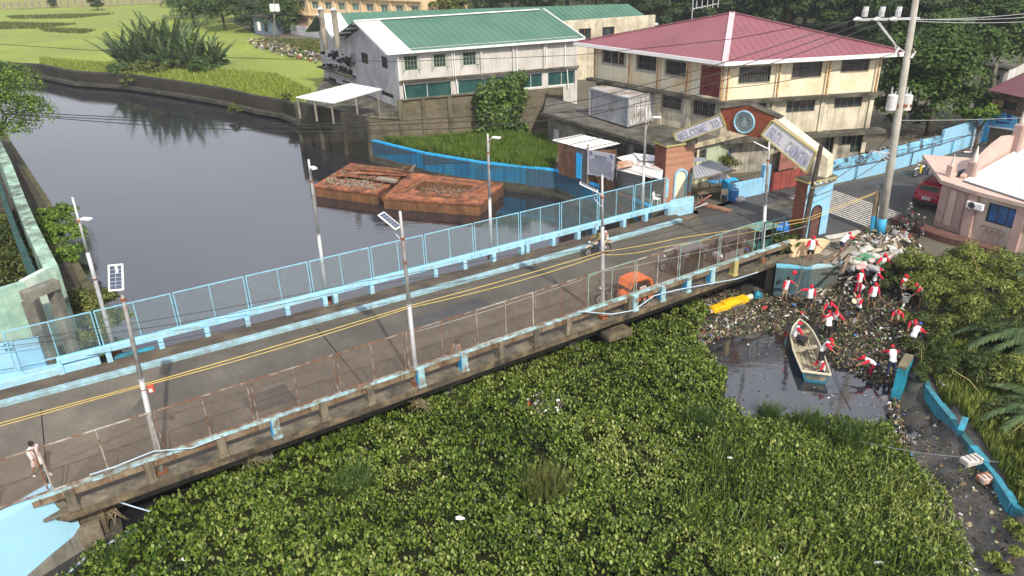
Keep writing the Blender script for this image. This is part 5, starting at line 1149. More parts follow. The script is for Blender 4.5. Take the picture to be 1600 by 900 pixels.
for x, y in ((923.5, 239.5), (955.5, 245.5)): c = npx(x, y, .02); MB().torus(c, nn_, .17, .03, 14, 4).build('printed_seal', ink, nb_); MB().disc(c, nn_, .1, .01, 12).build('printed_seal', M('seal_blue', (.15, .22, .42), .7, bump=0), nb_)
mb = MB(); post(mb, npx(918, 273, -.06), -.2, 3.0); mb.build('post', wood, nb_); mb = MB(); post(mb, npx(961, 280, -.06), -.2, 2.8); mb.build('post', wood_dk, nb_)

# ---- patched tin roofs
tr = thing('tin_shanty', 'shanty under patched white and rusty tin sheets left of the brick pillar', 'shack', V2(at(1000, 300, 0)))
sheets = [((963, 246), (990, 240), (1003, 247), (978, 254), 2.5, 0), ((990, 239), (1033, 244), (1034, 252), (1000, 250), 2.65, 1), ((975, 253), (1004, 247), (1036, 256), (1036, 267), 2.45, 0), ((962, 258), (982, 253), (1036, 268), (1034, 281), 2.35, 0), ((965, 266), (998, 272), (1020, 279), (1001, 272), 2.25, 1),
          ((966, 252), (987, 250), (990, 258), (964, 264), 2.55, 2), ((963, 265), (975, 262), (1034, 280), (995, 273), 2.27, 0)]
for i, (a, b, c_, d_, z, k) in enumerate(sheets):
    roofplane(tr, at(*a, z), at(*b, z+.05), at(*c_, z+.05), at(*d_, z), [white_rustsheet, white_sheet, M('rusty_tin', (.40, .20, .11), .8, .4, 2, (.62, .55, .5), .4, 1.5, .2)][k], rib=.25, name='roof_sheet', th=.02, ribh=.02)
sA, sB, sC = V2(at(963, 298, 0)), V2(at(1001, 307, 0)), V2(at(1033, 300, 0))
gsh = M('corrugated_grey', (.30, .32, .34), .6, .2, 1, (.18, .16, .14), .4, 1, .3)
for k in range(5): wallmesh(sA, sB, k*.42, k*.42+.40, t=.04+.01*k).build('wall_sheet', gsh, tr)
wallmesh(sB, sC, 0, 2.1, t=.05).build('wall_board', ply, tr); wallmesh(sC, sC+Vector((1, 5, 0)), 0, 2.2, t=.05).build('wall_board', ply, tr)
for i, (x, y) in enumerate([(1012, 300), (1020, 300), (1006, 305)]): q = V2(at(x, y+8, 0)); mb = MB(); post(mb, q, 0, 2.1, .09); mb.build('post', wood, tr)
# grey awning with the junk under it
aw = thing('awning', 'grey corrugated awning on thin posts right of the brick pillar', 'awning', V2(at(1110, 300, 0)))
roofplane(aw, at(1086, 279, 2.3), at(1146, 265, 2.3), at(1108, 250, 2.5), at(1083, 260, 2.5), grey_sheet, rib=.3, th=.03, ribh=.03)
MB().bar(at(1084, 281, 2.25), at(1149, 266, 2.25), .06, .08).build('edge_beam', wood, aw)
roofplane(aw, at(1083, 253, 2.62), at(1104, 250, 2.62), at(1100, 246, 2.7), at(1083, 246, 2.7), white_sheet, rib=.3, name='roof_sheet', th=.03)
for x, y in ((1090, 312), (1122, 302), (1138, 296), (1094, 300)): q = V2(at(x, y, 0)); mb = MB(); post(mb, q, 0, 2.25, .07); mb.build('post', wood, aw)
tp = thing('tarpaulin', 'crumpled silver tarpaulin sheet sagging beneath the grey awning', 'tarpaulin', V2(at(1125, 300, 0)))
vs = []; A4 = [at(1106, 283, 1.5), at(1143, 279, 1.35), at(1134, 271, 1.75), at(1108, 271, 1.8)]
for j in range(9):
    for i in range(13):
        u_, v_ = i/12, j/8; q = A4[0].lerp(A4[1], u_).lerp(A4[3].lerp(A4[2], u_), v_); vs.append(q+UP*(.14*mnoise.noise(q*2.1)+.05*mnoise.noise(q*6)))
MB().add(vs, [(j*13+i, j*13+i+1, (j+1)*13+i+1, (j+1)*13+i) for j in range(8) for i in range(12)]).build('sheet', M('silver_tarp', (.38, .37, .38), .45, .2, 1.5, bump=.2), tp)
# street walls: short blue wall with plants, red gate, long blue wall
wb = thing('street_wall', 'short sky blue block wall beside the tarpaulin stall with a taller end post', 'wall', V2(at(1180, 300, 0)))
q0, q1, q2 = V2(at(1143, 313, 0)), V2(at(1164, 309, 0)), V2(at(1193, 300, 0))
for a, b, h in ((q0, V2(at(1190, 303, 0)), 1.15),): 
    d_ = (b-a).normalized(); k = 6
    wallmesh(a, b, 0, .75, t=.2).build('wall_panel', blue_wall2, wb)
    for j in range(2):
        for i in range(k): u0 = a.lerp(b, i/k+.004); u1 = a.lerp(b, (i+1)/k-.004); wallmesh(u0, u1, .76+.2*j, .95+.2*j, t=.19).build('block', blue_wall2, wb)
MB().box(q2+Vector((0, 0, 1.0)), (.55, .4, 2.0), .3).build('end_post', blue_wall2, wb)
a = V2(at(1141, 312, 0)); MB().box(a+Vector((-.1, .8, .5)), (.2, 1.6, 1.2), 0).build('return_wall', blue_wall, wb)
rgm = M('red_gate_paint', (.30, .065, .05), .75, .25, 1.5, (.16, .05, .04), .4, 1.2, .3, streak=.3, bump=.15)
rg = thing('red_gate', 'faded red sheet-metal gate at the foot of the cream building', 'gate', V2(at(1230, 292, 0))); g0, g1 = V2(at(1203, 300, 0)), V2(at(1262, 288, 0))
for k in range(4): wallmesh(g0.lerp(g1, k/4), g0.lerp(g1, (k+1)/4-.012), .05, 1.35, t=.06).build('gate_panel', rgm, rg)
MB().box(g0.lerp(g1, .0)+UP*.8, (.14, .14, 1.6)).build('post', rgm, rg)
rp0, rp1 = V2(at(1216, 273, .0)), V2(at(1246, 266, 0)); wallmesh(rp0, rp1, .3, 2.3, t=.06).build('roller_shutter', M('dusty_pink_shutter', (.30, .13, .11), .8, .2, 2, bump=.1), rbd)
MB().bar(V2(at(1205, 287, 1.7)), V2(at(1265, 274, 1.7)), .9, .05).build('canopy', grime, rbd)
# long street wall, road's far side
lw = thing('street_wall', 'long two-tone blue wall with dark braces along the far side of the street', 'wall', V2(LP[6]))
SWp = [V2(at(1300, 290, 0)), V2(at(1372, 275, 0)), V2(at(1470, 247, 0)), V2(at(1502, 236, 0)), V2(at(1535, 224, 0)), V2(at(1640, 200, 0))]
worn_top = M('flaking_blue_wall', (.22, .50, .72), .8, .25, 1.5, (.05, .05, .05), .42, 1.4, .12, bump=.3)
for i in range(5):
    a, b = SWp[i]+Vector((0, .25, 0)), SWp[i+1]+Vector((0, .25, 0)); hh = [1.75, 1.75, 2.15, 2.2, 1.9][i]
    if i < 2: wallmesh(a, b, 0, .95, t=.2).build('lower_wall', blue_wall2, lw); wallmesh(a+Vector((0, .05, 0)), b+Vector((0, .05, 0)), .96, hh, t=.16).build('upper_wall', worn_top, lw)
    else: wallmesh(a, b, 0, hh, t=.2).build('wall_panel', blue_wall2 if i != 4 else blue_wall, lw)
    L = (b-a).length; k = int(L/2.4)
    if i < 4:
        for j in range(k):
            c = a.lerp(b, (j+.5)/k); MB().bar(c+Vector((.05, -.12, 0)), c+Vector((.05, -.12, 1.15)), .06, .06, up=(1, 0, 0)).build('rail_post', dark_metal if j % 2 else teal_paint, lw)
        MB().bar(a+Vector((0, -.12, 1.15)), b+Vector((0, -.12, 1.15)), .04, .04).build('hand_rail', grille_m, lw)
# yard wall line behind it with debris slope
MB().prism([V2(at(1305, 276, 0)), V2(at(1372, 262, 0)), V2(at(1470, 232, 0)), V2(at(1480, 222, 0)), V2(at(1360, 244, 0))], -.02, .75).build('bank', dirt, lw)
# small blue/white sign post and leaning board
sp = thing('street_sign', 'small maroon sign with white lettering beyond the red car', 'sign', V2(at(1515, 236, 0))); q = V2(at(1516, 238, 0)); mb = MB(); post(mb, q, 0, 1.9, .06); mb.build('post', steel, sp)
sP, sQ = q+Vector((-.5, -.1, 0)), q+Vector((.5, 0.2, 0)); plate([onp(x, y, sP, sQ) for x, y in ((1505, 234), (1520, 234), (1520, 247), (1504, 246))], Vector((.2, -1, 0)).normalized(), .04).build('sign_face', M('maroon', (.12, .04, .05), .6, bump=0), sp)
mb = MB()
for k in range(3): mb.bar(onp(1506, 237+k*3.2, sP-Vector((0, .03, 0)), sQ-Vector((0, .03, 0))), onp(1518, 237.5+k*3.2, sP-Vector((0, .03, 0)), sQ-Vector((0, .03, 0))), .02, .09)
mb.build('lettering', white_paint, sp)
wbn = thing('white_banner', 'small white banner hung on the tall end of the blue wall', 'banner', V2(at(1527, 222, 0))); a, b = SWp[3]+Vector((0, .2, 0)), SWp[4]+Vector((0, .2, 0))
plate([onp(x, y, a, b)+Vector((0, -.05, 0)) for x, y in ((1520, 214), (1530, 212), (1530, 228), (1517, 230))], Vector((.2, -1, 0)).normalized(), .03).build('cloth', sign_white, wbn)

# ---- houses beyond the street at the right edge
hs_ = thing('house', 'white weathered upper storey house above a green container-like wall', 'house', V2(at(1540, 190, 0)))
a, b = V2(at(1512, 206, 0)), V2(at(1548, 216, 0)); h1_ = hgt(1508, 104, a)
wallmesh(a, b, 0, hgt(1512, 142, a), t=.3).build('lower_wall', M('sea_green_wall', (.05, .19, .16), .8, .15, 1, bump=.1), hs_)
hl = (b-a).length; hz = hgt(1512, 142, a); hh = [(hl*.1, hl*.22, h1_-.9, h1_-.45), (hl*.55, hl*.68, h1_-.95, h1_-.6)]
wallmesh(a+Vector((.3, .4, 0)), b+Vector((.5, .6, 0)), hz, h1_, hh, t=.3).build('upper_wall', M('white_stained', (.62, .62, .62), .85, .1, 1, (.25, .24, .22), .35, .8, .2, streak=.4, bump=.1), hs_)
for h in hh: window(hs_, a+Vector((.3, .4, 0)), b+Vector((.5, .6, 0)), h, grid=(1, 1))
wallmesh(b+Vector((.5, .6, 0)), b+Vector((5, 5, 0)), 0, h1_-.2, t=.3).build('side_wall', white_wall, hs_); MB().prism([a, b, b+Vector((5, 5, 0)), a+Vector((3, 8, 0))], h1_, h1_+.15).build('roof', grime, hs_)
h2 = thing('house', 'brown plank house with maroon tin roof and blue billboard at the right edge', 'house', V2(at(1580, 225, 0)))
a, b = V2(at(1540, 228, 0)), V2(at(1620, 248, 0)); zt = hgt(1546, 138, a); hw = holes_px(a, b, [(1549, 153, 1566, 170), (1569, 157, 1586, 174)])
wallmesh(a, b, 0, zt, hw, t=.3).build('wall', M('brown_plank_wall', (.19, .14, .10), .9, .25, 1.5, (.1, .08, .06), .4, 1, .3, streak=.3), h2)
window(h2, a, b, hw[0], glass=M('tan_board', (.5, .36, .17), .7), grid=(1, 1)); window(h2, a, b, hw[1], grid=(1, 1))
d_, n_ = frame_pts(a, b)[1:]; roofplane(h2, V2(a, zt-.1)+n_*.9-d_*.4, V2(b, zt-.2)+n_*.9, V2(b, zt+1.5)-n_*5, V2(a, zt+1.6)-n_*5, M('maroon_sheet', (.14, .06, .075), .6, .15, 1, bump=0), rib=.4)
ap_, aq = a+n_*.5, b+n_*.5
plate([onp(x, y, ap_, aq) for x, y in ((1547, 171), (1590, 183), (1586, 202), (1543, 196))], n_, .08).build('billboard', M('billboard_blue', (.12, .38, .62), .5, .1, 1.5, bump=0), h2)
mb = MB(); ap2, aq2 = a+n_*.53, b+n_*.53
for x0, y0, x1, y1 in ((1552, 177, 1570, 181), (1573, 178, 1580, 189), (1553, 183, 1568, 187), (1556, 189, 1577, 194)): plate([onp(x, y, ap2, aq2) for x, y in ((x0, y0), (x1, y0+2), (x1, y1), (x0, y1-1))], n_, .02, mb)
mb.build('billboard_print', M('billboard_navy', (.02, .06, .25), .5, bump=0), h2); MB().bar(onp(1543, 197, ap2, aq2), onp(1586, 203, ap2, aq2), .03, .12).build('billboard_strip', white_paint, h2)
h3 = thing('house', 'pale green-topped shelter at the far right top behind the maroon roof', 'house', V2(at(1592, 160, 0))); a, b = V2(at(1575, 165, 0)), V2(at(1620, 172, 0)); zt = hgt(1580, 108, a)
wallmesh(a, b, 0, zt, t=.3).build('wall', M('grey_house_wall', (.3, .32, .3), .9), h3); MB().prism([a, b, b+Vector((2, 6, 0)), a+Vector((0, 6, 0))], zt, zt+.4).build('roof', M('pale_green_roof', (.14, .26, .2), .7), h3)

# ---- pink building
pinkm = M('pink_plaster', (.58, .43, .37), .85, .1, 1.2, (.48, .37, .32), .35, 1, .3, streak=.12, bump=.08); pinkd = M('dusky_pink_pleats', (.42, .29, .26), .85, .12, 1.5, bump=.08); pinkc = M('pinkish_cream_wall', (.60, .50, .42), .85, .1, 1.2, (.45, .37, .31), .35, .8, .3, streak=.2, bump=.08)
K0, K1, K2 = V2(at(1458, 351, 0)), V2(at(1512, 369, 0)), V2(at(1640, 408, 0)); PZ = hgt(1475, 287, K0)
pk = thing('pink_building', 'pink chapel-like building with white sheet roof, spires and a cream side wall', 'building', K1)
wallmesh(K0, K1, -.5, PZ, t=.3).build('pleated_wall', pinkd, pk)
d_, n_ = frame_pts(K0, K1)[1:]; L = (K1-K0).length
for k in range(4):
    s = L*(k+.5)/4; w_ = L/4-.14; pf = [(-w_/2, .25)]+[(-w_/2*math.cos(t), PZ-.45+.3*math.sin(t)) for t in [math.pi*i/6 for i in range(7)]]+[(w_/2, .25)]
    plate([K0+d_*(s+x)+n_*.06+UP*z for x, z in pf], n_, .07).build('arched_panel', pinkm if k % 2 else pinkd, pk)
hk = holes_px(K1, K2, [(1546, 316, 1583, 358)]); wallmesh(K1, K2, -.5, PZ, hk, t=.3).build('side_wall', pinkc, pk)
window(pk, K1, K2, hk[0], glass=glass_blue, frame=dark_metal, grid=(3, 1), fw=.06)
d_, n_ = frame_pts(K1, K2)[1:]
for px in (1514, 1594): s = sz(K1, K2, px, 350)[0]; MB().box(K1+d_*s+n_*.12+UP*(PZ/2-.2), (.5, .3, PZ+.3), math.atan2(d_.y, d_.x)).build('pilaster', pinkd, pk)
for k in range(4):
    s = sz(K1, K2, 1537+k*9, 360)[0]; MB().torus(K1+d_*s+n_*.03+UP*.75, n_, .2, .035, 12, 4).build('arch_relief', pinkd, pk); MB().box(K1+d_*s+n_*.03+UP*.3, (.06, .05, .8), math.atan2(d_.y, d_.x)).build('relief_bar', pinkd, pk)
u0 = (K0-K1).normalized(); kb = V2(at(1640, 232, 3)); 
ledge = [V2(at(1472, 276, PZ)), V2(at(1504, 286, PZ)), V2(at(1512, 282, PZ)), V2(at(1522, 262, PZ)), V2(at(1492, 258, PZ))]
MB().prism([K0-d_*0+Vector((-.12, -.0, 0)), K1+n_*.35, K2+n_*.35, K2+Vector((4, 9, 0)), K0+Vector((1.5, 5.5, 0))], PZ, PZ+.22).build('roof_slab', pinkm, pk)
ra, rb2 = V2(at(1506, 282, PZ+.3), PZ+.3), V2(K2+n_*.4, PZ+.3); rc2, rd2 = Vector((rb2.x+4.5, rb2.y+8, PZ+1.5)), V2(at(1590, 234, PZ+1.4), PZ+1.4)
roofplane(pk, ra, rb2, rc2, rd2, white_sheet, rib=.42); MB().bar(ra-UP*.06, rb2-UP*.06, .16, .14).build('gutter', M('gutter_grey', (.16, .16, .17), .5, bump=0), pk)
# curved pink parapet up the roof's left edge
pp = [(1508, 276), (1516, 268), (1527, 254), (1540, 241), (1556, 226), (1572, 214), (1590, 212), (1615, 222)]; pa, pb = V2(ra)+Vector((.05, .25, 0)), V2(rd2)+Vector((0, .25, 0)); dd_ = (pb-pa).normalized(); pn = Vector((dd_.y, -dd_.x, 0))
top = [onp(x, y, pa, pb) for x, y in pp]; mb = MB()
for i in range(len(top)-1):
    a, b = top[i], top[i+1]; za, zb = PZ+.2, PZ+.2; q = [Vector((a.x, a.y, za)), Vector((b.x, b.y, zb)), b, a]; plate(q, pn, .3, mb)
mb.build('parapet', pinkm, pk)
for px, pyb, pyc, pyt, w in ((1513, 282, 252, 228, .5), (1583, 236, 194, 160, .6)):
    X = onp(px, pyb, pa, pb); b = V2(X)+pn*.1; zc = hgt(px, pyc, b); zt = hgt(px+3, pyt, b)
    MB().box(b+UP*((X.z-.2+zc)/2), (w, w, zc-X.z+.2), .5).build('column', pinkd, pk, bevel=.08); MB().box(b+UP*((X.z+zc)/2)+pn*.04, (w*.55, w, (zc-X.z)*.8), .5).build('column_panel', pinkm, pk)
    MB().tube([b+UP*zc, b+UP*(zc+.3), b+UP*zt], [w*.3, w*.26, .02], 8).build('spire', M('spire_pale', (.66, .58, .52), .8, bump=0), pk)
for px, py, pyc, pyt in ((1484, 276, 261, 241),):
    b = V2(at(px, py, PZ+.2)); zc = hgt(px, pyc, b); zt = hgt(px+2, pyt, b)
    MB().box(b+UP*((PZ+zc)/2+.1), (.38, .38, zc-PZ), .3).build('column', pinkm, pk); MB().tube([b+UP*zc, b+UP*zt], [.13, .02], 8).build('spire', M('spire_pale', (.66, .58, .52)), pk)
q = V2(at(1498, 273, PZ+.22), PZ+.22); jk = thing('bundle', 'dark clutter and cloth lying on the pink building ledge', 'bundle', q); rr_ = random.Random(4)
for k in range(6): MB().ball(q+Vector((rr_.uniform(-.6, .5), rr_.uniform(-.3, .3), .1)), .2+.1*rr_.random(), 8, 5, sc=(1.2, .8, .6), jit=.4, seed=k).build('cloth_heap', [dark_metal, cream_trim, M('slate_cloth', (.1, .12, .16))][k % 3], jk)
ac = thing('air_conditioner', 'white outdoor air-conditioner unit fixed to the cream side wall', 'air conditioner', K1); s0, z1 = sz(K1, K2, 1517, 311); s1, z0 = sz(K1, K2, 1540, 329); P, d_, n_ = frame_pts(K1, K2)
cc = P+d_*((s0+s1)/2)+n_*.27+UP*((z0+z1)/2); MB().box(cc, (s1-s0, .32, abs(z1-z0)*.9), math.atan2(d_.y, d_.x)).build('casing', white_paint, ac, bevel=.03)
fc = cc-d_*(s1-s0)*.15+n_*.17; MB().torus(fc, n_, .22, .02, 16, 4).build('fan_ring', steel, ac); MB().disc(fc, n_, .2, .01, 16).build('fan_grille', M('grille_grey', (.18, .18, .19)), ac)
mb = MB()
for k in range(5): a_ = k*1.2566; mb.bar(fc+n_*.012, fc+n_*.012+(d_*math.cos(a_)+UP*math.sin(a_))*.19, .07, .01, up=n_)
mb.build('fan', dark_metal, ac)
for k in (-.3, .3): MB().bar(cc+d_*k-n_*.15-UP*.3, cc+d_*k+n_*.15-UP*.3, .04, .04).build('bracket', steel, ac)
# red-brown ledge wall at the foot
MB().prism([V2(at(1392, 350, 0)), V2(at(1470, 378, 0)), V2(at(1560, 402, 0)), V2(at(1560, 394, 0)), V2(at(1470, 368, 0)), V2(at(1398, 343, 0))], -.3, .35).build('plinth', M('brick_plinth', (.12, .06, .05), .9, .3, 2, bump=.3), pk)

# ---- low blue wall by the workers, channel walls
lb = thing('low_wall', 'cracked sky blue retaining wall behind the workers with debris along its top', 'wall', V2(at(1262, 448, WZ)))
cA, cB, cC = at(1207, 462, WZ), at(1261, 465, WZ), V2(at(1325, 404, .15)); hA = hgt(1207, 420, cA); hB = hgt(1262, 418, cB); print('low wall', cA, cB, cC, hA, hB)
wallmesh(V2(cA), V2(cB), -2.6, hB, t=.35).build('wall_face', M('wall_blue_mid', (.08, .40, .60), .7, .2, 1.5, (.22, .5, .6), .4, 1.5, .3, streak=.3, scol=(.04, .1, .13), bump=.2), lb)
wallmesh(V2(cB), cC, -2.6, hB, t=.35).build('wall_face', M('wall_blue_sunlit', (.26, .52, .60), .75, .15, 1.2, (.4, .44, .42), .45, 1, .3, streak=.3, scol=(.1, .2, .22), bump=.3), lb)  # the wall's blue made paler, so sunlight on this face is in the colour
wallmesh(V2(cA)+Vector((.3, 2.6, 0)), V2(cA), -2.6, hB-.01, t=.35).build('wall_face', blockdark, lb)
MB().prism([V2(cA), V2(cB), cC, V2(at(1318, 385, 0)), V2(at(1240, 372, 0)), V2(cA)+Vector((.3, 2.6, 0))], -2.5, hB-.12).build('fill', dirt, lb)
pb_ = thing('peach_board', 'large peach-coloured broken board with a scalloped edge behind the standing man', 'board', V2(at(1262, 412, hB)))
bp0, bp1 = V2(at(1238, 414, hB))+Vector((0, .75, 0)), V2(at(1296, 405, hB))+Vector((0, .75, 0)); bd_, bn_ = frame_pts(bp0, bp1)[1:]
prof = [(1236, 414), (1240, 407), (1236, 401), (1240, 395), (1235, 389), (1239, 384), (1234, 380), (1236, 377), (1290, 375), (1298, 377), (1284, 392), (1270, 404), (1258, 412), (1250, 415)]
plate([onp(x, y, bp0, bp1)+Vector((0, 0, 0)) for x, y in prof], bn_, .28).build('board', plywood, pb_)
ch1 = thing('channel_post', 'short teal wall end standing in the water beside the last two workers', 'wall', V2(at(1398, 620, WZ)))
a, b = V2(at(1390, 628, WZ)), V2(at(1404, 632, WZ)); zt = hgt(1402, 578, b); dn = Vector((.95, 1.2, 0)).normalized()
MB().prism([a, b, b+dn*1.3, a+dn*1.3], -2.7, zt).build('wall_end', teal_paint, ch1); MB().prism([a-dn*.02, b-dn*.02, b+dn*1.3, a+dn*1.3], zt+.002, zt+.1).build('coping', M('mossy_cap', (.16, .14, .09), .9), ch1)
ch2 = thing('channel_wall', 'long broken teal blue wall running down the right side beside the concrete channel', 'wall', gz(1480, 640))
cw = [(1450, 590, -1.0), (1449, 603, -1.0), (1470, 632, -1.0), (1490, 656, -1.0), (1502, 676, -1.05), (1520, 698, -1.05), (1540, 722, -1.05), (1558, 746, -1.1), (1572, 768, -1.1), (1584, 786, -1.1), (1600, 800, -1.15), (1625, 830, -1.2)]
teal2 = M('channel_teal_top', (.04, .27, .38), .7, .25, 1.5, (.05, .14, .17), .45, 1.6, .2, bump=.3)
for i in range(len(cw)-1):
    a, b = at(*cw[i]), at(*cw[i+1]); dx = (b-a); dx.z = 0; dx.normalize(); nx = Vector((dx.y, -dx.x, 0)); w_ = .2+.04*(i % 3); zt = cw[i][2]+.04*((i*7) % 3)
    if i == 5: w_ = .3; 
    a2, b2 = V2(a), V2(b)+dx*.02; MB().prism([a2-nx*w_/2, b2-nx*w_/2, b2+nx*w_/2, a2+nx*w_/2], -2.4, zt).build('wall_segment', teal2 if i != 4 else M('teal_bare', (.03, .11, .12), .8), ch2, bevel=.02)
a, b = at(1500, 676, -.9), at(1508, 655, -.7); MB().bar(a, b, .22, .25).build('broken_stub', teal2, ch2)
# block and brick lumps
for px, py, z, s, m, lb_ in ((1518, 719, -.95, (.75, .42, .25), M('white_block', (.5, .48, .45), .8, .2, 3), 'pale striped cushion lying on the channel wall with a cable over it'), (1541, 747, -1.25, (.6, .4, .25), M('brick_lump', (.38, .15, .08), .9, .3, 3, (.5, .42, .38), .4, 3), 'broken reddish brick lump beside the channel wall'), (1472, 598, -.9, (.32, .42, .12), M('white_block', (.5, .48, .45)), 'small grey block in the weeds above the channel wall')):
    q = at(px, py, z); t = thing('block', lb_, 'block', q); MB().box(q, s, .3).build('lump', m, t, bevel=.05)
    for k in range(3): MB().box(q+Vector((-.2+.2*k, 0, s[2]/2+.01)), (.03, s[1]*.95, .02), .3).build('stripe', grime, t)

# ---- left wing wall and abutment
lw0 = thing('wing_wall', 'broad pale blue wing wall with bare concrete foot at the bottom left', 'wall', at(100, 840, WZ))
T0, T1, B0, B1 = at(88, 764, .84), at(-60, 846, .84), at(135, 857, -2), at(60, 925, -2); Mx = T0.lerp(B0, .52)+Vector((.22, -.1, .12)); M1 = T1.lerp(B1, .6)
nW = (T1-T0).cross(B0-T0).normalized(); nW = nW if nW.y < 0 else -nW
def onW(x, y, o=0.0):
    d = ray(x, y); c_ = Vector((0, 0, CH)); return c_+d*((T0+nW*o-c_).dot(nW)/d.dot(nW))
prof = [onW(x, y) for x, y in ((-60, 850), (0, 814), (40, 792), (62, 778), (88, 764), (90, 778), (85, 787), (95, 798), (100, 812), (110, 817), (122, 815), (125, 822), (115, 838), (85, 862), (36, 905), (-60, 985))]
plate(prof, nW, .5).build('painted_face', M('wing_blue', (.31, .56, .73), .75, .08, .8, (.30, .58, .72), .4, .8, .4, streak=.08, scol=(.3, .3, .25), bump=.2), lw0)
plate([onW(x, y, -.015) for x, y in ((-60, 849), (88, 764.5), (124, 816), (135, 857), (60, 925), (-60, 1030))], nW, .6).build('bare_foot', concrete, lw0)
ab = thing('bridge_abutment', 'stepped grey concrete bridge abutment beside the pale blue wing wall', 'abutment', at(130, 800, -1))
nv = Vector((-.515, .857, 0)); dv = Vector((.857, .515, 0))
q = V2(at(112, 790, -.3)); MB().box(q+nv*.55+UP*-1.1, (1.7, 1.5, 1.9), .54).build('block', deckdirty, ab, bevel=.04); q = V2(at(140, 825, -1.2)); MB().box(q+nv*.3+UP*-1.75, (.7, .8, 1.4), .54).build('block', deck_m, ab, bevel=.04); q = V2(at(170, 838, -1.9)); MB().box(q+nv*.3+UP*-2.1, (1.0, .8, .7), .54).build('block', concrete_dk, ab, bevel=.04)
MB().box(V2(at(118, 783, -.2))+nv*.35+UP*-.12, (1.55, 1.2, .16), .54).build('coping', deck_m, ab, bevel=.02)
# ---- mint walled compound on the left
cp = thing('compound_wall', 'peeling mint green compound wall at the left above the bridge', 'wall', at(60, 560, 0))
zc = 3.6; c1 = V2(at(80, 419, zc)); c0a = V2(at(38, 441, zc)); c0 = V2(at(-60, 470, zc)); print('compound', c1, c0a)
wallmesh(c0, c0a, -.5, zc, t=.3).build('front_wall', teal_wall, cp); wallmesh(c0a, c1, -.5, zc+.06, t=.3).build('front_wall', M('mint_pale', (.56, .68, .58), .8, .15, 1.0, (.30, .45, .38), .38, 1.1, .3, streak=.3, scol=(.15, .22, .18), bump=.2), cp)
far_ = V2(at(50, 357, zc)); far2 = V2(at(32, 315, zc)); far3 = V2(at(10, 255, zc)); far4 = V2(at(-14, 205, zc))
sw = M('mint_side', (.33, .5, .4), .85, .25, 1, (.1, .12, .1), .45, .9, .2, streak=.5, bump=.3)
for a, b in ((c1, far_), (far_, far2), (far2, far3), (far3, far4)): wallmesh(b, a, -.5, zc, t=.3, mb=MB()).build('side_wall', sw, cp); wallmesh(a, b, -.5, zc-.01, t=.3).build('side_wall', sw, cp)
for a, b in ((c1, far_), (far_, far2), (far2, far3)):
    L = (b-a).length; k = int(L/1.0)
    for j in range(k): q = a.lerp(b, (j+.5)/k)+Vector((-.7, -.3, 0)); MB().bar(V2(q, 0), V2(q, zc+.1), .05, .3, up=(1, 0, 0)).build('inner_slat', M('dark_slat', (.04, .09, .09), .8), cp)
wb0, wb1 = V2(at(0, 588, 0)), V2(at(82, 572, 0)); 
bwl = thing('painted_wall', 'sky blue roadside wall with stencilled lettering at the left edge', 'wall', wb1); a, b = V2(at(-60, 610, -.1)), V2(at(78, 585, -.1)); wallmesh(a, b, -.3, hgt(75, 529, b), t=.25).build('wall_face', blue_wall2, bwl)
d_, n_ = frame_pts(a, b)[1:]; sx0, z_ = sz(a, b, 7, 541); sx1, _ = sz(a, b, 21, 541)
text_mesh('POST', M('stencil_navy', (.03, .04, .12), .7, bump=0), 'stencil', bwl, a+d_*sx0+n_*.0+UP*z_, d_, UP, .14, .006, width=(sx1-sx0)*.75); text_mesh('NO BILLS', MATS['stencil_navy'], 'stencil', bwl, a+d_*(sx0-.03)+UP*(z_-.26), d_, UP, .15, .006, width=(sx1-sx0))
# low curved blue wall where the far parapet meets the bank
q = cD(-19.9, .3); MB().prism([cD(-25, .0), cD(-19.7, 0), cD(-18.6, .0), cD(-18.6, .35), cD(-19.7, .45), cD(-25, 1.2)], -.3, .5).build('end_wall', blue_lt, bwl, bevel=.05)
MB().prism([cD(-18.2, .35), cD(-16.6, .35), cD(-16.7, .6), cD(-18.0, .7)], -.9, .12).build('blue_lump', teal_paint, bwl, bevel=.08)
# river wall at left, narrow top
lrv = thing('river_wall', 'narrow mossy river wall along the left bank under the creepers', 'wall', Vector((-28, 44, -2)))
lpn = [at(140, 455, -.3), at(128, 440, -.3), at(100, 390, -.3), at(72, 320, -.3), at(28, 250, -.3), at(-10, 190, -.3)]
mossw = M('mossy_river_wall', (.14, .12, .075), .95, .35, 1, (.05, .06, .025), .5, .8, .3, streak=.4, bump=.4)
for i in range(len(lpn)-1): wallmesh(V2(lpn[i+1]), V2(lpn[i]), -3, -.2, t=.35).build('wall_segment', mossw, lrv); wallmesh(V2(lpn[i]), V2(lpn[i+1]), -3, -.21, t=.35).build('wall_segment', mossw, lrv)
fr_ = thing('stone_frame', 'weathered concrete doorway frame standing beside the mint wall', 'frame', at(100, 560, -.2)); a, b = V2(at(86, 582, -.3)), V2(at(118, 560, -.3)); za = hgt(66, 468, a); zb = hgt(112, 449, b)
mb = MB(); mb.bar(a, V2(a, za), .5, .5, up=(1, 0, 0)); mb.build('frame_post', concrete, fr_); MB().bar(b, V2(b, za), .42, .42, up=(1, 0, 0)).build('frame_post', concrete, fr_); MB().bar(V2(a, za+.15)+Vector((-.25, 0, 0)), V2(b, za+.15)+Vector((.2, .1, 0)), .5, .4).build('lintel', concrete, fr_)

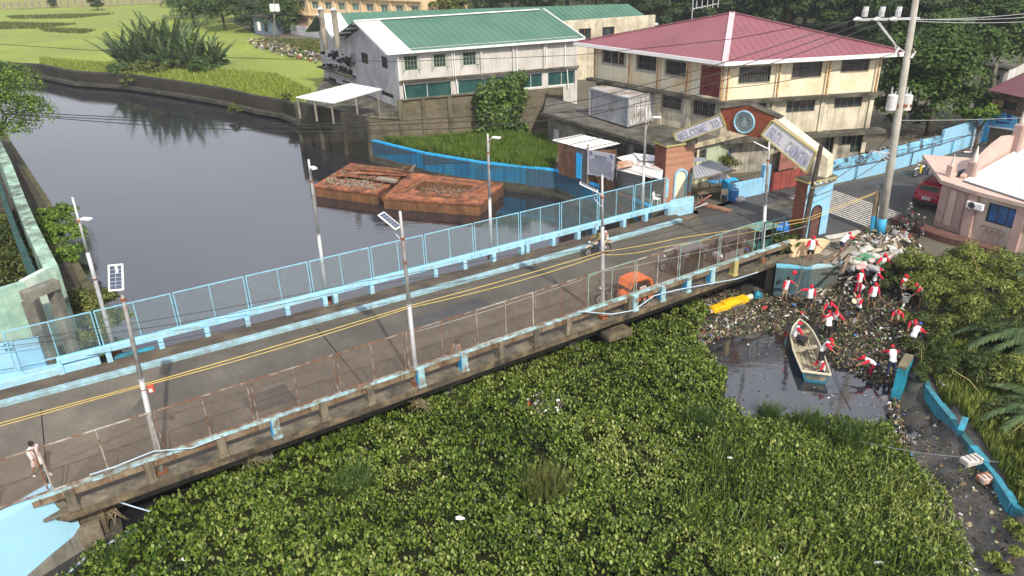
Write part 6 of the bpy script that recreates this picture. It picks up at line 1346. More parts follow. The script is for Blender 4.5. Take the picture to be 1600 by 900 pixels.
# ---- rusty barges
def barge(label, c4, zt, seed, well=None):
    t = thing('barge', label, 'barge', V2(c4[0], WZ)); P4 = [V2(at(*q, zt)) for q in c4]
    if well:
        W4 = [V2(at(*q, zt)) for q in well]; mb = MB(); z = zt
        for i in range(4): a, b = P4[i], P4[(i+1) % 4]; c, d = W4[(i+1) % 4], W4[i]; mb.quad(V2(a, z), V2(b, z), V2(c, z), V2(d, z))
        mb.build('deck', rust_deck, t)
        mb = MB()
        for i in range(4): a, b = W4[i], W4[(i+1) % 4]; mb.quad(V2(a, z), V2(b, z), V2(b, z-.45), V2(a, z-.45))
        mb.quad(*[V2(p, z-.45) for p in W4]); mb.build('hold', rust_side, t)
        mb = MB(); rg_ = random.Random(seed)
        for k in range(130): u_, v_ = rg_.random(), rg_.random(); q = W4[0].lerp(W4[1], u_).lerp(W4[3].lerp(W4[2], u_), v_); mb.box(V2(q, z-.4+.1*rg_.random()), (rg_.uniform(.05, .24), rg_.uniform(.03, .14), .05), rg_.random()*3)
        stuff(mb.build('rubble', M('hold_rubble', (.20, .13, .09), .9, .5, 5, (.28, .24, .2), .4, 6, .1), t))
    else: MB().prism(P4, zt-.06, zt).build('deck', rust_deck, t)
    mb = MB()
    for i in range(4): a, b = P4[i], P4[(i+1) % 4]; mb.quad(V2(a, WZ-.4), V2(b, WZ-.4), V2(b, zt-.002), V2(a, zt-.002))
    mb.build('hull_side', rust_side, t)
    for i in range(4):
        a, b = P4[i], P4[(i+1) % 4]; MB().bar(V2(a, zt-.05), V2(b, zt-.05), .12, .14).build('gunwale', rust_deck, t)
        k = int((b-a).length/1.2)
    for k in range(1, 9):
        a = P4[0].lerp(P4[1], k/9); b = P4[3].lerp(P4[2], k/9)
        if not well: MB().bar(V2(a, zt+.01), V2(b, zt+.01), .05, .03).build('deck_seam', rust_side, t)
    return t, P4
t1, Q4 = barge('left rusty barge loaded with scrap plates and grey rubble', [(491, 290), (588, 303), (638, 268), (549, 255)], -1.1, 1)
g = random.Random(5)
for k, (x0, y0, x1, y1) in enumerate([(528, 268, 625, 277), (540, 264, 632, 270), (535, 272, 612, 284), (560, 270, 636, 273), (525, 273, 560, 276), (552, 258, 632, 266), (556, 262, 628, 270)]):
    MB().bar(at(x0, y0, -1.0+.05*k), at(x1, y1, -1.0+.05*k), g.uniform(.25, .6), .05).build('scrap_plate', [rust_deck, rustmat, rust_side][k % 3], t1)
MB().bar(at(590, 279, -.85), at(618, 283, -.8), .55, .2).build('pale_sheet', plank_m, t1)
mb = MB()
for k in range(420):
    u_, v_ = g.random(), g.random()**1.3*.62; q = Q4[0].lerp(Q4[1], .04+u_*.9).lerp(Q4[3].lerp(Q4[2], .04+u_*.9), .12+v_); mb.box(V2(q, -1.08+.12*g.random()), (g.uniform(.04, .2), g.uniform(.03, .12), .06), g.random()*3)
stuff(mb.build('rubble', M('grey_rubble', (.30, .28, .22), .9, .5, 6, (.14, .1, .07), .4, 5, .1), t1))
t2, _ = barge('right rusty barge with an open rectangular hold full of debris', [(599, 309), (749, 320), (786, 287), (641, 270)], -1.12, 2, well=[(646, 297), (721, 305), (742, 290), (664, 283)])
for k, (x0, y0, x1, y1) in enumerate([(615, 300, 652, 281), (630, 300, 660, 284), (700, 314, 735, 312), (650, 303, 715, 309), (745, 300, 770, 285), (690, 280, 740, 284)]): MB().bar(at(x0, y0, -1.08), at(x1, y1, -1.08), .3, .05).build('loose_plate', [rustmat, rust_side][k % 2], t2)
for x, y in ((640, 268), (636, 272), (600, 306)): q = at(x, y, -1.05); MB().tube([q, q+UP*.5, q+UP*.55], [.12, .12, .18], 8).build('bollard', rust_side, t2)
pd = thing('junk_heap', 'small heap of twisted scrap where the two barges meet', 'scrap', at(640, 266, -1.1)); mb = MB()
for k in range(10): q = at(634+g.random()*12, 262+g.random()*8, -1.0); MB().bar(q, q+Vector((g.uniform(-.5, .5), g.uniform(-.3, .3), g.uniform(.1, .6))), .06, .06).build('scrap_bar', [rust_side, grille_m, plank_m][k % 3], pd)
# far railing across the field
frl = thing('far_railing', 'long low brown railing crossing the far side of the green field', 'railing', at(100, 12, 0)); a, b = at(-60, 17, 0), at(262, 6, 0); L = (V2(b)-V2(a)).length
k = int(L/1.9); mb = MB(); rm = M('far_rail_brown', (.28, .22, .18), .9, bump=0)
for z in (.25, 1.0, 1.7): MB().bar(V2(a, z), V2(b, z), .3, .25).build('rail', rm, frl)
pm = MB().bar((0, 0, 0), (0, 0, 1.9), .35, .35, up=(1, 0, 0)).mesh('railing_post', rm)
for j in range(k): o = link('railing_post', pm, frl); o.location = V2(a).lerp(V2(b), j/k)-frl.location
# ================================================================== lamp poles, power poles, cables
def onpole(b, t, py):
    """point of the pole axis b->t seen at picture row py"""
    lo, hi = 0.0, 1.0
    for _ in range(40):
        m = (lo+hi)/2
        if pr(b.lerp(t, m))[1] > py: lo = m
        else: hi = m
    return b.lerp(t, lo)
def poletop(base, px, py):
    h = hgt(px, py, base); Y = base.y; X = atY(px, py, Y); return Vector((X.x, Y, X.z))
solar_m = M('solar_cells', (.05, .07, .12), .25, .2, 3, bump=0, spec=.6)
def lamp_pole(label, base, tip, solar=None, arm=None, rusty=0, group=None):
    b = base; t = poletop(b, *tip); r = thing('street_lamp', label, 'street lamp', b, group=group)
    ax = (t-b); n = ax.normalized()
    if rusty: MB().tube([b+ax*(k/6) for k in range(5)], [.105, .10, .095, .09, .085], 10).build('pole', steel, r, smooth=True); MB().tube([b+ax*(4/6), t], [.06, .045], 10).build('upper_pole', steel_rust, r, smooth=True)
    else: MB().tube([b, b+ax*.5], [.11, .085], 10).build('pole', steel, r, smooth=True); MB().tube([b+ax*.5, b+ax*.93, t], [.085, .06, .05], 10).build('upper_pole', steel_rust, r, smooth=True)
    MB().disc(b+ax*.5, n, .1, .08, 10).build('joint_collar', rustmat if rusty == 2 else steel, r); MB().disc(b+ax*.86, n, .09, .1, 10).build('joint_collar', rustmat, r)
    if solar:
        u, v, L, w, off = solar; u = Vector(u).normalized(); v = Vector(v); v = (v-u*v.dot(u)).normalized(); c = onpole(b, t, tip[1]+off[2])+Vector((off[0], off[1], 0)); nn = u.cross(v)
        if nn.z < 0: nn = -nn
        plate([c-u*L/2-v*w/2, c+u*L/2-v*w/2, c+u*L/2+v*w/2, c-u*L/2+v*w/2], nn, .04).build('solar_frame', white_paint, r)
        k = .05; p4 = [c-u*(L/2-k)-v*(w/2-k), c+u*(L/2-k)-v*(w/2-k), c+u*(L/2-k)+v*(w/2-k), c-u*(L/2-k)+v*(w/2-k)]; pn_ = plate([p+nn*.006 for p in p4], nn, .008).build('solar_panel', solar_m, r)
        mb = MB()
        for i in range(1, 6): mb.bar(p4[0].lerp(p4[1], i/6)+nn*.008, p4[3].lerp(p4[2], i/6)+nn*.008, .01, .004, up=nn)
        mb.bar(p4[0].lerp(p4[3], .5)+nn*.008, p4[1].lerp(p4[2], .5)+nn*.008, .01, .004, up=nn); mb.build('cell_line', steel, pn_)
        q = onpole(b, t, tip[1]+off[2]+14); MB().bar(q, c-nn*.03, .05, .05).build('panel_bracket', steel, r)
        q2 = onpole(b, t, tip[1]+off[2]+34); MB().tube([q2, q2+Vector((-.35, .1, .4)), c-u*L*.2-nn*.04], .022, 6).build('panel_stay', steel, r)
    if arm:
        dr, ln, oy = arm; dr = Vector(dr).normalized(); q = onpole(b, t, tip[1]+oy); e = q+dr*ln+UP*.28
        MB().tube([q, q+dr*ln*.45+UP*.16, e], [.035, .03, .028], 6).build('lamp_arm', steel, r); h = e+dr*.3+UP*.03
        MB().bar(e, h+dr*.2, .26, .09).build('lamp_head', white_paint, r, bevel=.03); MB().bar(e+dr*.05-UP*.05, h+dr*.15-UP*.05, .18, .02).build('lamp_lens', M('lamp_lens', (.55, .55, .5), .3, bump=0), r)
        q2 = onpole(b, t, tip[1]+oy+22); MB().tube([q2, q+dr*ln*.5+UP*.14], .018, 5).build('arm_stay', steel, r)
    MB().box(b+Vector((0, .05, .18)), (.36, .34, .42), .54).build('base_bracket', rustmat, r)
    mb = MB(); mb.torus(b+UP*.35, UP, .15, .03, 12, 5); mb.build('base_clamp', rustmat, r); return r, b, t
GS = 'solar street lamps along the near parapet'; GFs = 'street lamps along the far parapet'
PB = lamp_pole('nearest tall grey lamp post with upright solar panel at the left of the bridge', at(255, 748, -.25), (181, 415), ((-.08, .55, .8), (1, .1, 0), .85, .46, (-.02, -.12, 16)), group=GS)
PDm = lamp_pole('grey solar lamp post in the middle of the near parapet', at(652, 607, -.15), (625, 330), ((-.75, .35, .55), (.5, .8, -.1), .9, .42, (-.42, .0, 14)), group=GS)
PF = lamp_pole('solar lamp post with a rusty middle beside the orange tricycle', at(942, 503, -.15), (941, 273), ((-.9, .2, .42), (.3, .9, -.2), .9, .5, (-.6, .0, 18)), rusty=2, group=GS)
PG = lamp_pole('solar lamp post at the right end of the near parapet, in front of the arch', at(1190, 413, -.1), (1202, 222), ((-.9, .2, .42), (.3, .9, -.2), .9, .5, (-.4, .0, 4)), group=GS)
dRoad = (.515, -.857, 0)
PAx = lamp_pole('thin far-side lamp post with a short cross arm near the mint wall', at(180, 552, -.1), (113, 308), None, ((.7, -.3, 0), .25, 42), rusty=2, group=GFs)
PC_ = lamp_pole('far-side lamp post left of the rusty barges', at(512, 474, -.1), (482, 249), None, (dRoad, .35, 18), group=GFs)
PE = lamp_pole('far-side lamp post in front of the right barge', at(768, 404, -.1), (762, 209), None, ((.75, -.6, 0), .35, 12), group=GFs)
P4 = lamp_pole('far-side lamp post rising before the patched tin roofs', at(1003, 343, -.1), (1010, 167), None, ((.8, -.5, 0), .45, 22), group=GFs)
rbx = thing('meter_box', 'small red box strapped to the nearest lamp post', 'box', onpole(PB[1], PB[2], 607)); q = onpole(PB[1], PB[2], 607)+Vector((.28, -.02, 0)); MB().box(q, (.2, .14, .27), .3).build('case', M('red_box', (.42, .08, .05), .6), rbx, bevel=.02); MB().box(q+Vector((.02, -.09, -.02)), (.1, .02, .12), .3).build('window', white_paint, rbx); MB().torus(q-Vector((.28, 0, 0)), UP, .12, .015, 10, 4).build('strap', rustmat, rbx)
# tall transformer pole
ub = V2(at(1375, 366, 0)); ut = Vector((atY(1431, 0, ub.y).x, ub.y, atY(1431, 0, ub.y).z)); ut = ub+(ut-ub)*1.12
up_ = thing('power_pole', 'tall pale concrete power pole with two transformers and a blue painted foot', 'power pole', ub)
MB().tube([ub-UP*.3, ub+(ut-ub)*.35, ut], [.25, .215, .15], 14).build('pole', M('pole_concrete', (.42, .40, .36), .85, .15, 1.5, (.3, .28, .24), .4, 1, .3, streak=.3, bump=.15), up_, smooth=True)
q = onpole(ub, ut, 341); MB().tube([ub+UP*.02, q], [.262, .255], 14).build('painted_foot', M('foot_blue', (.05, .35, .60), .6, .15, 2, bump=.1), up_, smooth=True)
ax = onpole(ub, ut, 29); xr = atY(1336, 31, ub.y-.1); MB().bar(ax+Vector((.35, 0, 0)), xr, .12, .12).build('cross_arm', steel, up_)
for px in (1351, 1377, 1403):
    q = atY(px, 20, ub.y-.1); MB().tube([q-UP*.2, q+UP*.1, q+UP*.12, q+UP*.3], [.13, .15, .12, .1], 9).build('insulator', steel, up_); MB().tube([q+Vector((.12, 0, -.2)), q+Vector((.14, 0, .3))], .05, 6).build('fuse', white_paint, up_)
for px in (1333, 1364, 1390):
    q = atY(px, 31, ub.y-.35); MB().tube([q, q+Vector((.2, .05, .03)), q+Vector((.45, .1, .0))], [.04, .13, .09], 8).build('insulator', steel, up_)
for a_, b_ in (((1370, 34), (1397, 68)), ((1373, 34), (1400, 70)), ((1396, 68), (1414, 82)), ((1398, 70), (1402, 84))): MB().bar(atY(*a_, ub.y-.2), atY(*b_, ub.y-.2), .05, .05).build('brace', steel, up_)
for k, (px, py) in enumerate(((1402, 78), (1405, 74), (1427, 76), (1430, 80))): q = atY(px, py, ub.y-.2); MB().tube([q, q+Vector((.15*(-1)**k, 0, -.35))], .06, 7).build('fuse', [grille_m, white_paint][k % 2], up_)
for px in (1393.5, 1417):
    q = atY(px, 160, ub.y-.25 if px < 1400 else ub.y+.1); MB().tube([q-UP*.43, q-UP*.40, q+UP*.40, q+UP*.46], [.23, .27, .27, .1], 14).build('transformer', M('transformer_grey', (.58, .59, .60), .5, .1, 2, (.4, .3, .25), .25, 2, .2, bump=0), up_, smooth=False)
    for k in (-1, 1): MB().tube([q+Vector((.1*k, 0, .42)), q+Vector((.12*k, 0, .85 if k < 0 else .6))], [.05, .035], 7).build('bushing', steel, up_)
MB().bar(onpole(ub, ut, 165)+Vector((-.6, -.1, 0)), onpole(ub, ut, 165)+Vector((.6, -.1, 0)), .12, .16).build('transformer_mount', rustmat, up_)
q = onpole(ub, ut, 240); MB().bar(q+Vector((.1, 0, 0)), atY(1361, 236, ub.y-.2), .1, .08).build('lower_arm', steel, up_); MB().bar(atY(1371, 240, ub.y-.2), q-UP*.6, .05, .05).build('brace', steel, up_); MB().bar(atY(1380, 240, ub.y-.2), q-UP*.4, .05, .05).build('brace', steel, up_)
sb = V2(at(1363, 363, 0)); st = poletop(sb, 1371, 298); so = thing('short_pole', 'short wooden post with a blue painted foot beside the transformer pole', 'pole', sb)
MB().tube([sb, st], [.17, .15], 9).build('post', M('post_wood', (.22, .17, .11), .9, .3, 3, bump=.4), so); MB().tube([sb, sb.lerp(st, .42)], [.18, .172], 9).build('painted_foot', MATS['foot_blue'], so)
# other poles
bp = at(429, 62, 0); bt = poletop(bp, 428, -20); o_ = thing('power_pole', 'distant pole with two white transformers at the field edge', 'power pole', bp); MB().tube([bp, bt], [.2, .15], 8).build('pole', concrete, o_)
for px in (425, 433): q = atY(px, 12, bp.y-.4); MB().tube([q-UP*.6, q+UP*.6], .42, 9).build('transformer', white_paint, o_)
bp = V2(at(1541, 215, 0)); bt = poletop(bp, 1556, 100); o_ = thing('power_pole', 'dark grey pole standing before the white upper storey house', 'power pole', bp); MB().tube([bp, bt], [.22, .18], 8).build('pole', concrete, o_)
bp = V2(at(1491, 204, 0)); bt = poletop(bp, 1503, 155); o_ = thing('street_lamp', 'thin white lamp pole slanting out of the broad tree', 'street lamp', bp); MB().tube([bp, bt], [.07, .05], 8).build('pole', white_paint, o_); MB().bar(bt+Vector((.5, 0, 1.6)), bt+Vector((1.7, 0, 2.3)), .14, .1).build('lamp_head', white_paint, o_); MB().tube([bt, bt+Vector((.5, 0, 1.6))], .04, 6).build('lamp_arm', steel, o_)
# cables
def sagline(P, sag, n=14):
    out = []
    for i in range(len(P)-1):
        for k in range(n): t = k/n; q = P[i].lerp(P[i+1], t); out.append(q-UP*(sag[i] if isinstance(sag, list) else sag)*4*t*(1-t))
    return out+[P[-1]]
def cable(label, P, sag, r, m, group=None):
    o = MB().tube(sagline(P, sag), r, 5).build('cable', m); tag(o, label, 'cable', group); return o
pb1 = onpole(PB[1], PB[2], 601); pd1 = onpole(PDm[1], PDm[2], 478); pf1 = onpole(PF[1], PF[2], 395); pg1 = onpole(PG[1], PG[2], 353); wpx = Vector((wp0.x+.1, wp0.y-.15, hgt(1246, 342, wp0))); stt = st-UP*.06
l1 = atY(-40, 672, 17.5)
cable('upper yellow cable strung from post to post above the roadway', [l1, pb1, pd1, pf1+UP*.06, atY(1060, 372, 36.0), wpx+UP*.1, stt], [.0, .03, .05, .05, .02, .0], .014, yellow_cable)
cable('lower yellow cable strung from post to post above the roadway', [l1-UP*.10, pb1-UP*.06, pd1-UP*.08, pf1-UP*.1, atY(1030, 387, 35.0), wpx-UP*.08, stt-UP*.06], [.0, .10, .16, .12, .05, .02], .013, yellow_cable)
wt = Vector((wp0.x+.15, wp0.y-.1, hgt(1262, 300, wp0)))
for k, (y0, ym, ye, s_) in enumerate([(531, 441, 302, .2), (536, 449, 318, .35), (576, 470, 335, .2)]):
    cable(['upper thin black wire running from the left edge over the bridge to the wooden pole', 'middle thin black wire running over the bridge to the wooden pole', 'lower thin black wire drooping over the bridge deck'][k], [atY(-60, y0+12, 27.5), atY(560, ym, 33.5), wt-UP*.35*k], [s_, s_], .014, black_cable)
cable('thin pale service wire from the near lamp posts to the arch pole', [onpole(PDm[1], PDm[2], 520), onpole(PF[1], PF[2], 425), wpx-UP*.4], [.1, .1], .012, steel)
GWi = 'power lines crossing high over the river'
for k, pts_ in enumerate([[(-80, 168), (250, 186), (480, 195), (720, 183), (920, 155), (1130, 98), (1334, 31)], [(-80, 172), (250, 190), (480, 199), (720, 190), (920, 170), (1130, 112), (1364, 31)], [(-80, 170), (250, 197), (480, 206), (720, 200), (920, 181), (1130, 126), (1390, 31)]]):
    P = [atY(x, y, 38+(ub.y-.3-38)*(x+80)/(1420)) for x, y in pts_]; cable('%s of the three sagging power lines from the left edge to the transformer pole' % ['topmost', 'middle', 'lowest'][k], P, .03, .022, black_cable, GWi)
cable('long power line skimming in front of the warehouse and field', [atY(-40, 66, 62), atY(300, 88, 62), atY(620, 96, 61), atY(900, 86, 58), atY(1150, 60, 50), atY(1351, 20, ub.y)], .03, .022, black_cable)
for k, (ya, yb) in enumerate([(31, 14), (30, 22), (33, 30)]): cable('%s power line leaving the transformer pole toward the right edge' % ['topmost', 'middle', 'lowest'][k], [onpole(ub, ut, ya), atY(1660, yb, 52)], .15, .018, steel)
cable('thin line from the transformer pole to the spired building', [onpole(ub, ut, 188), atY(1600, 184, 49)], .05, .015, steel)
cable('wire sagging along the blue street wall', [onpole(ub, ut, 236), atY(1500, 213, 50), atY(1640, 196, 56)], .1, .02, black_cable); cable('wire from the arch pole across the street to the transformer pole', [wt, onpole(ub, ut, 205)], .3, .02, black_cable); cable('second wire from the arch pole to the transformer pole', [wt-UP*.3, onpole(ub, ut, 238)], .35, .02, black_cable)
cable('long wire from the transformer pole passing the corner building to the annex', [onpole(ub, ut, 76), atY(1130, 138, 53), atY(870, 176, 60)], .4, .02, black_cable)
# hoses on the near edge
hp_, hq_ = V2(cN(-2, -.12)), V2(cN(12, -.12)); hs1 = [(905, 486), (955, 491), (990, 485), (1022, 462), (1057, 453), (1117, 442), (1150, 436), (1185, 425)]
ho = MB().tube([onp(x, y, hp_, hq_) for x, y in hs1], .028, 6).build('hose', pipe_blue); tag(ho, 'pale blue pipe looping along the outside of the near parapet', 'pipe')
hp_, hq_ = V2(cN(-16, -.1)), V2(cN(-9, -.1)); ho = MB().tube([onp(x, y, hp_, hq_) for x, y in [(140, 742), (180, 729), (240, 705), (300, 700), (345, 683)]], .022, 6).build('hose', pipe_blue); tag(ho, 'thin blue cable tied along the near parapet by the leftmost solar lamp', 'cable')
q = at(150, 793, -.6); ho = MB().tube([at(112, 812, -.9), at(145, 795, -.5), at(165, 784, -.3), at(185, 784, -.4), at(210, 792, -.8), at(234, 799, -1.2)], .028, 6).build('pipe', pipe_blue); tag(ho, 'bent pale pipe sticking out over the dark water at the bridge foot', 'pipe')
for i, (pts_, lb_) in enumerate([([(100, 902), (140, 865), (190, 838), (217, 829)], 'floating pale blue pipe at the bottom left edge of the hyacinth'), ([(440, 700), (490, 680), (540, 655), (590, 640)], 'floating pipe under the bridge edge, left stretch'), ([(700, 607), (760, 590), (830, 566), (870, 550)], 'floating pipe with rags under the bridge edge, right stretch')]):
    ho = MB().tube([at(x, y, WZ+.04) for x, y in pts_], .04, 6).build('pipe', pipe_blue); tag(ho, lb_, 'pipe')
for px, py, sx, lb_ in [(722, 607, .9, 'pale blue flat float drifting at the edge of the hyacinth'), (700, 612, .6, 'green white plastic float beside the blue float'), (202, 833, .35, 'tiny light blue float on the floating pipe at the left'), (612, 625, .8, 'grey broken board drifting under the middle lamp post')]:
    q = at(px, py, WZ+.06); t = thing('float', lb_, 'float', q); MB().box(q, (sx, .32, .12), .5).build('slab', blue_worn if sx > .8 else pipe_blue, t, bevel=.04)
cable('thin cable lying across the concrete channel to the blue wall', [at(1345, 690, -1.6), at(1430, 706, -1.3), at(1500, 714, -.95), at(1560, 722, -.8)], .02, .016, M('cable_grey', (.2, .22, .25), .6, bump=0))
cable('dark wire curling over the open pool by the boat', [at(1300, 560, -1.7), at(1310, 600, -1.9), at(1330, 640, -1.95)], .02, .014, black_cable)
# ================================================================== vehicles
chrome = M('chrome', (.55, .55, .56), .2, .1, 3, metal=.8, bump=0); tyre = M('tyre', (.018, .018, .019), .85, .2, 5, bump=.1); rubber = black
def wheel(root, c, R, w=.06, name='wheel', spoke=6, rimm=None):
    ax = Vector((0, 1, 0)); c = Vector(c); o = MB().torus(c, ax, R-.045, .048 if w < .1 else w*.5, 18, 6).build(name, tyre, root)
    mb = MB(); mb.torus(c, ax, R-.1, .018, 16, 5); mb.disc(c, ax, .05, w, 8)
    for k in range(spoke): a = math.pi*2*k/spoke; mb.bar(c, c+Vector((math.cos(a), 0, math.sin(a)))*(R-.1), .02, .02, up=(0, 1, 0))
    mb.build('rim', rimm or chrome, o); return o
def motorcycle(label, loc, rz, colm, seatm=None, group=None, root=None, x0=0):
    r = root or thing('motorcycle', label, 'motorcycle', loc, rz, group, local=True)
    wheel(r, (.64, 0, .30), .30); wheel(r, (-.62, 0, .30), .30)
    mb = MB(); mb.tube([(.64, .07, .3), (.52, .07, .62), (.40, .05, .98)], .02, 6); mb.tube([(.64, -.07, .3), (.52, -.07, .62), (.40, -.05, .98)], .02, 6); mb.build('front_fork', chrome, r)
    MB().tube([(.43, 0, .85), (.1, 0, .62), (-.25, 0, .35), (-.62, 0, .3)], .025, 6).build('frame', dark_metal, r); MB().box((-.02, 0, .36), (.32, .2, .3)).build('engine', M('engine_grey', (.2, .2, .2), .4, metal=.5), r, bevel=.05)
    MB().ball((.16, 0, .76), .2, 10, 6, sc=(1.25, .62, .6)).build('fuel_tank', colm, r, smooth=True); MB().box((-.33, 0, .76), (.72, .25, .1)).build('seat', seatm or black, r, bevel=.04)
    MB().tube([(.36, .34, 1.04), (.42, .12, 1.0), (.42, -.12, 1.0), (.36, -.34, 1.04)], .016, 6).build('handlebar', dark_metal, r)
    hl = MB().ball((.56, 0, .88), .1, 8, 5).build('headlight', chrome, r, smooth=True)
    for s in (-1, 1): MB().ball((.4, s*.3, 1.18), .06, 7, 4, sc=(.3, 1, .7)).build('mirror', dark_metal, r); MB().tube([(.4, s*.25, 1.03), (.4, s*.3, 1.16)], .008, 4).build('mirror_stem', dark_metal, r)
    mb = MB(); mb.tube([(.40, 0, .63), (.6, 0, .67), (.82, 0, .55)], [.05, .07, .04], 6); mb.build('mudguard', colm, r); MB().tube([(-.45, 0, .66), (-.8, 0, .66), (-.98, 0, .5)], [.08, .08, .04], 6).build('mudguard', colm, r)
    MB().ball((-.82, 0, .72), .06, 7, 4).build('tail_light', M('tail_red', (.4, .02, .02), .3, bump=0), r); MB().tube([(.0, -.14, .28), (-.5, -.17, .26), (-.85, -.18, .36)], [.03, .035, .045], 7).build('exhaust', chrome, r); return r
def tricycle(label, loc, rz, colm, roofm, side=-1, closed=False, num=None, group=None, curved=False):
    r = thing('tricycle', label, 'tricycle', loc, rz, group, local=True); motorcycle('', None, 0, M('bike_grey', (.1, .1, .12), .4), root=r); y = side*.85
    for c_ in r.children: c_.location.x += .95 if curved else .3
    wheel(r, (-.25, side*1.38, .27), .27)
    fl = MB().box((0, y, .32), (1.6, .95, .08)).build('floor', dark_metal, r)
    mb = MB()
    for x in (-.75, .7):
        for yy in (y-.45, y+.45): mb.tube([(x, yy, .3), (x*1.0, yy, 1.1), (x*.88, yy, 1.5)], .022, 5)
    mb.tube([(-.6, side*.1, .4), (-.6, y, .35)], .03, 5); mb.tube([(.4, side*.1, .4), (.4, y, .35)], .03, 5); stuff(mb.build('sidecar_frame', chrome, r))
    if curved:   # moulded sidecar hood
        prof = [(-.8, .35), (-.82, .9), (-.72, 1.3), (-.5, 1.48), (.2, 1.5), (.55, 1.42), (.72, 1.1), (.6, 1.1), (.48, 1.3), (.2, 1.4), (-.45, 1.38), (-.6, 1.22), (-.68, .9), (-.68, .35)]
        mb = MB(); n = len(prof); vs = [(x, y-.5, z) for x, z in prof]+[(x, y+.5, z) for x, z in prof]; mb.add(vs, [(i, (i+1) % n, n+(i+1) % n, n+i) for i in range(n)]+[tuple(range(n-1, -1, -1)), tuple(range(n, 2*n))]); mb.build('hood', colm, r, bevel=.03)
        MB().box((-.72, y, .75), (.06, .98, .85)).build('rear_panel', colm, r, bevel=.02); MB().box((0, y+side*.49, .58), (1.45, .05, .55)).build('side_panel', colm, r, bevel=.02); MB().ball((.62, y, .6), .42, 10, 6, sc=(.65, 1.15, .75)).build('nose', colm, r, smooth=True); MB().box((.55, y, 1.2), (.02, .8, .4), M=Matrix.Rotation(-.35, 3, 'Y')).build('windscreen', glass_dk, r)
    else:
        MB().box((-.05, y, 1.54), (1.7, 1.12, .06)).build('roof', roofm, r, bevel=.03); MB().box((-.76, y, .85), (.05, .92, .95)).build('rear_panel', colm, r); MB().box((0, y+side*.46, .6), (1.4, .04, .5)).build('side_panel', colm, r); MB().ball((.75, y, .55), .4, 10, 6, sc=(.6, 1.1, .7)).build('nose', colm, r, smooth=True)
        MB().box((.66, y, 1.15), (.02, .8, .5), M=Matrix.Rotation(-.2, 3, 'Y')).build('windscreen', glass_dk, r)
    MB().box((-.4, y, .62), (.5, .8, .12)).build('bench_seat', black, r, bevel=.03); MB().box((-.58, y, .88), (.1, .8, .45)).build('bench_back', black, r, bevel=.03)
    if num:
        MB().box((-.853, y+.05, 1.0), (.012, .4, .3)).build('number_plate', white_paint, r)
        text_mesh(num, M('plate_red', (.5, .1, .06), .6, bump=0), 'number', r, Vector((-.87, y+.2, .92)), (0, -1, 0), (0, 0, 1), .2, .01, width=.3)
        for yy in (y+side*.52,): MB().box((-.1, yy, .95), (.4, .012, .3)).build('number_plate', white_paint, r); text_mesh(num, MATS['plate_red'], 'number', r, Vector((-.26 if side < 0 else .1, yy+side*.012, .87)), (1 if side < 0 else -1, 0, 0), (0, 0, 1), .2, .01, width=.3)
    return r
GT = 'tricycles waiting behind the near fence'
rdz = math.atan2(.52, .857)
orange = M('tricycle_orange', (.78, .16, .03), .45, .08, 2, bump=0, spec=.5)
p = at(972, 468, 0); tricycle('bright orange tricycle with a rounded hood and white number plate', (p.x+.1, p.y+.35, 0), rdz+math.pi, orange, orange, side=1, curved=True, num='160', group=GT)
p = at(1050, 425, 0); tricycle('black hooded tricycle with a pale roof to the right of the orange one', (p.x+.3, p.y+.6, 0), rdz+math.pi, M('cab_black', (.03, .03, .035), .4), M('roof_grey', (.14, .14, .15), .5), side=1, group=GT)
p = at(1112, 405, 0); tricycle('silver grey sidecar tricycle in the middle of the waiting row', (p.x+.3, p.y+.3, 0), rdz+math.pi, M('cab_silver', (.35, .35, .37), .35, metal=.4), M('roof_dark', (.06, .06, .07), .5), side=1, group=GT)
p = at(1165, 388, 0); tricycle('dark green tricycle with a teal roof near the right end of the fence', (p.x+.2, p.y+.3, 0), rdz+math.pi, M('cab_green', (.03, .12, .10), .4), M('roof_teal', (.12, .26, .24), .5), side=1, group=GT)
GM = 'motorcycles parked near the arch'
blm = M('moto_blue', (.04, .08, .35), .35, spec=.5, bump=0); wm_ = M('moto_white', (.6, .6, .62), .4, bump=0); bkm = M('moto_black', (.02, .02, .022), .35, spec=.5, bump=0)
for i, (px, py, a, m, lb_) in enumerate([(1142, 401, 2.6, blm, 'blue motorcycle squeezed between the silver and green tricycles'), (1188, 382, 2.9, bkm, 'black motorcycle behind the right end lamp post'), (1204, 374, 3.0, wm_, 'white scooter parked next to the blue tarp bundle'), (1212, 380, 2.5, blm, 'blue covered scooter against the dark iron frame'),
                                         (1412, 352, .9, bkm, 'black motorcycle parked behind the red car'), (1424, 360, .7, bkm, 'second dark motorcycle beside the pink building corner'), (1438, 366, 1.0, bkm, 'third dark motorcycle half hidden by twigs at the pink building'), (1420, 343, 1.2, M('moto_grey', (.12, .12, .13), .4), 'grey motorcycle nearest the red car bumper')]):
    p = at(px, py, 0); motorcycle(lb_, (p.x, p.y, 0), a, m, group=GM)
p = at(1218, 378, 0); tb = thing('bundle', 'bright blue tarpaulin bundle beside the scooters', 'bundle', p); 
for k in range(3): MB().ball(p+Vector((.15*k-.1, .1*k, .45+.2*k)), .38, 9, 6, sc=(.9, .8, 1), jit=.3, seed=k).build('tarp_fold', M('tarp_blue', (.03, .20, .60), .5, .2, 3, bump=.2), tb)
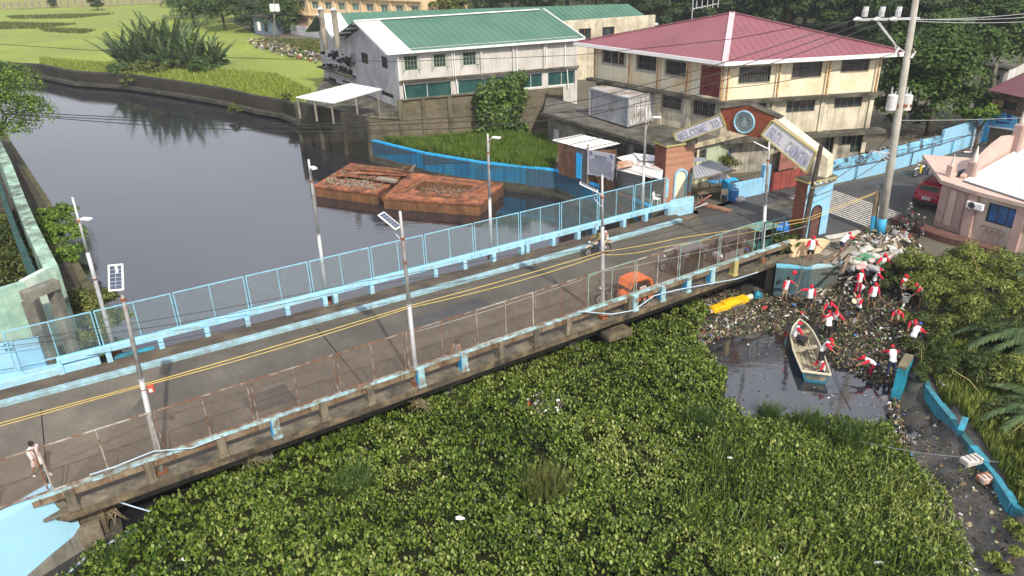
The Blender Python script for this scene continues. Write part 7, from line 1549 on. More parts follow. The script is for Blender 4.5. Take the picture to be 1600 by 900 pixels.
# riders' bikes
p = at(930, 400, 0); bike1 = motorcycle('pale motorcycle ridden along the bridge toward the left', (p.x+.15, p.y+.2, 0), math.radians(205), M('moto_beige', (.42, .38, .28), .4)); B1 = Vector((p.x+.15, p.y+.2, 0))
mb = MB(); 
p = at(1441, 275, 0); bike2 = motorcycle('white and yellow scooter ridden down the street beyond the red car', (p.x, p.y, 0), math.radians(195), wm_); B2 = Vector((p.x, p.y, 0))
MB().box((.35, 0, .6), (.14, .3, .6)).build('leg_shield', M('scooter_yellow', (.75, .55, .05), .4, bump=0), bike2, bevel=.04)
# red car
def car(label, loc, rz, paint):
    r = thing('car', label, 'car', loc, rz, local=True)
    L, Wd = 4.35, 1.78
    st_ = [(-2.17, .62, .45, .80), (-2.12, .80, .34, .98), (-1.6, .88, .30, 1.02), (-.2, .89, .28, 1.0), (.9, .89, .28, .98), (1.7, .86, .30, .90), (2.08, .78, .34, .78), (2.17, .62, .44, .66)]
    vs = []; K = 10
    for x, hw, z0, z1 in st_:
        for yy, zz in [(-hw+.1, z0), (-hw, z0+.12), (-hw-.02, (z0+z1)/2), (-hw+.02, z1-.06), (-hw+.12, z1), (hw-.12, z1), (hw-.02, z1-.06), (hw+.02, (z0+z1)/2), (hw, z0+.12), (hw-.1, z0)]: vs.append((x, yy, zz))
    fs = [(i*K+j, (i+1)*K+j, (i+1)*K+(j+1) % K, i*K+(j+1) % K) for i in range(len(st_)-1) for j in range(K)]+[tuple(range(K)), tuple(range(len(vs)-1, len(vs)-K-1, -1))]
    b = MB().add(vs, fs).build('body', paint, r, smooth=True, bevel=0)
    cs_ = [(-2.08, .76, .98, .98), (-1.86, .70, .98, 1.56), (-1.5, .69, .98, 1.66), (-.3, .69, .98, 1.70), (.35, .68, .98, 1.62), (1.05, .74, .96, 1.0)]
    vs = []
    for x, hw, z0, z1 in cs_: t = max(.0, z1-1.0); vs += [(x, -.80, z0), (x, -hw, z1-.05), (x, -hw+.1, z1), (x, hw-.1, z1), (x, hw, z1-.05), (x, .80, z0)]
    fs = [(i*6+j, (i+1)*6+j, (i+1)*6+j+1, i*6+j+1) for i in range(len(cs_)-1) for j in range(5)]+[tuple(range(5, -1, -1)), tuple(range(30, 36))]
    MB().add(vs, fs).build('cabin', paint, r, smooth=False)
    g2 = glass_dk
    plate([(-2.045, -.62, 1.05), (-2.045, .62, 1.05), (-1.9, .58, 1.5), (-1.9, -.58, 1.5)], Vector((-1, 0, .35)).normalized(), .02).build('rear_window', g2, r)
    for s in (-1, 1):
        nn = Vector((0, s, .18)).normalized()
        for a, b_, c_, d_ in ((-1.72, -1.05, 1.02, 1.5), (-.95, -.1, 1.02, 1.55), (0, .62, 1.02, 1.5)): plate([(a, s*.80, c_), (b_, s*.80, c_), (b_-(.25 if b_ > .5 else 0), s*.722, d_), (a+(.12 if a < -1.5 else 0), s*.722, d_)], nn, .02).build('side_window', g2, r)
        MB().box((-2.1, s*.72, .86), (.12, .14, .34)).build('tail_light', M('tail_red', (.4, .02, .02), .3), r, bevel=.03); MB().ball((.55, s*.98, 1.02), .11, 8, 5, sc=(.6, .8, .7)).build('mirror', paint, r); MB().ball((2.1, s*.6, .68), .13, 8, 5, sc=(.6, 1.3, .7)).build('headlight', chrome, r)
        MB().box((.1, s*.895, .72), (.012, .012, .5)).build('door_line', dark_metal, r); MB().box((-.6, s*.905, .84), (.16, .03, .03)).build('door_handle', chrome, r); MB().bar((-1.6, s*.6, 1.72), (.1, s*.6, 1.73), .03, .04).build('roof_rail', dark_metal, r)
        for x in (-1.35, 1.35): MB().disc((x, s*.86, .36), (0, 1, 0), .38, .1, 18).build('wheel_arch', black, r)
    plate([(1.06, -.66, 1.03), (1.06, .66, 1.03), (.42, .6, 1.55), (.42, -.6, 1.55)], Vector((.6, 0, .6)).normalized(), .02).build('windscreen', g2, r)
    MB().box((-2.2, 0, .45), (.16, 1.6, .22)).build('rear_bumper', M('bumper_black', (.03, .03, .032), .6), r, bevel=.05); MB().box((2.2, 0, .42), (.14, 1.6, .24)).build('front_bumper', MATS['bumper_black'], r, bevel=.05); MB().box((-2.19, 0, .74), (.02, .52, .17)).build('number_plate', white_paint, r); MB().box((-2.202, 0, .74), (.006, .4, .06)).build('plate_print', dark_metal, r)
    for x in (-1.35, 1.35):
        for s in (-1, 1): wheel(r, (x, s*.84, .33), .33, .2, spoke=5, rimm=steel)
    return r
p = at(1446, 326, 0); car('dark red five-door car seen from behind, stopped beside the pink building', (p.x+1.5, p.y+1.3, 0), math.radians(40), M('paint_crimson', (.30, .008, .03), .25, .05, 1, bump=0, spec=.6))
p = at(1424, 322, 0)
# stall furniture by the awning
p = at(1104, 308, 0); bn = thing('bench', 'low bamboo day bed under the grey awning', 'bench', p)
MB().box(p+UP*.45, (1.9, .8, .07), .35).build('seat', wood, bn)
for k in range(8): q = p+Vector((-.85+.24*k, .32-.0*k+.09*k-.3, .62)); MB().bar(q, q+UP*.32, .03, .03, up=(1, 0, 0)).build('slat', cream_trim, bn)
for dx, dy in ((-.85, -.35), (.85, .25), (-.9, .1), (.7, -.1)): MB().bar(p+Vector((dx, dy, 0)), p+Vector((dx, dy, .45)), .07, .07, up=(1, 0, 0)).build('leg', wood, bn)
def chair(label, p, rz, m):
    r = thing('plastic_chair', label, 'chair', p, rz, local=True)
    MB().box((0, 0, .43), (.44, .44, .04)).build('seat', m, r, bevel=.015); MB().box((0, .21, .66), (.42, .03, .42), M=Matrix.Rotation(-.15, 3, 'X')).build('backrest', m, r, bevel=.03)
    for x in (-.2, .2):
        for y in (-.19, .19): MB().bar((x*1.1, y*1.1, 0), (x, y, .43), .04, .04, up=(1, 0, 0)).build('leg', m, r)
        MB().box((x*1.1, 0, .63), (.04, .4, .03)).build('armrest', m, r)
    return r
bein = M('beige_plastic', (.55, .48, .34), .5, bump=0)
p = at(1131, 312, 0); chair('beige plastic armchair beside the blue drum', p, 2.9, bein); p = at(1027, 326, 0); chair('pale plastic chair lying behind the fence at the pillar foot', (p.x, p.y+.5, .1), 1.0, white_paint)
p = at(1146, 314, 0); dr_ = thing('barrel', 'bright blue plastic drum with a pale rim under the awning edge', 'barrel', p); MB().tube([p, p+UP*.2, p+UP*.45, p+UP*.75, p+UP*.85], [.26, .3, .3, .3, .26], 14).build('drum', M('drum_blue', (.04, .16, .42), .45, .15, 3, bump=0), dr_); MB().torus(p+UP*.84, UP, .26, .03, 14, 5).build('rim', blue_lt, dr_)
p = at(1156, 316, .0); o = MB().ball(p+UP*.2, .3, 10, 6, sc=(1.1, .8, .8), jit=.25, seed=5).build('sack', M('sack_white', (.50, .49, .47), .8, .1, 3, bump=.3)); tag(o, 'white sack leaning against the blue drum by the street', 'sack')
p = at(1096, 322, 0); rbd2 = thing('barrier', 'overturned red and white wooden barrier at the end of the far kerb', 'barrier', p); MB().bar(p+Vector((-.35, 0, .1)), p+Vector((.3, -.6, .9)), .5, .06).build('panel', M('barrier_red', (.55, .13, .07), .7, .2, 3, (.6, .5, .45), .35, 4, .2), rbd2); MB().bar(p+Vector((-.5, -.3, 0)), p+Vector((.1, -.9, .5)), .08, .08).build('leg', white_paint, rbd2); MB().bar(p+Vector((.2, .2, 0)), p+Vector((-.2, -.1, 1.0)), .07, .07).build('leg', wood, rbd2)
q = at(1117, 322, 0); o = MB().bar(at(1094, 318, .1), at(1142, 330, .08), .5, .12).build('slab', M('rust_slab', (.26, .14, .09), .9, .3, 3)); tag(o, 'long rusty brown slab lying in front of the day bed', 'slab')
fb = thing('blue_table', 'dark blue table with clutter under the silver tarpaulin', 'table', at(1130, 300, 0)); p = at(1128, 298, 0); MB().box(p+UP*.75, (2.2, .7, .05), .35).build('top', blue_wall, fb)
for dx, dy in ((-1, -.4), (1, .3), (-.9, 0), (.9, .55)): MB().bar(p+Vector((dx, dy, 0)), p+Vector((dx, dy, .74)), .06, .06, up=(1, 0, 0)).build('leg', wood, fb)
# parapet end beside the left pillar
MB().prism([V2(at(1046, 340, 0)), V2(at(1083, 332, 0)), V2(at(1083, 322, 0)), V2(at(1046, 329, 0))], -.2, .75).build('parapet_end', blue_lt, br, bevel=.03)
# ================================================================== people
skin_m = M('skin', (.30, .16, .10), .6, .15, 8, bump=0); shirt_w = M('shirt_white', (.74, .74, .76), .85, .05, 6, bump=.1); sleeve_r = M('sleeve_red', (.50, .015, .045), .8, .1, 6, bump=.1)
short_k = M('shorts_black', (.022, .022, .027), .85, .2, 6, bump=0); short_n = M('shorts_navy', (.03, .04, .09), .85, .2, 6, bump=0); short_kh = M('shorts_khaki', (.36, .30, .2), .85, .2, 6, bump=0); leg_r = M('leggings_crimson', (.38, .01, .05), .85, .1, 6, bump=0)
cap_r = M('cap_red', (.55, .012, .03), .7, .08, 6, bump=0); hair_m = M('hair_black', (.012, .010, .010), .6, .2, 8, bump=0); boot_m = M('boots_dark', (.03, .028, .025), .7, bump=0); shoe_w = M('shoes_pale', (.55, .52, .48), .7, bump=0); dress_m = M('dress_pale_pink', (.70, .52, .52), .85, .1, 9, (.75, .7, .7), .5, 7, .1, bump=0)
PERSONS = []
def person(label, loc, yaw, h=1.64, lean=0, twist=0, aL=(8, 10, 12), aR=(8, 10, 12), lL=(4, 4), lR=(-4, 4), sit=None, top='shirt', sleeves=None, legs=None, leg_len='short', cap=True, capm=None, headp=0, shoes=None, splay=5, female=False):
    """yaw: direction faced, degrees clockwise from +y (away from camera). aX: (forward, outward, elbow bend), lX: (thigh forward, knee bend)"""
    r = thing('person', label, 'person', loc, -math.radians(yaw), local=True); k = h/1.64; rd = math.radians
    def rot(v, ax, a): return Matrix.Rotation(a, 3, ax) @ Vector(v)
    J = {}
    th, sh, foot = .40, .39, .07
    def leg(s, f, kn):
        d1 = rot(rot((0, 0, -1), 'Y', -s*rd(splay)), 'X', rd(f)); d2 = rot(rot((0, 0, -1), 'Y', -s*rd(splay*.4)), 'X', rd(f-kn)); hip = Vector((s*.085, 0, -.02)); kne = hip+d1*th; ank = kne+d2*sh; toe = ank+rot((0, .15, -.045), 'X', rd(max(-25, min(25, (f-kn)*.4)))); return hip, kne, ank, toe
    LL, LR = leg(-1, *lL), leg(1, *lR); low = min(LL[2].z, LR[2].z)-foot; base = Vector((0, 0, -low if sit is None else sit))
    T = Matrix.Rotation(-rd(lean), 3, 'X') @ Matrix.Rotation(rd(twist), 3, 'Z')
    tor = lambda x, y, z: base+T @ Vector((x, y, z))
    J['pel'] = base; J['sp'] = tor(0, .0, .2); J['ch'] = tor(0, -.01, .38); J['nk'] = tor(0, .01, .50); hd = T @ Vector((0, .03, .11)); hd = Matrix.Rotation(rd(lean*.45)-rd(headp), 3, 'X') @ hd; J['hd'] = J['nk']+hd
    verts = []; rads = []; edges = []; seg = []
    def V(p, ra): verts.append(Vector(p)*k); rads.append((ra[0]*k, ra[1]*k) if isinstance(ra, tuple) else (ra*k, ra*k)); return len(verts)-1
    def E(a, b, nm): edges.append((a, b)); seg.append((verts[a], verts[b], nm))
    p = V(J['pel'], .115); s1 = V(J['sp'], .105); c = V(J['ch'], .125); nk = V(J['nk'], .055); E(p, s1, 'hip'); E(s1, c, 'torso'); E(c, nk, 'torso'); h1 = V(J['hd'], .075); E(nk, h1, 'head')
    hands = []
    for s, A_ in ((-1, aL), (1, aR)):
        shp = tor(s*.175, 0, .43); d1 = rot((0, 0, -1), 'Y', -s*rd(A_[1])); d1 = rot(d1, 'X', rd(A_[0])); d1 = (T @ d1) if A_[0] < 35 and lean < 30 else d1
        d2 = rot(rot((0, 0, -1), 'Y', -s*rd(A_[1]*.7)), 'X', rd(A_[0]+A_[2])); el = shp+d1*.27; wr = el+d2*.235; ha = wr+d2*.07
        a = V(shp, .058); E(c, a, 'clav'); b = V(el, .04); E(a, b, 'uarm'); w_ = V(wr, .027); E(b, w_, 'farm'); hh = V(ha, (.034, .022)); E(w_, hh, 'hand'); hands.append((ha*k, d2, s))
    for s, Lg in ((-1, LL), (1, LR)):
        q = [base+x for x in Lg]; a = V(q[0]-Vector((0, 0, .03)), .085); E(p, a, 'hip'); b = V(q[1], .055); E(a, b, 'thigh'); d_ = V(q[2], .038); E(b, d_, 'shank'); f = V(q[3], .034); E(d_, f, 'foot')
    me = bpy.data.meshes.new('sk'); me.from_pydata([tuple(v) for v in verts], edges, []); ob = bpy.data.objects.new('sk', me); COL.objects.link(ob); sk = ob.modifiers.new('s', 'SKIN'); sk.use_smooth_shade = True; sk.branch_smoothing = .3
    for i, ra in enumerate(rads): me.skin_vertices[0].data[i].radius = ra; me.skin_vertices[0].data[i].use_root = (i == 0)
    ss = ob.modifiers.new('b', 'SUBSURF'); ss.levels = 2; ss.render_levels = 2
    dg = bpy.context.evaluated_depsgraph_get(); bm_ = bpy.data.meshes.new_from_object(ob.evaluated_get(dg)); bpy.data.objects.remove(ob)
    N = len(bm_.vertices); co = np.empty(N*3); bm_.vertices.foreach_get('co', co); co = co.reshape(-1, 3); no = np.empty(N*3); bm_.vertices.foreach_get('normal', no); no = no.reshape(-1, 3)
    best = np.full(N, 1e9); lab = np.zeros(N, int); tpar = np.zeros(N)
    for i, (a, b, nm) in enumerate(seg):
        a = np.array(a); b = np.array(b); ab = b-a; t = np.clip(((co-a)@ab)/(ab@ab+1e-9), 0, 1); d = np.linalg.norm(co-(a+t[:, None]*ab), axis=1)/{'torso': 1.5, 'clav': .85, 'hip': 1.15}.get(nm, 1.0); m_ = d < best; best[m_] = d[m_]; lab[m_] = i; tpar[m_] = t[m_]
    nm_ = np.array([s_[2] for s_ in seg])[lab]; faces = [tuple(p_.vertices) for p_ in bm_.polygons]
    # body mesh with head, fingers in the same surface object
    mb = MB(); mb.add([tuple(x) for x in co], faces)
    hc = Vector(J['hd'])*k; hr = .098*k; R3 = (Matrix.Rotation(-rd(lean*.55)-rd(headp)*1.0, 3, 'X')); vs = []; n1, n2 = 14, 10
    for j in range(n2+1):
        t = math.pi*j/n2
        for i in range(n1):
            a = 2*math.pi*i/n1; x, y, z = math.sin(t)*math.cos(a)*.80, math.sin(t)*math.sin(a)*.96, math.cos(t)*1.2
            if z < -.2: x *= 1+.35*(z+.2); y *= 1+.18*(z+.2)
            vs.append(hc+R3 @ Vector((x, y, z+.25))*hr)
    mb.add(vs, [(j*n1+i, (j+1)*n1+i, (j+1)*n1+(i+1) % n1, j*n1+(i+1) % n1) for j in range(n2) for i in range(n1)])
    hp3 = lambda x, y, z: hc+R3 @ Vector((x, y, z+.25))*hr
    mb.tube([hp3(0, .88, .12), hp3(0, 1.16, -.22), hp3(0, .92, -.3)], [.1*hr, .2*hr, .1*hr], 5)
    for s in (-1, 1): mb.ball(hp3(s*.82, -.02, -.08), .22*hr, 6, 4, sc=(.4, .8, 1.2))
    for ha, d2, s in hands:
        d2 = d2.normalized(); sd_ = Vector((1, 0, 0)) if abs(d2.x) < .8 else Vector((0, 1, 0)); sd_ = (sd_-d2*sd_.dot(d2)).normalized(); cu = sd_.cross(d2).normalized(); cu = cu if cu.y > 0 else -cu
        for f, (o_, ln) in enumerate(((-.028, .062), (-.010, .074), (.009, .07), (.027, .055))):
            b0 = ha+sd_*o_*k+d2*.018*k; mb.tube([b0-d2*.02*k, b0+d2*ln*.5*k+cu*.004*k, b0+d2*ln*.8*k+cu*(.016)*k, b0+d2*ln*.95*k+cu*.032*k], [.0095*k, .009*k, .008*k, .006*k], 5)
        b0 = ha-d2*.02*k-sd_*.024*s*-1*k; mb.tube([b0, b0-sd_*(-s)*.03*k+d2*.02*k, b0-sd_*(-s)*.042*k+d2*.045*k+cu*.01*k], [.012*k, .01*k, .007*k], 5)
    body = mb.build('body', skin_m, r, smooth=True)
    for s in (-1, 1): MB().ball(hp3(s*.30, .86, .08), .085*hr*1.3, 6, 4).build('eye', hair_m, r)
    MB().bar(hp3(-.22, .80, -.52), hp3(.22, .80, -.52), .03*k, .012*k).build('mouth', M('lips', (.22, .07, .06), .6, bump=0), r)
    def garment(name, sel, off, mats, mi=None):
        idx = [i for i, f in enumerate(faces) if all(sel[v] for v in f)]
        if not idx: return None
        P_ = co+no*off*k; used = sorted({v for i in idx for v in faces[i]}); mp = {v: j for j, v in enumerate(used)}; g_ = MB(); g_.v = [tuple(P_[v]) for v in used]; g_.f = [tuple(mp[v] for v in faces[i]) for i in idx]; g_.m = [(mi(faces[i]) if mi else 0) for i in idx]; return g_.build(name, mats, r, smooth=True)
    isarm = np.isin(nm_, ['uarm', 'clav']) | ((nm_ == 'farm') & (tpar < .35)); istor = (nm_ == 'torso') | ((nm_ == 'hip') & (co[:, 2] > base.z*k-.06*k))
    if top == 'dress': istor = istor | (nm_ == 'hip') | ((nm_ == 'thigh') & (tpar < .75))
    garment('dress' if top == 'dress' else 'shirt', isarm | istor, .024, [dress_m if top == 'dress' else (top if not isinstance(top, str) else shirt_w), (sleeves or (dress_m if top == 'dress' else sleeve_r))], mi=lambda f: 1 if sum(isarm[v] for v in f) >= 3 else 0)
    lim = {'short': .85, 'mini': .5}.get(leg_len, 2); isleg = (nm_ == 'hip') | (nm_ == 'thigh') & (tpar < lim if lim < 2 else True) | ((nm_ == 'shank') & (tpar < (.95 if lim == 2 else -1)))
    if top != 'dress': garment('shorts' if lim < 2 else 'trousers', isleg, .013, [legs or short_k])
    else: garment('leggings', isleg, .008, [legs or short_n])
    if shoes: garment('shoes', (nm_ == 'foot') | ((nm_ == 'shank') & (tpar > .85)), .012, [shoes])
    cm_ = capm or (cap_r if cap else hair_m); vs = []; n1 = 14
    for j in range(5):
        t = math.pi*.5*j/4*(1.0 if cap else 1.22)
        for i in range(n1): a = 2*math.pi*i/n1; vs.append(hp3(math.sin(t)*math.cos(a)*.93, math.sin(t)*math.sin(a)*1.08-.05*(not cap), math.cos(t)*1.12+.14 if t < 1.5 else math.cos(t)*1.12+.14))
    mb = MB(); mb.add(vs, [(j*n1+i, (j+1)*n1+i, (j+1)*n1+(i+1) % n1, j*n1+(i+1) % n1) for j in range(4) for i in range(n1)])
    if cap:
        o_ = mb.build('cap', cm_, r, smooth=True); plate([hp3(-.7, .72, .22), hp3(-.5, 1.62, .1), hp3(.5, 1.62, .1), hp3(.7, .72, .22)], R3 @ Vector((0, .1, 1)), .02*k).build('visor', cm_, o_)
        MB().ball(hp3(0, -.42, -.1), .66*hr, 8, 5, sc=(1.15, .8, 1)).build('hair', hair_m, r, smooth=True)
    else: mb.ball(hp3(0, -.3, .0), .78*hr, 10, 6, sc=(1.1, .95, 1.0)); mb.build('hair', hair_m, r, smooth=True)
    if female: MB().ball(hp3(0, -.75, -.55), .5*hr, 8, 5, sc=(.9, .7, 1.6)).build('ponytail', hair_m, r, smooth=True)
    PERSONS.append(r); return r, [h_[0] for h_ in hands]
def mud_at(px, py): p = gz(px, py); return Vector((p.x, p.y, p.z-.02))
cam_yaw = 180
Hb = hB-.1
person('worker standing with hands on hips before the peach board, above the blue wall', at(1264, 411, Hb), 165, 1.7, aL=(10, 32, 50), aR=(5, 25, 20), legs=short_k, shoes=None)
person('worker bending over the grey planks behind the blue wall', at(1313, 397, Hb), 60, 1.62, lean=62, aL=(50, 8, 15), aR=(70, 8, 0), lL=(25, 40), lR=(-5, 20), legs=short_n)
person('bare-headed worker in khaki shorts standing in front of the blue wall', mud_at(1224, 472), 150, 1.66, lean=8, aL=(30, 55, 5), aR=(20, 25, 25), legs=short_kh, cap=False, shoes=boot_m)
person('worker in red cap reaching one arm up toward the bare-headed man', mud_at(1262, 486), 190, 1.64, aR=(25, 85, 20), aL=(5, 12, 15), legs=short_k)
person('worker bending forward at the left end of the central group', mud_at(1289, 500), 185, 1.6, lean=50, aL=(55, 30, 0), aR=(50, 30, 0), lL=(20, 35), lR=(10, 25), legs=short_k)
person('worker with arms spread at the back of the huddled pair in the centre', mud_at(1300, 520), 200, 1.62, lean=35, aL=(45, 45, 10), aR=(40, 50, 5), lL=(20, 25), lR=(0, 15), legs=short_k, leg_len='long')
person('worker seen from behind, hunched in black trousers at the front of the huddled pair', mud_at(1291, 530), 15, 1.62, lean=38, aL=(50, 20, 20), aR=(50, 20, 20), lL=(15, 20), lR=(5, 15), legs=short_k, leg_len='long')
p8, h8 = person('slim worker holding up a pale plate, alone right of the huddle', mud_at(1338, 500), 245, 1.6, lean=12, aL=(55, 15, 70), aR=(40, 10, 40), lL=(10, 8), lR=(-12, 10), legs=short_k, shoes=shoe_w)
person('woman in crimson leggings at the left of the upper group', mud_at(1339, 460), 160, 1.58, aL=(12, 12, 25), aR=(20, 14, 20), legs=leg_r, leg_len='long', female=True)
person('worker turned sideways in the middle of the upper group', mud_at(1362, 458), 110, 1.62, lean=18, aL=(50, 10, 30), aR=(45, 15, 30), legs=short_n)
person('worker in black shorts and white shoes in front of the upper group', mud_at(1360, 484), 175, 1.66, aL=(5, 18, 15), aR=(5, 16, 15), lL=(6, 4), lR=(-8, 6), legs=short_k, shoes=shoe_w)
person('worker at the foot of the white sack pile, arms held out', mud_at(1373, 436), 170, 1.66, lean=10, aL=(15, 35, 15), aR=(25, 40, 10), legs=M('shorts_grey', (.3, .3, .32), .8, bump=0))
person('worker in black trousers carrying the left side of a white bucket', mud_at(1406, 471), 150, 1.66, aL=(15, 20, 10), aR=(12, 14, 10), legs=short_k, leg_len='long', shoes=boot_m)
person('worker leaning left to grip the bucket, half hidden in shrubs', mud_at(1437, 478), 262, 1.62, lean=48, aL=(60, 15, 0), aR=(70, 10, 0), lL=(20, 25), lR=(0, 10), legs=short_n)
person('worker stooping in the grass below the bucket carriers', mud_at(1396, 510), 200, 1.58, lean=60, aL=(60, 15, 10), aR=(60, 15, 10), lL=(30, 45), lR=(20, 35), legs=short_kh)
person('worker crouched behind the shrub edge with only a red cap showing', mud_at(1422, 522), 200, 1.55, lean=55, aL=(55, 15, 10), aR=(55, 15, 10), lL=(60, 90), lR=(50, 85), legs=short_k)
person('worker in a blue cap seen from behind at the shrub edge', mud_at(1421, 548), 60, 1.62, lean=40, aL=(40, 15, 20), aR=(45, 15, 20), legs=short_n, capm=M('cap_blue', (.03, .08, .3), .7, bump=0))
person('worker in crimson trousers bending with yellow gloves near the boat stern', mud_at(1361, 590), 270, 1.6, lean=65, aL=(75, 12, 0), aR=(70, 12, 10), lL=(25, 35), lR=(0, 15), legs=leg_r, leg_len='long')
person('worker seen from behind at the teal wall end, stooping over the water', mud_at(1390, 588), 10, 1.64, lean=40, aL=(50, 30, 10), aR=(55, 30, 10), legs=short_n, leg_len='long')
# people on the bridge and street
person('dark-haired walker in a pale pink dress at the left end of the bridge', at(66, 744, 0)+Vector((0, .0, .0)), 110, 1.60, aL=(-15, 8, 20), aR=(25, 8, 20), lL=(20, 10), lR=(-15, 15), top='dress', legs=M('skirt_blue', (.2, .2, .42), .8, bump=0), cap=False, female=True, shoes=shoe_w)
person('child with long dark hair standing behind the rusty fence', at(715, 573, 0)+Vector((0, .1, 0)), 190, 1.30, aL=(20, 10, 60), aR=(20, 10, 60), top=M('top_grey_floral', (.22, .2, .24), .8, .4, 20, bump=0), sleeves=skin_m, legs=M('skirt_brown', (.25, .13, .1), .8, bump=0), cap=False, female=True)
def rider(label, B_, yaw_, top, sl, lg, capm=None): return person(label, B_+Vector((math.cos(math.radians(90-yaw_))*-.2, math.sin(math.radians(90-yaw_))*-.2, 0)), yaw_, 1.62, lean=14, aL=(48, 12, 25), aR=(48, 12, 25), lL=(70, 85), lR=(70, 85), sit=.84, top=top, sleeves=sl, legs=lg, leg_len='long', cap=False, shoes=boot_m, splay=22)
rider('rider in an olive jacket on the motorcycle crossing the bridge', B1, 90-205, M('jacket_olive', (.22, .19, .08), .8, bump=0), M('jacket_olive', (.22, .19, .08)), short_n)
rider('second passenger in a white shirt seated behind the motorcycle rider', B1+Vector((.38, .18, .06)), 90-205, shirt_w, skin_m, short_kh)
rider('scooter rider in a dark shirt on the street beyond the red car', B2, 90-195, M('shirt_dark', (.06, .06, .07), .8, bump=0), skin_m, short_n)

# ================================================================== boat and crew
boat = thing('boat', 'wooden rowboat with a teal hull and bare plank interior, moored at the debris edge', 'boat', at(1266, 555, WZ))
GZ = -1.52
gl = [at(1249, 499, GZ+.12), at(1239, 511, GZ+.05), at(1235, 524, GZ), at(1239, 546, GZ), at(1246, 564, GZ), at(1253, 580, GZ+.03)]
gr = [at(1250, 499, GZ+.12), at(1261, 507, GZ+.05), at(1270, 518, GZ), at(1280, 537, GZ), at(1289, 560, GZ), at(1298, 586, GZ+.03)]
hull_m = M('hull_teal', (.02, .17, .26), .6, .2, 2, (.05, .07, .07), .35, 2, .2, bump=.1); inner_m = M('boat_planks', (.40, .35, .25), .85, .2, 2.5, (.20, .17, .11), .45, 3, .25, bump=.3); rim_m = M('boat_rim', (.55, .50, .38), .8, .2, 3, bump=.2)
n = len(gl); mb = MB(); vs = []
for i in range(n):
    c = (gl[i]+gr[i])/2; bl = gl[i].lerp(c, .35); br2 = gr[i].lerp(c, .35); bl.z = br2.z = WZ-.12+(.25 if i == 0 else 0); vs += [gl[i], bl, br2, gr[i]]
fs = []
for i in range(n-1):
    for j in range(3): fs.append((i*4+j, (i+1)*4+j, (i+1)*4+j+1, i*4+j+1))
fs.append(((n-1)*4, (n-1)*4+3, (n-1)*4+2, (n-1)*4+1)); mb.add(vs, [f[::-1] for f in fs]).build('hull', hull_m, boat)
vs = []
for i in range(n):
    c = (gl[i]+gr[i])/2; a = gl[i].lerp(c, .07); b = gr[i].lerp(c, .07); bl = gl[i].lerp(c, .38); b2 = gr[i].lerp(c, .38); bl.z = b2.z = WZ+.13; vs += [a-UP*.01, bl, b2, b-UP*.01]
fs = [(i*4+j, i*4+j+1, (i+1)*4+j+1, (i+1)*4+j) for i in range(n-1) for j in range(3)]+[((n-1)*4+1, (n-1)*4, (n-1)*4+3, (n-1)*4+2)]
MB().add(vs, fs).build('interior', inner_m, boat)
for L_ in (gl, gr): MB().tube([p_+UP*.015 for p_ in L_], .045, 6).build('gunwale', rim_m, boat)
MB().bar(gl[-1]+UP*.01, gr[-1]+UP*.01, .12, .06).build('transom_cap', rim_m, boat)
for t in (1.6, 3.0):
    i = int(t); f = t-i; a = gl[i].lerp(gl[i+1], f); b = gr[i].lerp(gr[i+1], f); MB().bar(a.lerp(b, .06)-UP*.12, a.lerp(b, .94)-UP*.12, .26, .04).build('thwart', inner_m, boat)
for k in range(1, 5): a = gl[1].lerp(gr[1], k/5); b = gl[-1].lerp(gr[-1], k/5); a.z = b.z = WZ+.145; MB().bar(a, b, .015, .012).build('plank_seam', M('seam_dark', (.06, .05, .035), .9, bump=0), boat)
bx = thing('box', 'dark box lying across the middle of the rowboat', 'box', at(1251, 530, WZ+.2)); MB().box(at(1254, 531, -1.62), (.45, .3, .3), .5).build('case', dark_metal, bx, bevel=.03)
cb0 = at(1262, 553, WZ+.15); MB().tube([at(1261, 548, -1.8), at(1276, 575, -1.7)], .02, 5).build('pole', wood, bx)
person('boatman seated on the left gunwale of the rowboat', at(1241, 527, 0)*0+Vector((at(1240, 529, GZ).x, at(1240, 529, GZ).y, WZ+.15)), 95, 1.66, lean=15, aL=(35, 12, 35), aR=(35, 12, 35), lL=(65, 40), lR=(60, 35), sit=.55, legs=short_k, leg_len='long')
person('boatman standing in the stern leaning out to the right', at(1280, 570, WZ+.15), 120, 1.66, lean=28, aL=(50, 20, 10), aR=(55, 25, 10), lL=(15, 15), lR=(-5, 10), legs=short_k, leg_len='long')
person('bare-headed boatman sitting low in the stern corner', at(1285, 583, WZ+.15), 260, 1.6, lean=18, aL=(35, 15, 50), aR=(35, 15, 40), lL=(80, 95), lR=(75, 90), sit=.22, legs=short_k, cap=False)

# ================================================================== things on the bank
yb = thing('float', 'bright yellow plastic pontoon with a dark net lying at the debris edge', 'pontoon', at(1140, 478, WZ)); yel = M('pontoon_yellow', (.80, .47, .01), .45, .08, 3, (.6, .33, .02), .3, 2, .2, bump=.05)
a, b = at(1111, 486, WZ+.22), at(1166, 466, WZ+.3); MB().bar(a, b, .5, .38).build('float_body', yel, yb, bevel=.06); m_ = a.lerp(b, .48)+UP*.22; MB().bar(m_-(b-a)*.17, m_+(b-a)*.17+UP*.02, .42, .14).build('float_top', yel, yb, bevel=.05)
MB().tube([a-(b-a)*.05, a], [.13, .15], 10).build('end_cap', M('end_pink', (.6, .42, .35), .7), yb); MB().tube([b, b+(b-a)*.15], [.16, .16], 10).build('end_cap', cream_trim, yb)
net = MB(); n0 = a.lerp(b, .5)+Vector((.1, -.25, .0)); n1_ = a.lerp(b, .8)+Vector((.1, -.25, .0)); n2_ = n1_+Vector((.25, -1.0, -.3)); n3_ = n0+Vector((.1, -1.0, -.3))
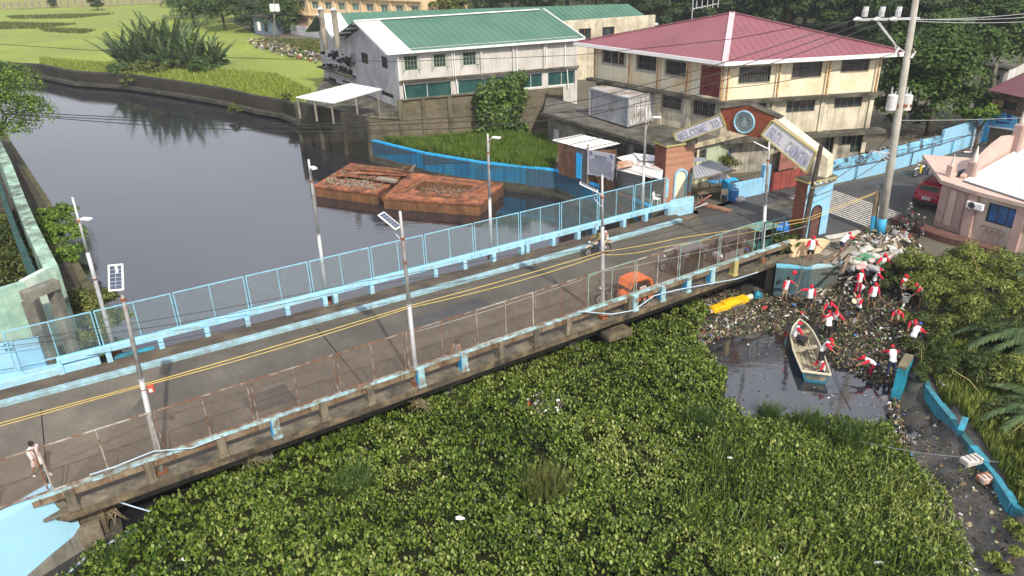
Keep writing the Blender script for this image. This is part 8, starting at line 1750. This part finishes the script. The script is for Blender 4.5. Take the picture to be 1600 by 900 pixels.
for k in range(9): net.bar(n0.lerp(n1_, k/8), n3_.lerp(n2_, k/8), .02, .02); net.bar(n0.lerp(n3_, k/8), n1_.lerp(n2_, k/8), .02, .02)
net.build('net', M('net_grey', (.16, .15, .14), .9, bump=0), yb)
MB().box((n0+n1_+n2_+n3_)/4-UP*.05, (.9, .8, .03), .4).build('cloth', M('cloth_grey', (.15, .14, .14), .9), yb)
for k, (px, py) in enumerate([(1184, 462), (1181, 455)]): q = at(px, py, -1.7); o = MB().ball(q, .25, 8, 5, sc=(1, .8, 1.1), jit=.4, seed=k).build('rag', teal_paint if k == 0 else concrete_dk); tag(o, ['teal rag hanging at the bridge end above the yellow pontoon', 'dark rag hanging over the teal rag under the bridge end'][k], 'rag')
bk = thing('bucket', 'white paint bucket carried between two workers', 'bucket', mud_at(1413, 478)); q = mud_at(1413, 478)+UP*.28; MB().tube([q, q+UP*.38], [.17, .21], 16, cap=False).build('pail', M('bucket_white', (.55, .54, .50), .6, .1, 5, bump=0), bk); MB().disc(q+UP*.33, UP, .19, .02, 14).build('contents', mud, bk); MB().torus(q+UP*.38, UP, .21, .015, 16, 5).build('rim', white_paint, bk)
# white sacks
sm = [M('sack_white', (.62, .60, .57)), M('sack_cream', (.46, .41, .33), .85, .12, 4, bump=.4), M('sack_pink', (.50, .30, .30), .85, .2, 4, (.6, .55, .5), .45, 4, .2, bump=.4), M('sack_grey', (.34, .34, .35), .85, .2, 4, bump=.4), M('sack_green', (.10, .26, .14), .8, .2, 4, bump=.4)]
def sack_mesh(seed, m):
    g_ = random.Random(seed); mb = MB(); vs = []; n1, n2 = 14, 9
    for j in range(n2+1):
        t = math.pi*j/n2
        for i in range(n1):
            a = 2*math.pi*i/n1; v = Vector((math.sin(t)*math.cos(a)*.42, math.sin(t)*math.sin(a)*.30, math.cos(t)*.20)); v *= 1+.22*mnoise.noise(v*3.1+Vector((seed, 0, 0)))+.10*mnoise.noise(v*8+Vector((0, seed, 0))); vs.append(v)
    mb.add(vs, [(j*n1+i, (j+1)*n1+i, (j+1)*n1+(i+1) % n1, j*n1+(i+1) % n1) for j in range(n2) for i in range(n1)]); mb.tube([(.38, 0, 0), (.46, .01, .05), (.56, .03, .12)], [.12, .05, .1], 7); return mb.mesh('sack', m)
smesh = [sack_mesh(i, sm[i % 5]) for i in range(10)]; g = random.Random(12); cnt = 0
for row, (y0, n_, xa, xb) in enumerate([(372, 5, 1352, 1405), (380, 7, 1340, 1415), (388, 8, 1336, 1418), (396, 8, 1332, 1410), (404, 8, 1326, 1398), (411, 7, 1322, 1388), (418, 6, 1318, 1375), (425, 4, 1320, 1360)]):
    for k in range(n_):
        px = xa+(xb-xa)*(k+.5)/n_+g.uniform(-3, 3); py = y0+g.uniform(-3, 3); p = gz(px, py+6); o = link('sack', g.choice(smesh if row > 3 else smesh[:2]+smesh[5:7]+[smesh[3]])); o.location = (p.x, p.y, p.z+.12+g.random()*.3); o.rotation_euler = (g.uniform(-.4, .4), g.uniform(-.5, .5), g.random()*6.3); s_ = g.uniform(.5, .95); o.scale = (s_, s_, s_)
        nm = o.data.materials[0].name.split('_')[1]; tag(o, 'bulging %s sack in the %s part of the rubbish pile by the blue-footed poles' % ({'white': 'white', 'cream': 'cream', 'pink': 'dirty pink', 'grey': 'grey', 'green': 'green'}[nm], ['upper', 'middle', 'lower'][min(2, row//3)]), 'sack', 'sacks heaped in the rubbish pile'); cnt += 1
# planks behind and in front of the blue wall
pm_ = [plank_m, wood, M('plank_dark', (.09, .07, .05), .9, .3, 3, bump=.4), plywood, M('plank_white', (.50, .47, .42), .85, .2, 3, bump=.3)]
plist = [(1283, 408, 1340, 372, .3, 0), (1290, 412, 1325, 380, .2, 1), (1296, 398, 1345, 362, .35, 4), (1302, 412, 1352, 368, .3, 0), (1310, 408, 1318, 378, .14, 2), (1288, 395, 1300, 382, .3, 2), (1320, 412, 1350, 372, .3, 0), (1326, 398, 1352, 366, .2, 2), (1290, 372, 1345, 362, .5, 4), (1298, 378, 1350, 367, .3, 0), (1305, 385, 1345, 374, .3, 1),
         (1278, 402, 1296, 392, .5, 0), (1284, 410, 1310, 402, .16, 1), (1340, 405, 1350, 378, .22, 0), (1316, 374, 1352, 366, .2, 3), (1334, 408, 1340, 384, .12, 2), (1330, 412, 1348, 398, .3, 0)]
for i, (x0, y0, x1, y1, w_, k) in enumerate(plist):
    a, b = at(x0, y0, Hb+.08+.04*(i % 5)), at(x1, y1, Hb+.1+.06*((i*3) % 5)); o = MB().bar(a, b, w_, .05).build('plank', pm_[k], bevel=0); tag(o, '%s lying in the heap above the blue wall' % ['grey weathered plank', 'brown plank', 'dark wet plank', 'peach plank', 'pale whitewashed board'][k], 'plank', 'boards heaped above the blue wall')
g = random.Random(3)
for i in range(34):
    px = g.uniform(1268, 1332); t = (px-1268)/64; py = 452-38*t+g.uniform(0, 22); p = gz(px, py); a_ = math.radians(g.gauss(35, 18)); L = g.uniform(.7, 1.9); d_ = Vector((math.cos(a_), math.sin(a_), g.uniform(-.1, .25))); z = UP*(.06+.35*g.random())
    o = MB().bar(p+z-d_*L/2, p+z+d_*L/2, g.uniform(.06, .2), .05).build('plank', pm_[g.choice([1, 2, 2, 0, 4])]); tag(o, 'muddy loose timber in the stack leaning below the blue wall', 'timber', 'loose timbers stacked below the blue wall')
for i, (x0, y0, x1, y1, lb_) in enumerate([(1240, 470, 1262, 385, 'long thin bamboo pole leaning left on the blue wall'), (1250, 462, 1278, 375, 'long dark bamboo pole leaning right on the blue wall'), (1300, 500, 1316, 462, 'bare stick standing up from the rubbish in the centre')]):
    a = gz(x0, y0); b = atY(x1, y1, a.y+.9); o = MB().tube([a, a.lerp(b, .5)+Vector((.04, 0, 0)), b], .025, 6).build('bamboo_pole', wood); tag(o, lb_, 'pole')
q = at(1239, 423, -.1); o = MB().ball(q+Vector((0, -.25, .0)), .14, 10, 6, sc=(1, .7, .9)).build('cap', cap_r, smooth=True); tag(o, 'red cap hanging by itself on the face of the blue wall', 'cap')
o = MB().disc(p8.location+Vector((-.35, -.1, 1.2)), (.3, -.6, .6), .15, .02, 14).build('plate', cream_trim); tag(o, 'pale round plate held up by the slim worker', 'plate')
# yellow stems of dry bamboo standing in the thicket
for i, (x0, y0, x1, y1, lb_) in enumerate([(1518, 440, 1512, 345, 'tall yellow bamboo stem rising straight before the pink building'), (1530, 470, 1515, 380, 'bent yellow bamboo stem in front of the thicket'), (1428, 606, 1440, 545, 'curved bare stem over the teal wall end'), (1540, 625, 1484, 575, 'long bare branch slanting over the weeds'), (1560, 690, 1600, 660, 'dry stalk by the palm frond')]):
    a = gz(x0, y0); b = atY(x1, y1, a.y+.2); o = MB().tube([a, a.lerp(b, .55)+Vector((.12, 0, .1)), b], [.02, .018, .01], 5).build('bamboo', M('stem_yellow', (.36, .30, .12), .7, .2, 3, bump=0)); tag(o, lb_, 'stem')

# ---- rubbish: nobody could count it
LIT = [(1060, 486), (1085, 462), (1110, 448), (1150, 455), (1200, 462), (1262, 470), (1290, 440), (1330, 408), (1350, 380), (1410, 372), (1450, 430), (1425, 480), (1440, 560), (1400, 600), (1370, 600), (1330, 580), (1300, 568), (1270, 505), (1232, 505), (1210, 520), (1170, 512), (1130, 520), (1095, 540), (1085, 520)]
LW = [at(x, y, -1.9 if y > 430 else -1.0) for x, y in LIT]; g = np.random.default_rng(8)
def scatter(name, label, poly, N, mats, wts, smin, smax, zf, flat=.3, seed=0, zj=.06):
    g = np.random.default_rng(seed); Q = poly_sample(poly, N, g); m = len(Q); z = np.array([zf(a, b) for a, b in Q])+g.random(m)*zj; s = smin+(smax-smin)*g.random(m)**2.5
    n_ = np.stack([g.normal(size=m)*flat*2, g.normal(size=m)*flat*2, np.ones(m)], 1); u, w, n = basis(n_); C = np.column_stack([Q, z+s*.1]); asp = (.25+.7*g.random(m))[:, None]; s = s[:, None]
    a, b, c, d = C-u*s-w*s*asp, C+u*s-w*s*asp*(.6+.4*g.random((m, 1))), C+u*s*.8+w*s*asp, C-u*s*(.5+.5*g.random((m, 1)))+w*s*asp; e = C+n*s*.35
    V = np.stack([np.stack([a, b, e], 1), np.stack([b, c, e], 1), np.stack([c, d, e], 1), np.stack([d, a, e], 1)], 1).reshape(-1, 3, 3); mi = np.repeat(g.choice(len(mats), size=m, p=np.array(wts)/sum(wts)), 4)
    o = link(name, polymesh(name, V, mats, mi)); tag(o, label, 'rubbish', kind='stuff'); return o
lit_m = [M('lit_dark', (.035, .03, .025), .7, .4, 5, bump=0), M('lit_brown', (.14, .10, .06), .9, .4, 5, bump=0), M('lit_straw', (.30, .25, .15), .9, .3, 5, bump=0), M('lit_white', (.62, .62, .60), .7, .1, 5, bump=0), M('lit_green', (.06, .11, .03), .8, .3, 5, bump=0), M('lit_grey', (.26, .26, .27), .8, .2, 5, bump=0), M('lit_red', (.40, .05, .05), .7, bump=0), M('lit_blue', (.06, .16, .42), .6, bump=0)]
bz = lambda x, y: max(bank_z(x, y), WZ+.0)
scatter('rubbish', 'matted dark rubbish and plant litter covering the mud under the workers', LW, 80000, lit_m, [13, 7, 2.4, .5, 4, 1.4, .08, .1], .018, .11, bz, .5, 1, .16)
scatter('rubbish', 'mixed scraps and torn plastic between the heaped sacks', [at(x, y, -.3) for x, y in [(1322, 432), (1320, 400), (1345, 368), (1412, 366), (1425, 395), (1390, 425)]], 2600, lit_m, [5, 5, 3, 3, 2, 4, .4, .4], .04, .2, lambda x, y: bz(x, y)+.12, .6, 12, .35)
scatter('rubbish', 'larger pale scraps and bags scattered over the rubbish bank', LW, 1500, lit_m, [4, 4, 2, 3, 1, 3, .5, .5], .07, .22, bz, .6, 2, .22)
scatter('floating_rubbish', 'strawy floating litter fringe between the yellow pontoon and the open pool', [at(x, y, WZ) for x, y in [(1062, 487), (1100, 470), (1200, 475), (1235, 505), (1180, 522), (1120, 530), (1095, 545), (1085, 520)]], 17000, lit_m, [8, 5, 5, .8, 3, 2, .15, .15], .018, .1, lambda x, y: WZ+.02, .4, 3, .1)
scatter('floating_rubbish', 'patch of white and pink plastic rubbish caught in the hyacinth', [at(x, y, WZ) for x, y in [(820, 640), (845, 620), (875, 625), (880, 650), (858, 662), (830, 660)]], 420, lit_m, [3, 4, 3, 3.5, 2, 2, .3, .2], .03, .13, lambda x, y: WZ+.32, .8, 4, .16)
scatter('floating_rubbish', 'thin scum of litter specks drifting on the dark pool by the boat', [at(x, y, WZ) for x, y in [(1095, 540), (1230, 515), (1240, 600), (1380, 620), (1380, 660), (1200, 665), (1130, 600)]], 420, lit_m, [2, 2, 3, 2, 2, 2, .2, .2], .015, .06, lambda x, y: WZ+.01, .2, 5, .01)
scatter('rubbish', 'dark litter and scraps along the foot of the concrete channel', [at(x, y, -2) for x, y in [(1384, 640), (1400, 620), (1425, 720), (1470, 790), (1500, 850), (1530, 920), (1500, 920), (1460, 800), (1400, 700)]], 7000, lit_m, [8, 5, 2, 1, 3, 2, .1, .2], .03, .13, bz, .5, 6, .12)
scatter('rubbish', 'grey rubble slope and scraps along the yard behind the blue street wall', [at(x, y, 0) for x, y in [(1290, 272), (1360, 250), (1480, 225), (1475, 243), (1372, 268), (1305, 284)]], 2500, lit_m, [6, 5, 2, .5, 3, 4, .1, .2], .05, .3, lambda x, y: .72, .5, 7, .1)
scatter('rubbish', 'long pale dump of rubbish along the right edge of the green field', [at(x, y, 0) for x, y in [(384, 66), (400, 76), (440, 88), (500, 102), (506, 92), (450, 74), (410, 66)]], 3800, lit_m, [4, 7, 5, 2.2, 4, 4, .3, .15], .1, .38, lambda x, y: .1, .6, 8, .5)
scatter('rubbish', 'thin debris and dead stems over the concrete channel floor', [at(x, y, -1.8) for x, y in [(1400, 640), (1440, 640), (1580, 800), (1600, 900), (1540, 900), (1440, 740)]], 900, lit_m, [5, 5, 4, .4, 2, 2, 0.001, .1], .02, .1, bz, .4, 9, .04)
for i, (px, py, s_, lb_) in enumerate([(288, 873, .28, 'crumpled white plastic bag lying on the hyacinth at the bottom left'), (263, 845, .18, 'small white scrap above the bottom-left plastic bag'), (719, 809, .25, 'white crumpled bag on the hyacinth in the lower middle'), (1373, 880, .22, 'white bag in the reeds at the bottom right'), (850, 640, .22, 'white bag in the litter patch in the hyacinth'), (1140, 715, .14, 'small pale scrap in the hyacinth near the pool')]):
    q = at(px, py, WZ+.36); s_ *= .62; o = MB().ball(q, s_, 10, 6, sc=(1.1, .6, .3), jit=.7, seed=i).build('plastic_bag', white_paint); o.rotation_euler = (0, 0, 0); tag(o, lb_, 'plastic bag')
# dead branch hanging on the bridge foot, rags on the edge
for i, (px, py, z, lb_) in enumerate([(172, 800, -1.0, 'tangle of dead roots caught at the bridge abutment'), (395, 713, -.9, 'ragged dead plants caught on the bridge edge left of centre'), (655, 630, -.9, 'heap of snagged weeds and rubbish under the middle solar lamp')]):
    t = thing('snag', lb_, 'plant debris', at(px, py, z)); mb = MB(); g_ = random.Random(i); c = at(px, py, z)
    for k in range(40): a = g_.random()*6.3; mb.tube([c+Vector((g_.gauss(0, .12), g_.gauss(0, .08), g_.gauss(.05, .1))), c+Vector((math.cos(a)*g_.uniform(.2, .6), math.sin(a)*.25, g_.uniform(-.6, .2)))], [.014, .005], 4)
    stuff(mb.build('twigs', M('dead_twig', (.24, .19, .12), .9, .4, 5, bump=0), t))
# huts at the far field edge
for i, (x0, x1, y, h_, m_, lb_) in enumerate([(399, 426, 53, 3.2, M('hut_blue_grey', (.12, .17, .22), .8), 'low blue grey hut under the trees at the field edge'), (442, 466, 50, 2.0, M('hut_rust', (.2, .15, .11), .8), 'small rusty shed left of the beige block')]):
    a, b = V2(at(x0, y, 0)), V2(at(x1, y+2, 0)); t = thing('hut', lb_, 'hut', a); d_ = (b-a).normalized(); n_ = Vector((d_.y, -d_.x, 0)); MB().prism([a, b, b-n_*4, a-n_*4], 0, h_).build('walls', m_, t); MB().prism([a+n_*.6-d_*.4, b+n_*.6+d_*.4, b-n_*4, a-n_*4], h_, h_+.2).build('roof', M('hut_roof', (.07, .06, .06), .8), t)
    L = (b-a).length
    for k in range(2): MB().box(a+d_*L*(.3+.4*k)+n_*.03+UP*h_*.45, (L*.18, .08, h_*.5), math.atan2(d_.y, d_.x)).build('opening', [white_paint, dark_metal][k], t)
a, b = V2(at(455, 53, 0)), V2(at(500, 60, 0)); t = thing('low_wall', 'low whitewashed wall running behind the rubbish dump to the warehouse', 'wall', a); wallmesh(a, b, 0, 1.6, t=.3).build('wall_face', M('whitewash_dirty', (.42, .44, .45), .9, .2, .6), t)
# ---- floor of the wood, and the thin morning haze
LMf = M('wood_floor', (.035, .05, .02), .95, .4, .5, (.06, .06, .03), .5, .3, .3, bump=.6)
struct(MB().prism([V2(at(x, y, 0)) for x, y in ((690, 40), (1000, 62), (1395, 70), (1400, 150), (1500, 160), (1900, 160), (1900, -20), (690, -20))], -.02, .03, bottom=False).build('wooded_slope', LMf))
hz_ = MB().box((0, 420, 15), (1440, 990, 40)).mesh('haze', []) if False else None
mb = MB(); mb.prism([(-720, -75), (720, -75), (720, 915), (-720, 915)], -5.5, 30)
me = mb.mesh('haze', []); ho_ = link('haze', me); ho_['kind'] = 'stuff'; tag(ho_, 'thin pale haze hanging over the whole river scene', 'haze', kind='stuff')
vm_ = bpy.data.materials.new('haze_air'); vm_.use_nodes = True; n_ = vm_.node_tree.nodes; n_.remove(n_['Principled BSDF']); pv = n_.new('ShaderNodeVolumePrincipled'); pv.inputs['Color'].default_value = (.86, .92, 1.0, 1); pv.inputs['Density'].default_value = .0003; vm_.node_tree.links.new(pv.outputs[0], n_['Material Output'].inputs['Volume']); me.materials.append(vm_)
finish_local()
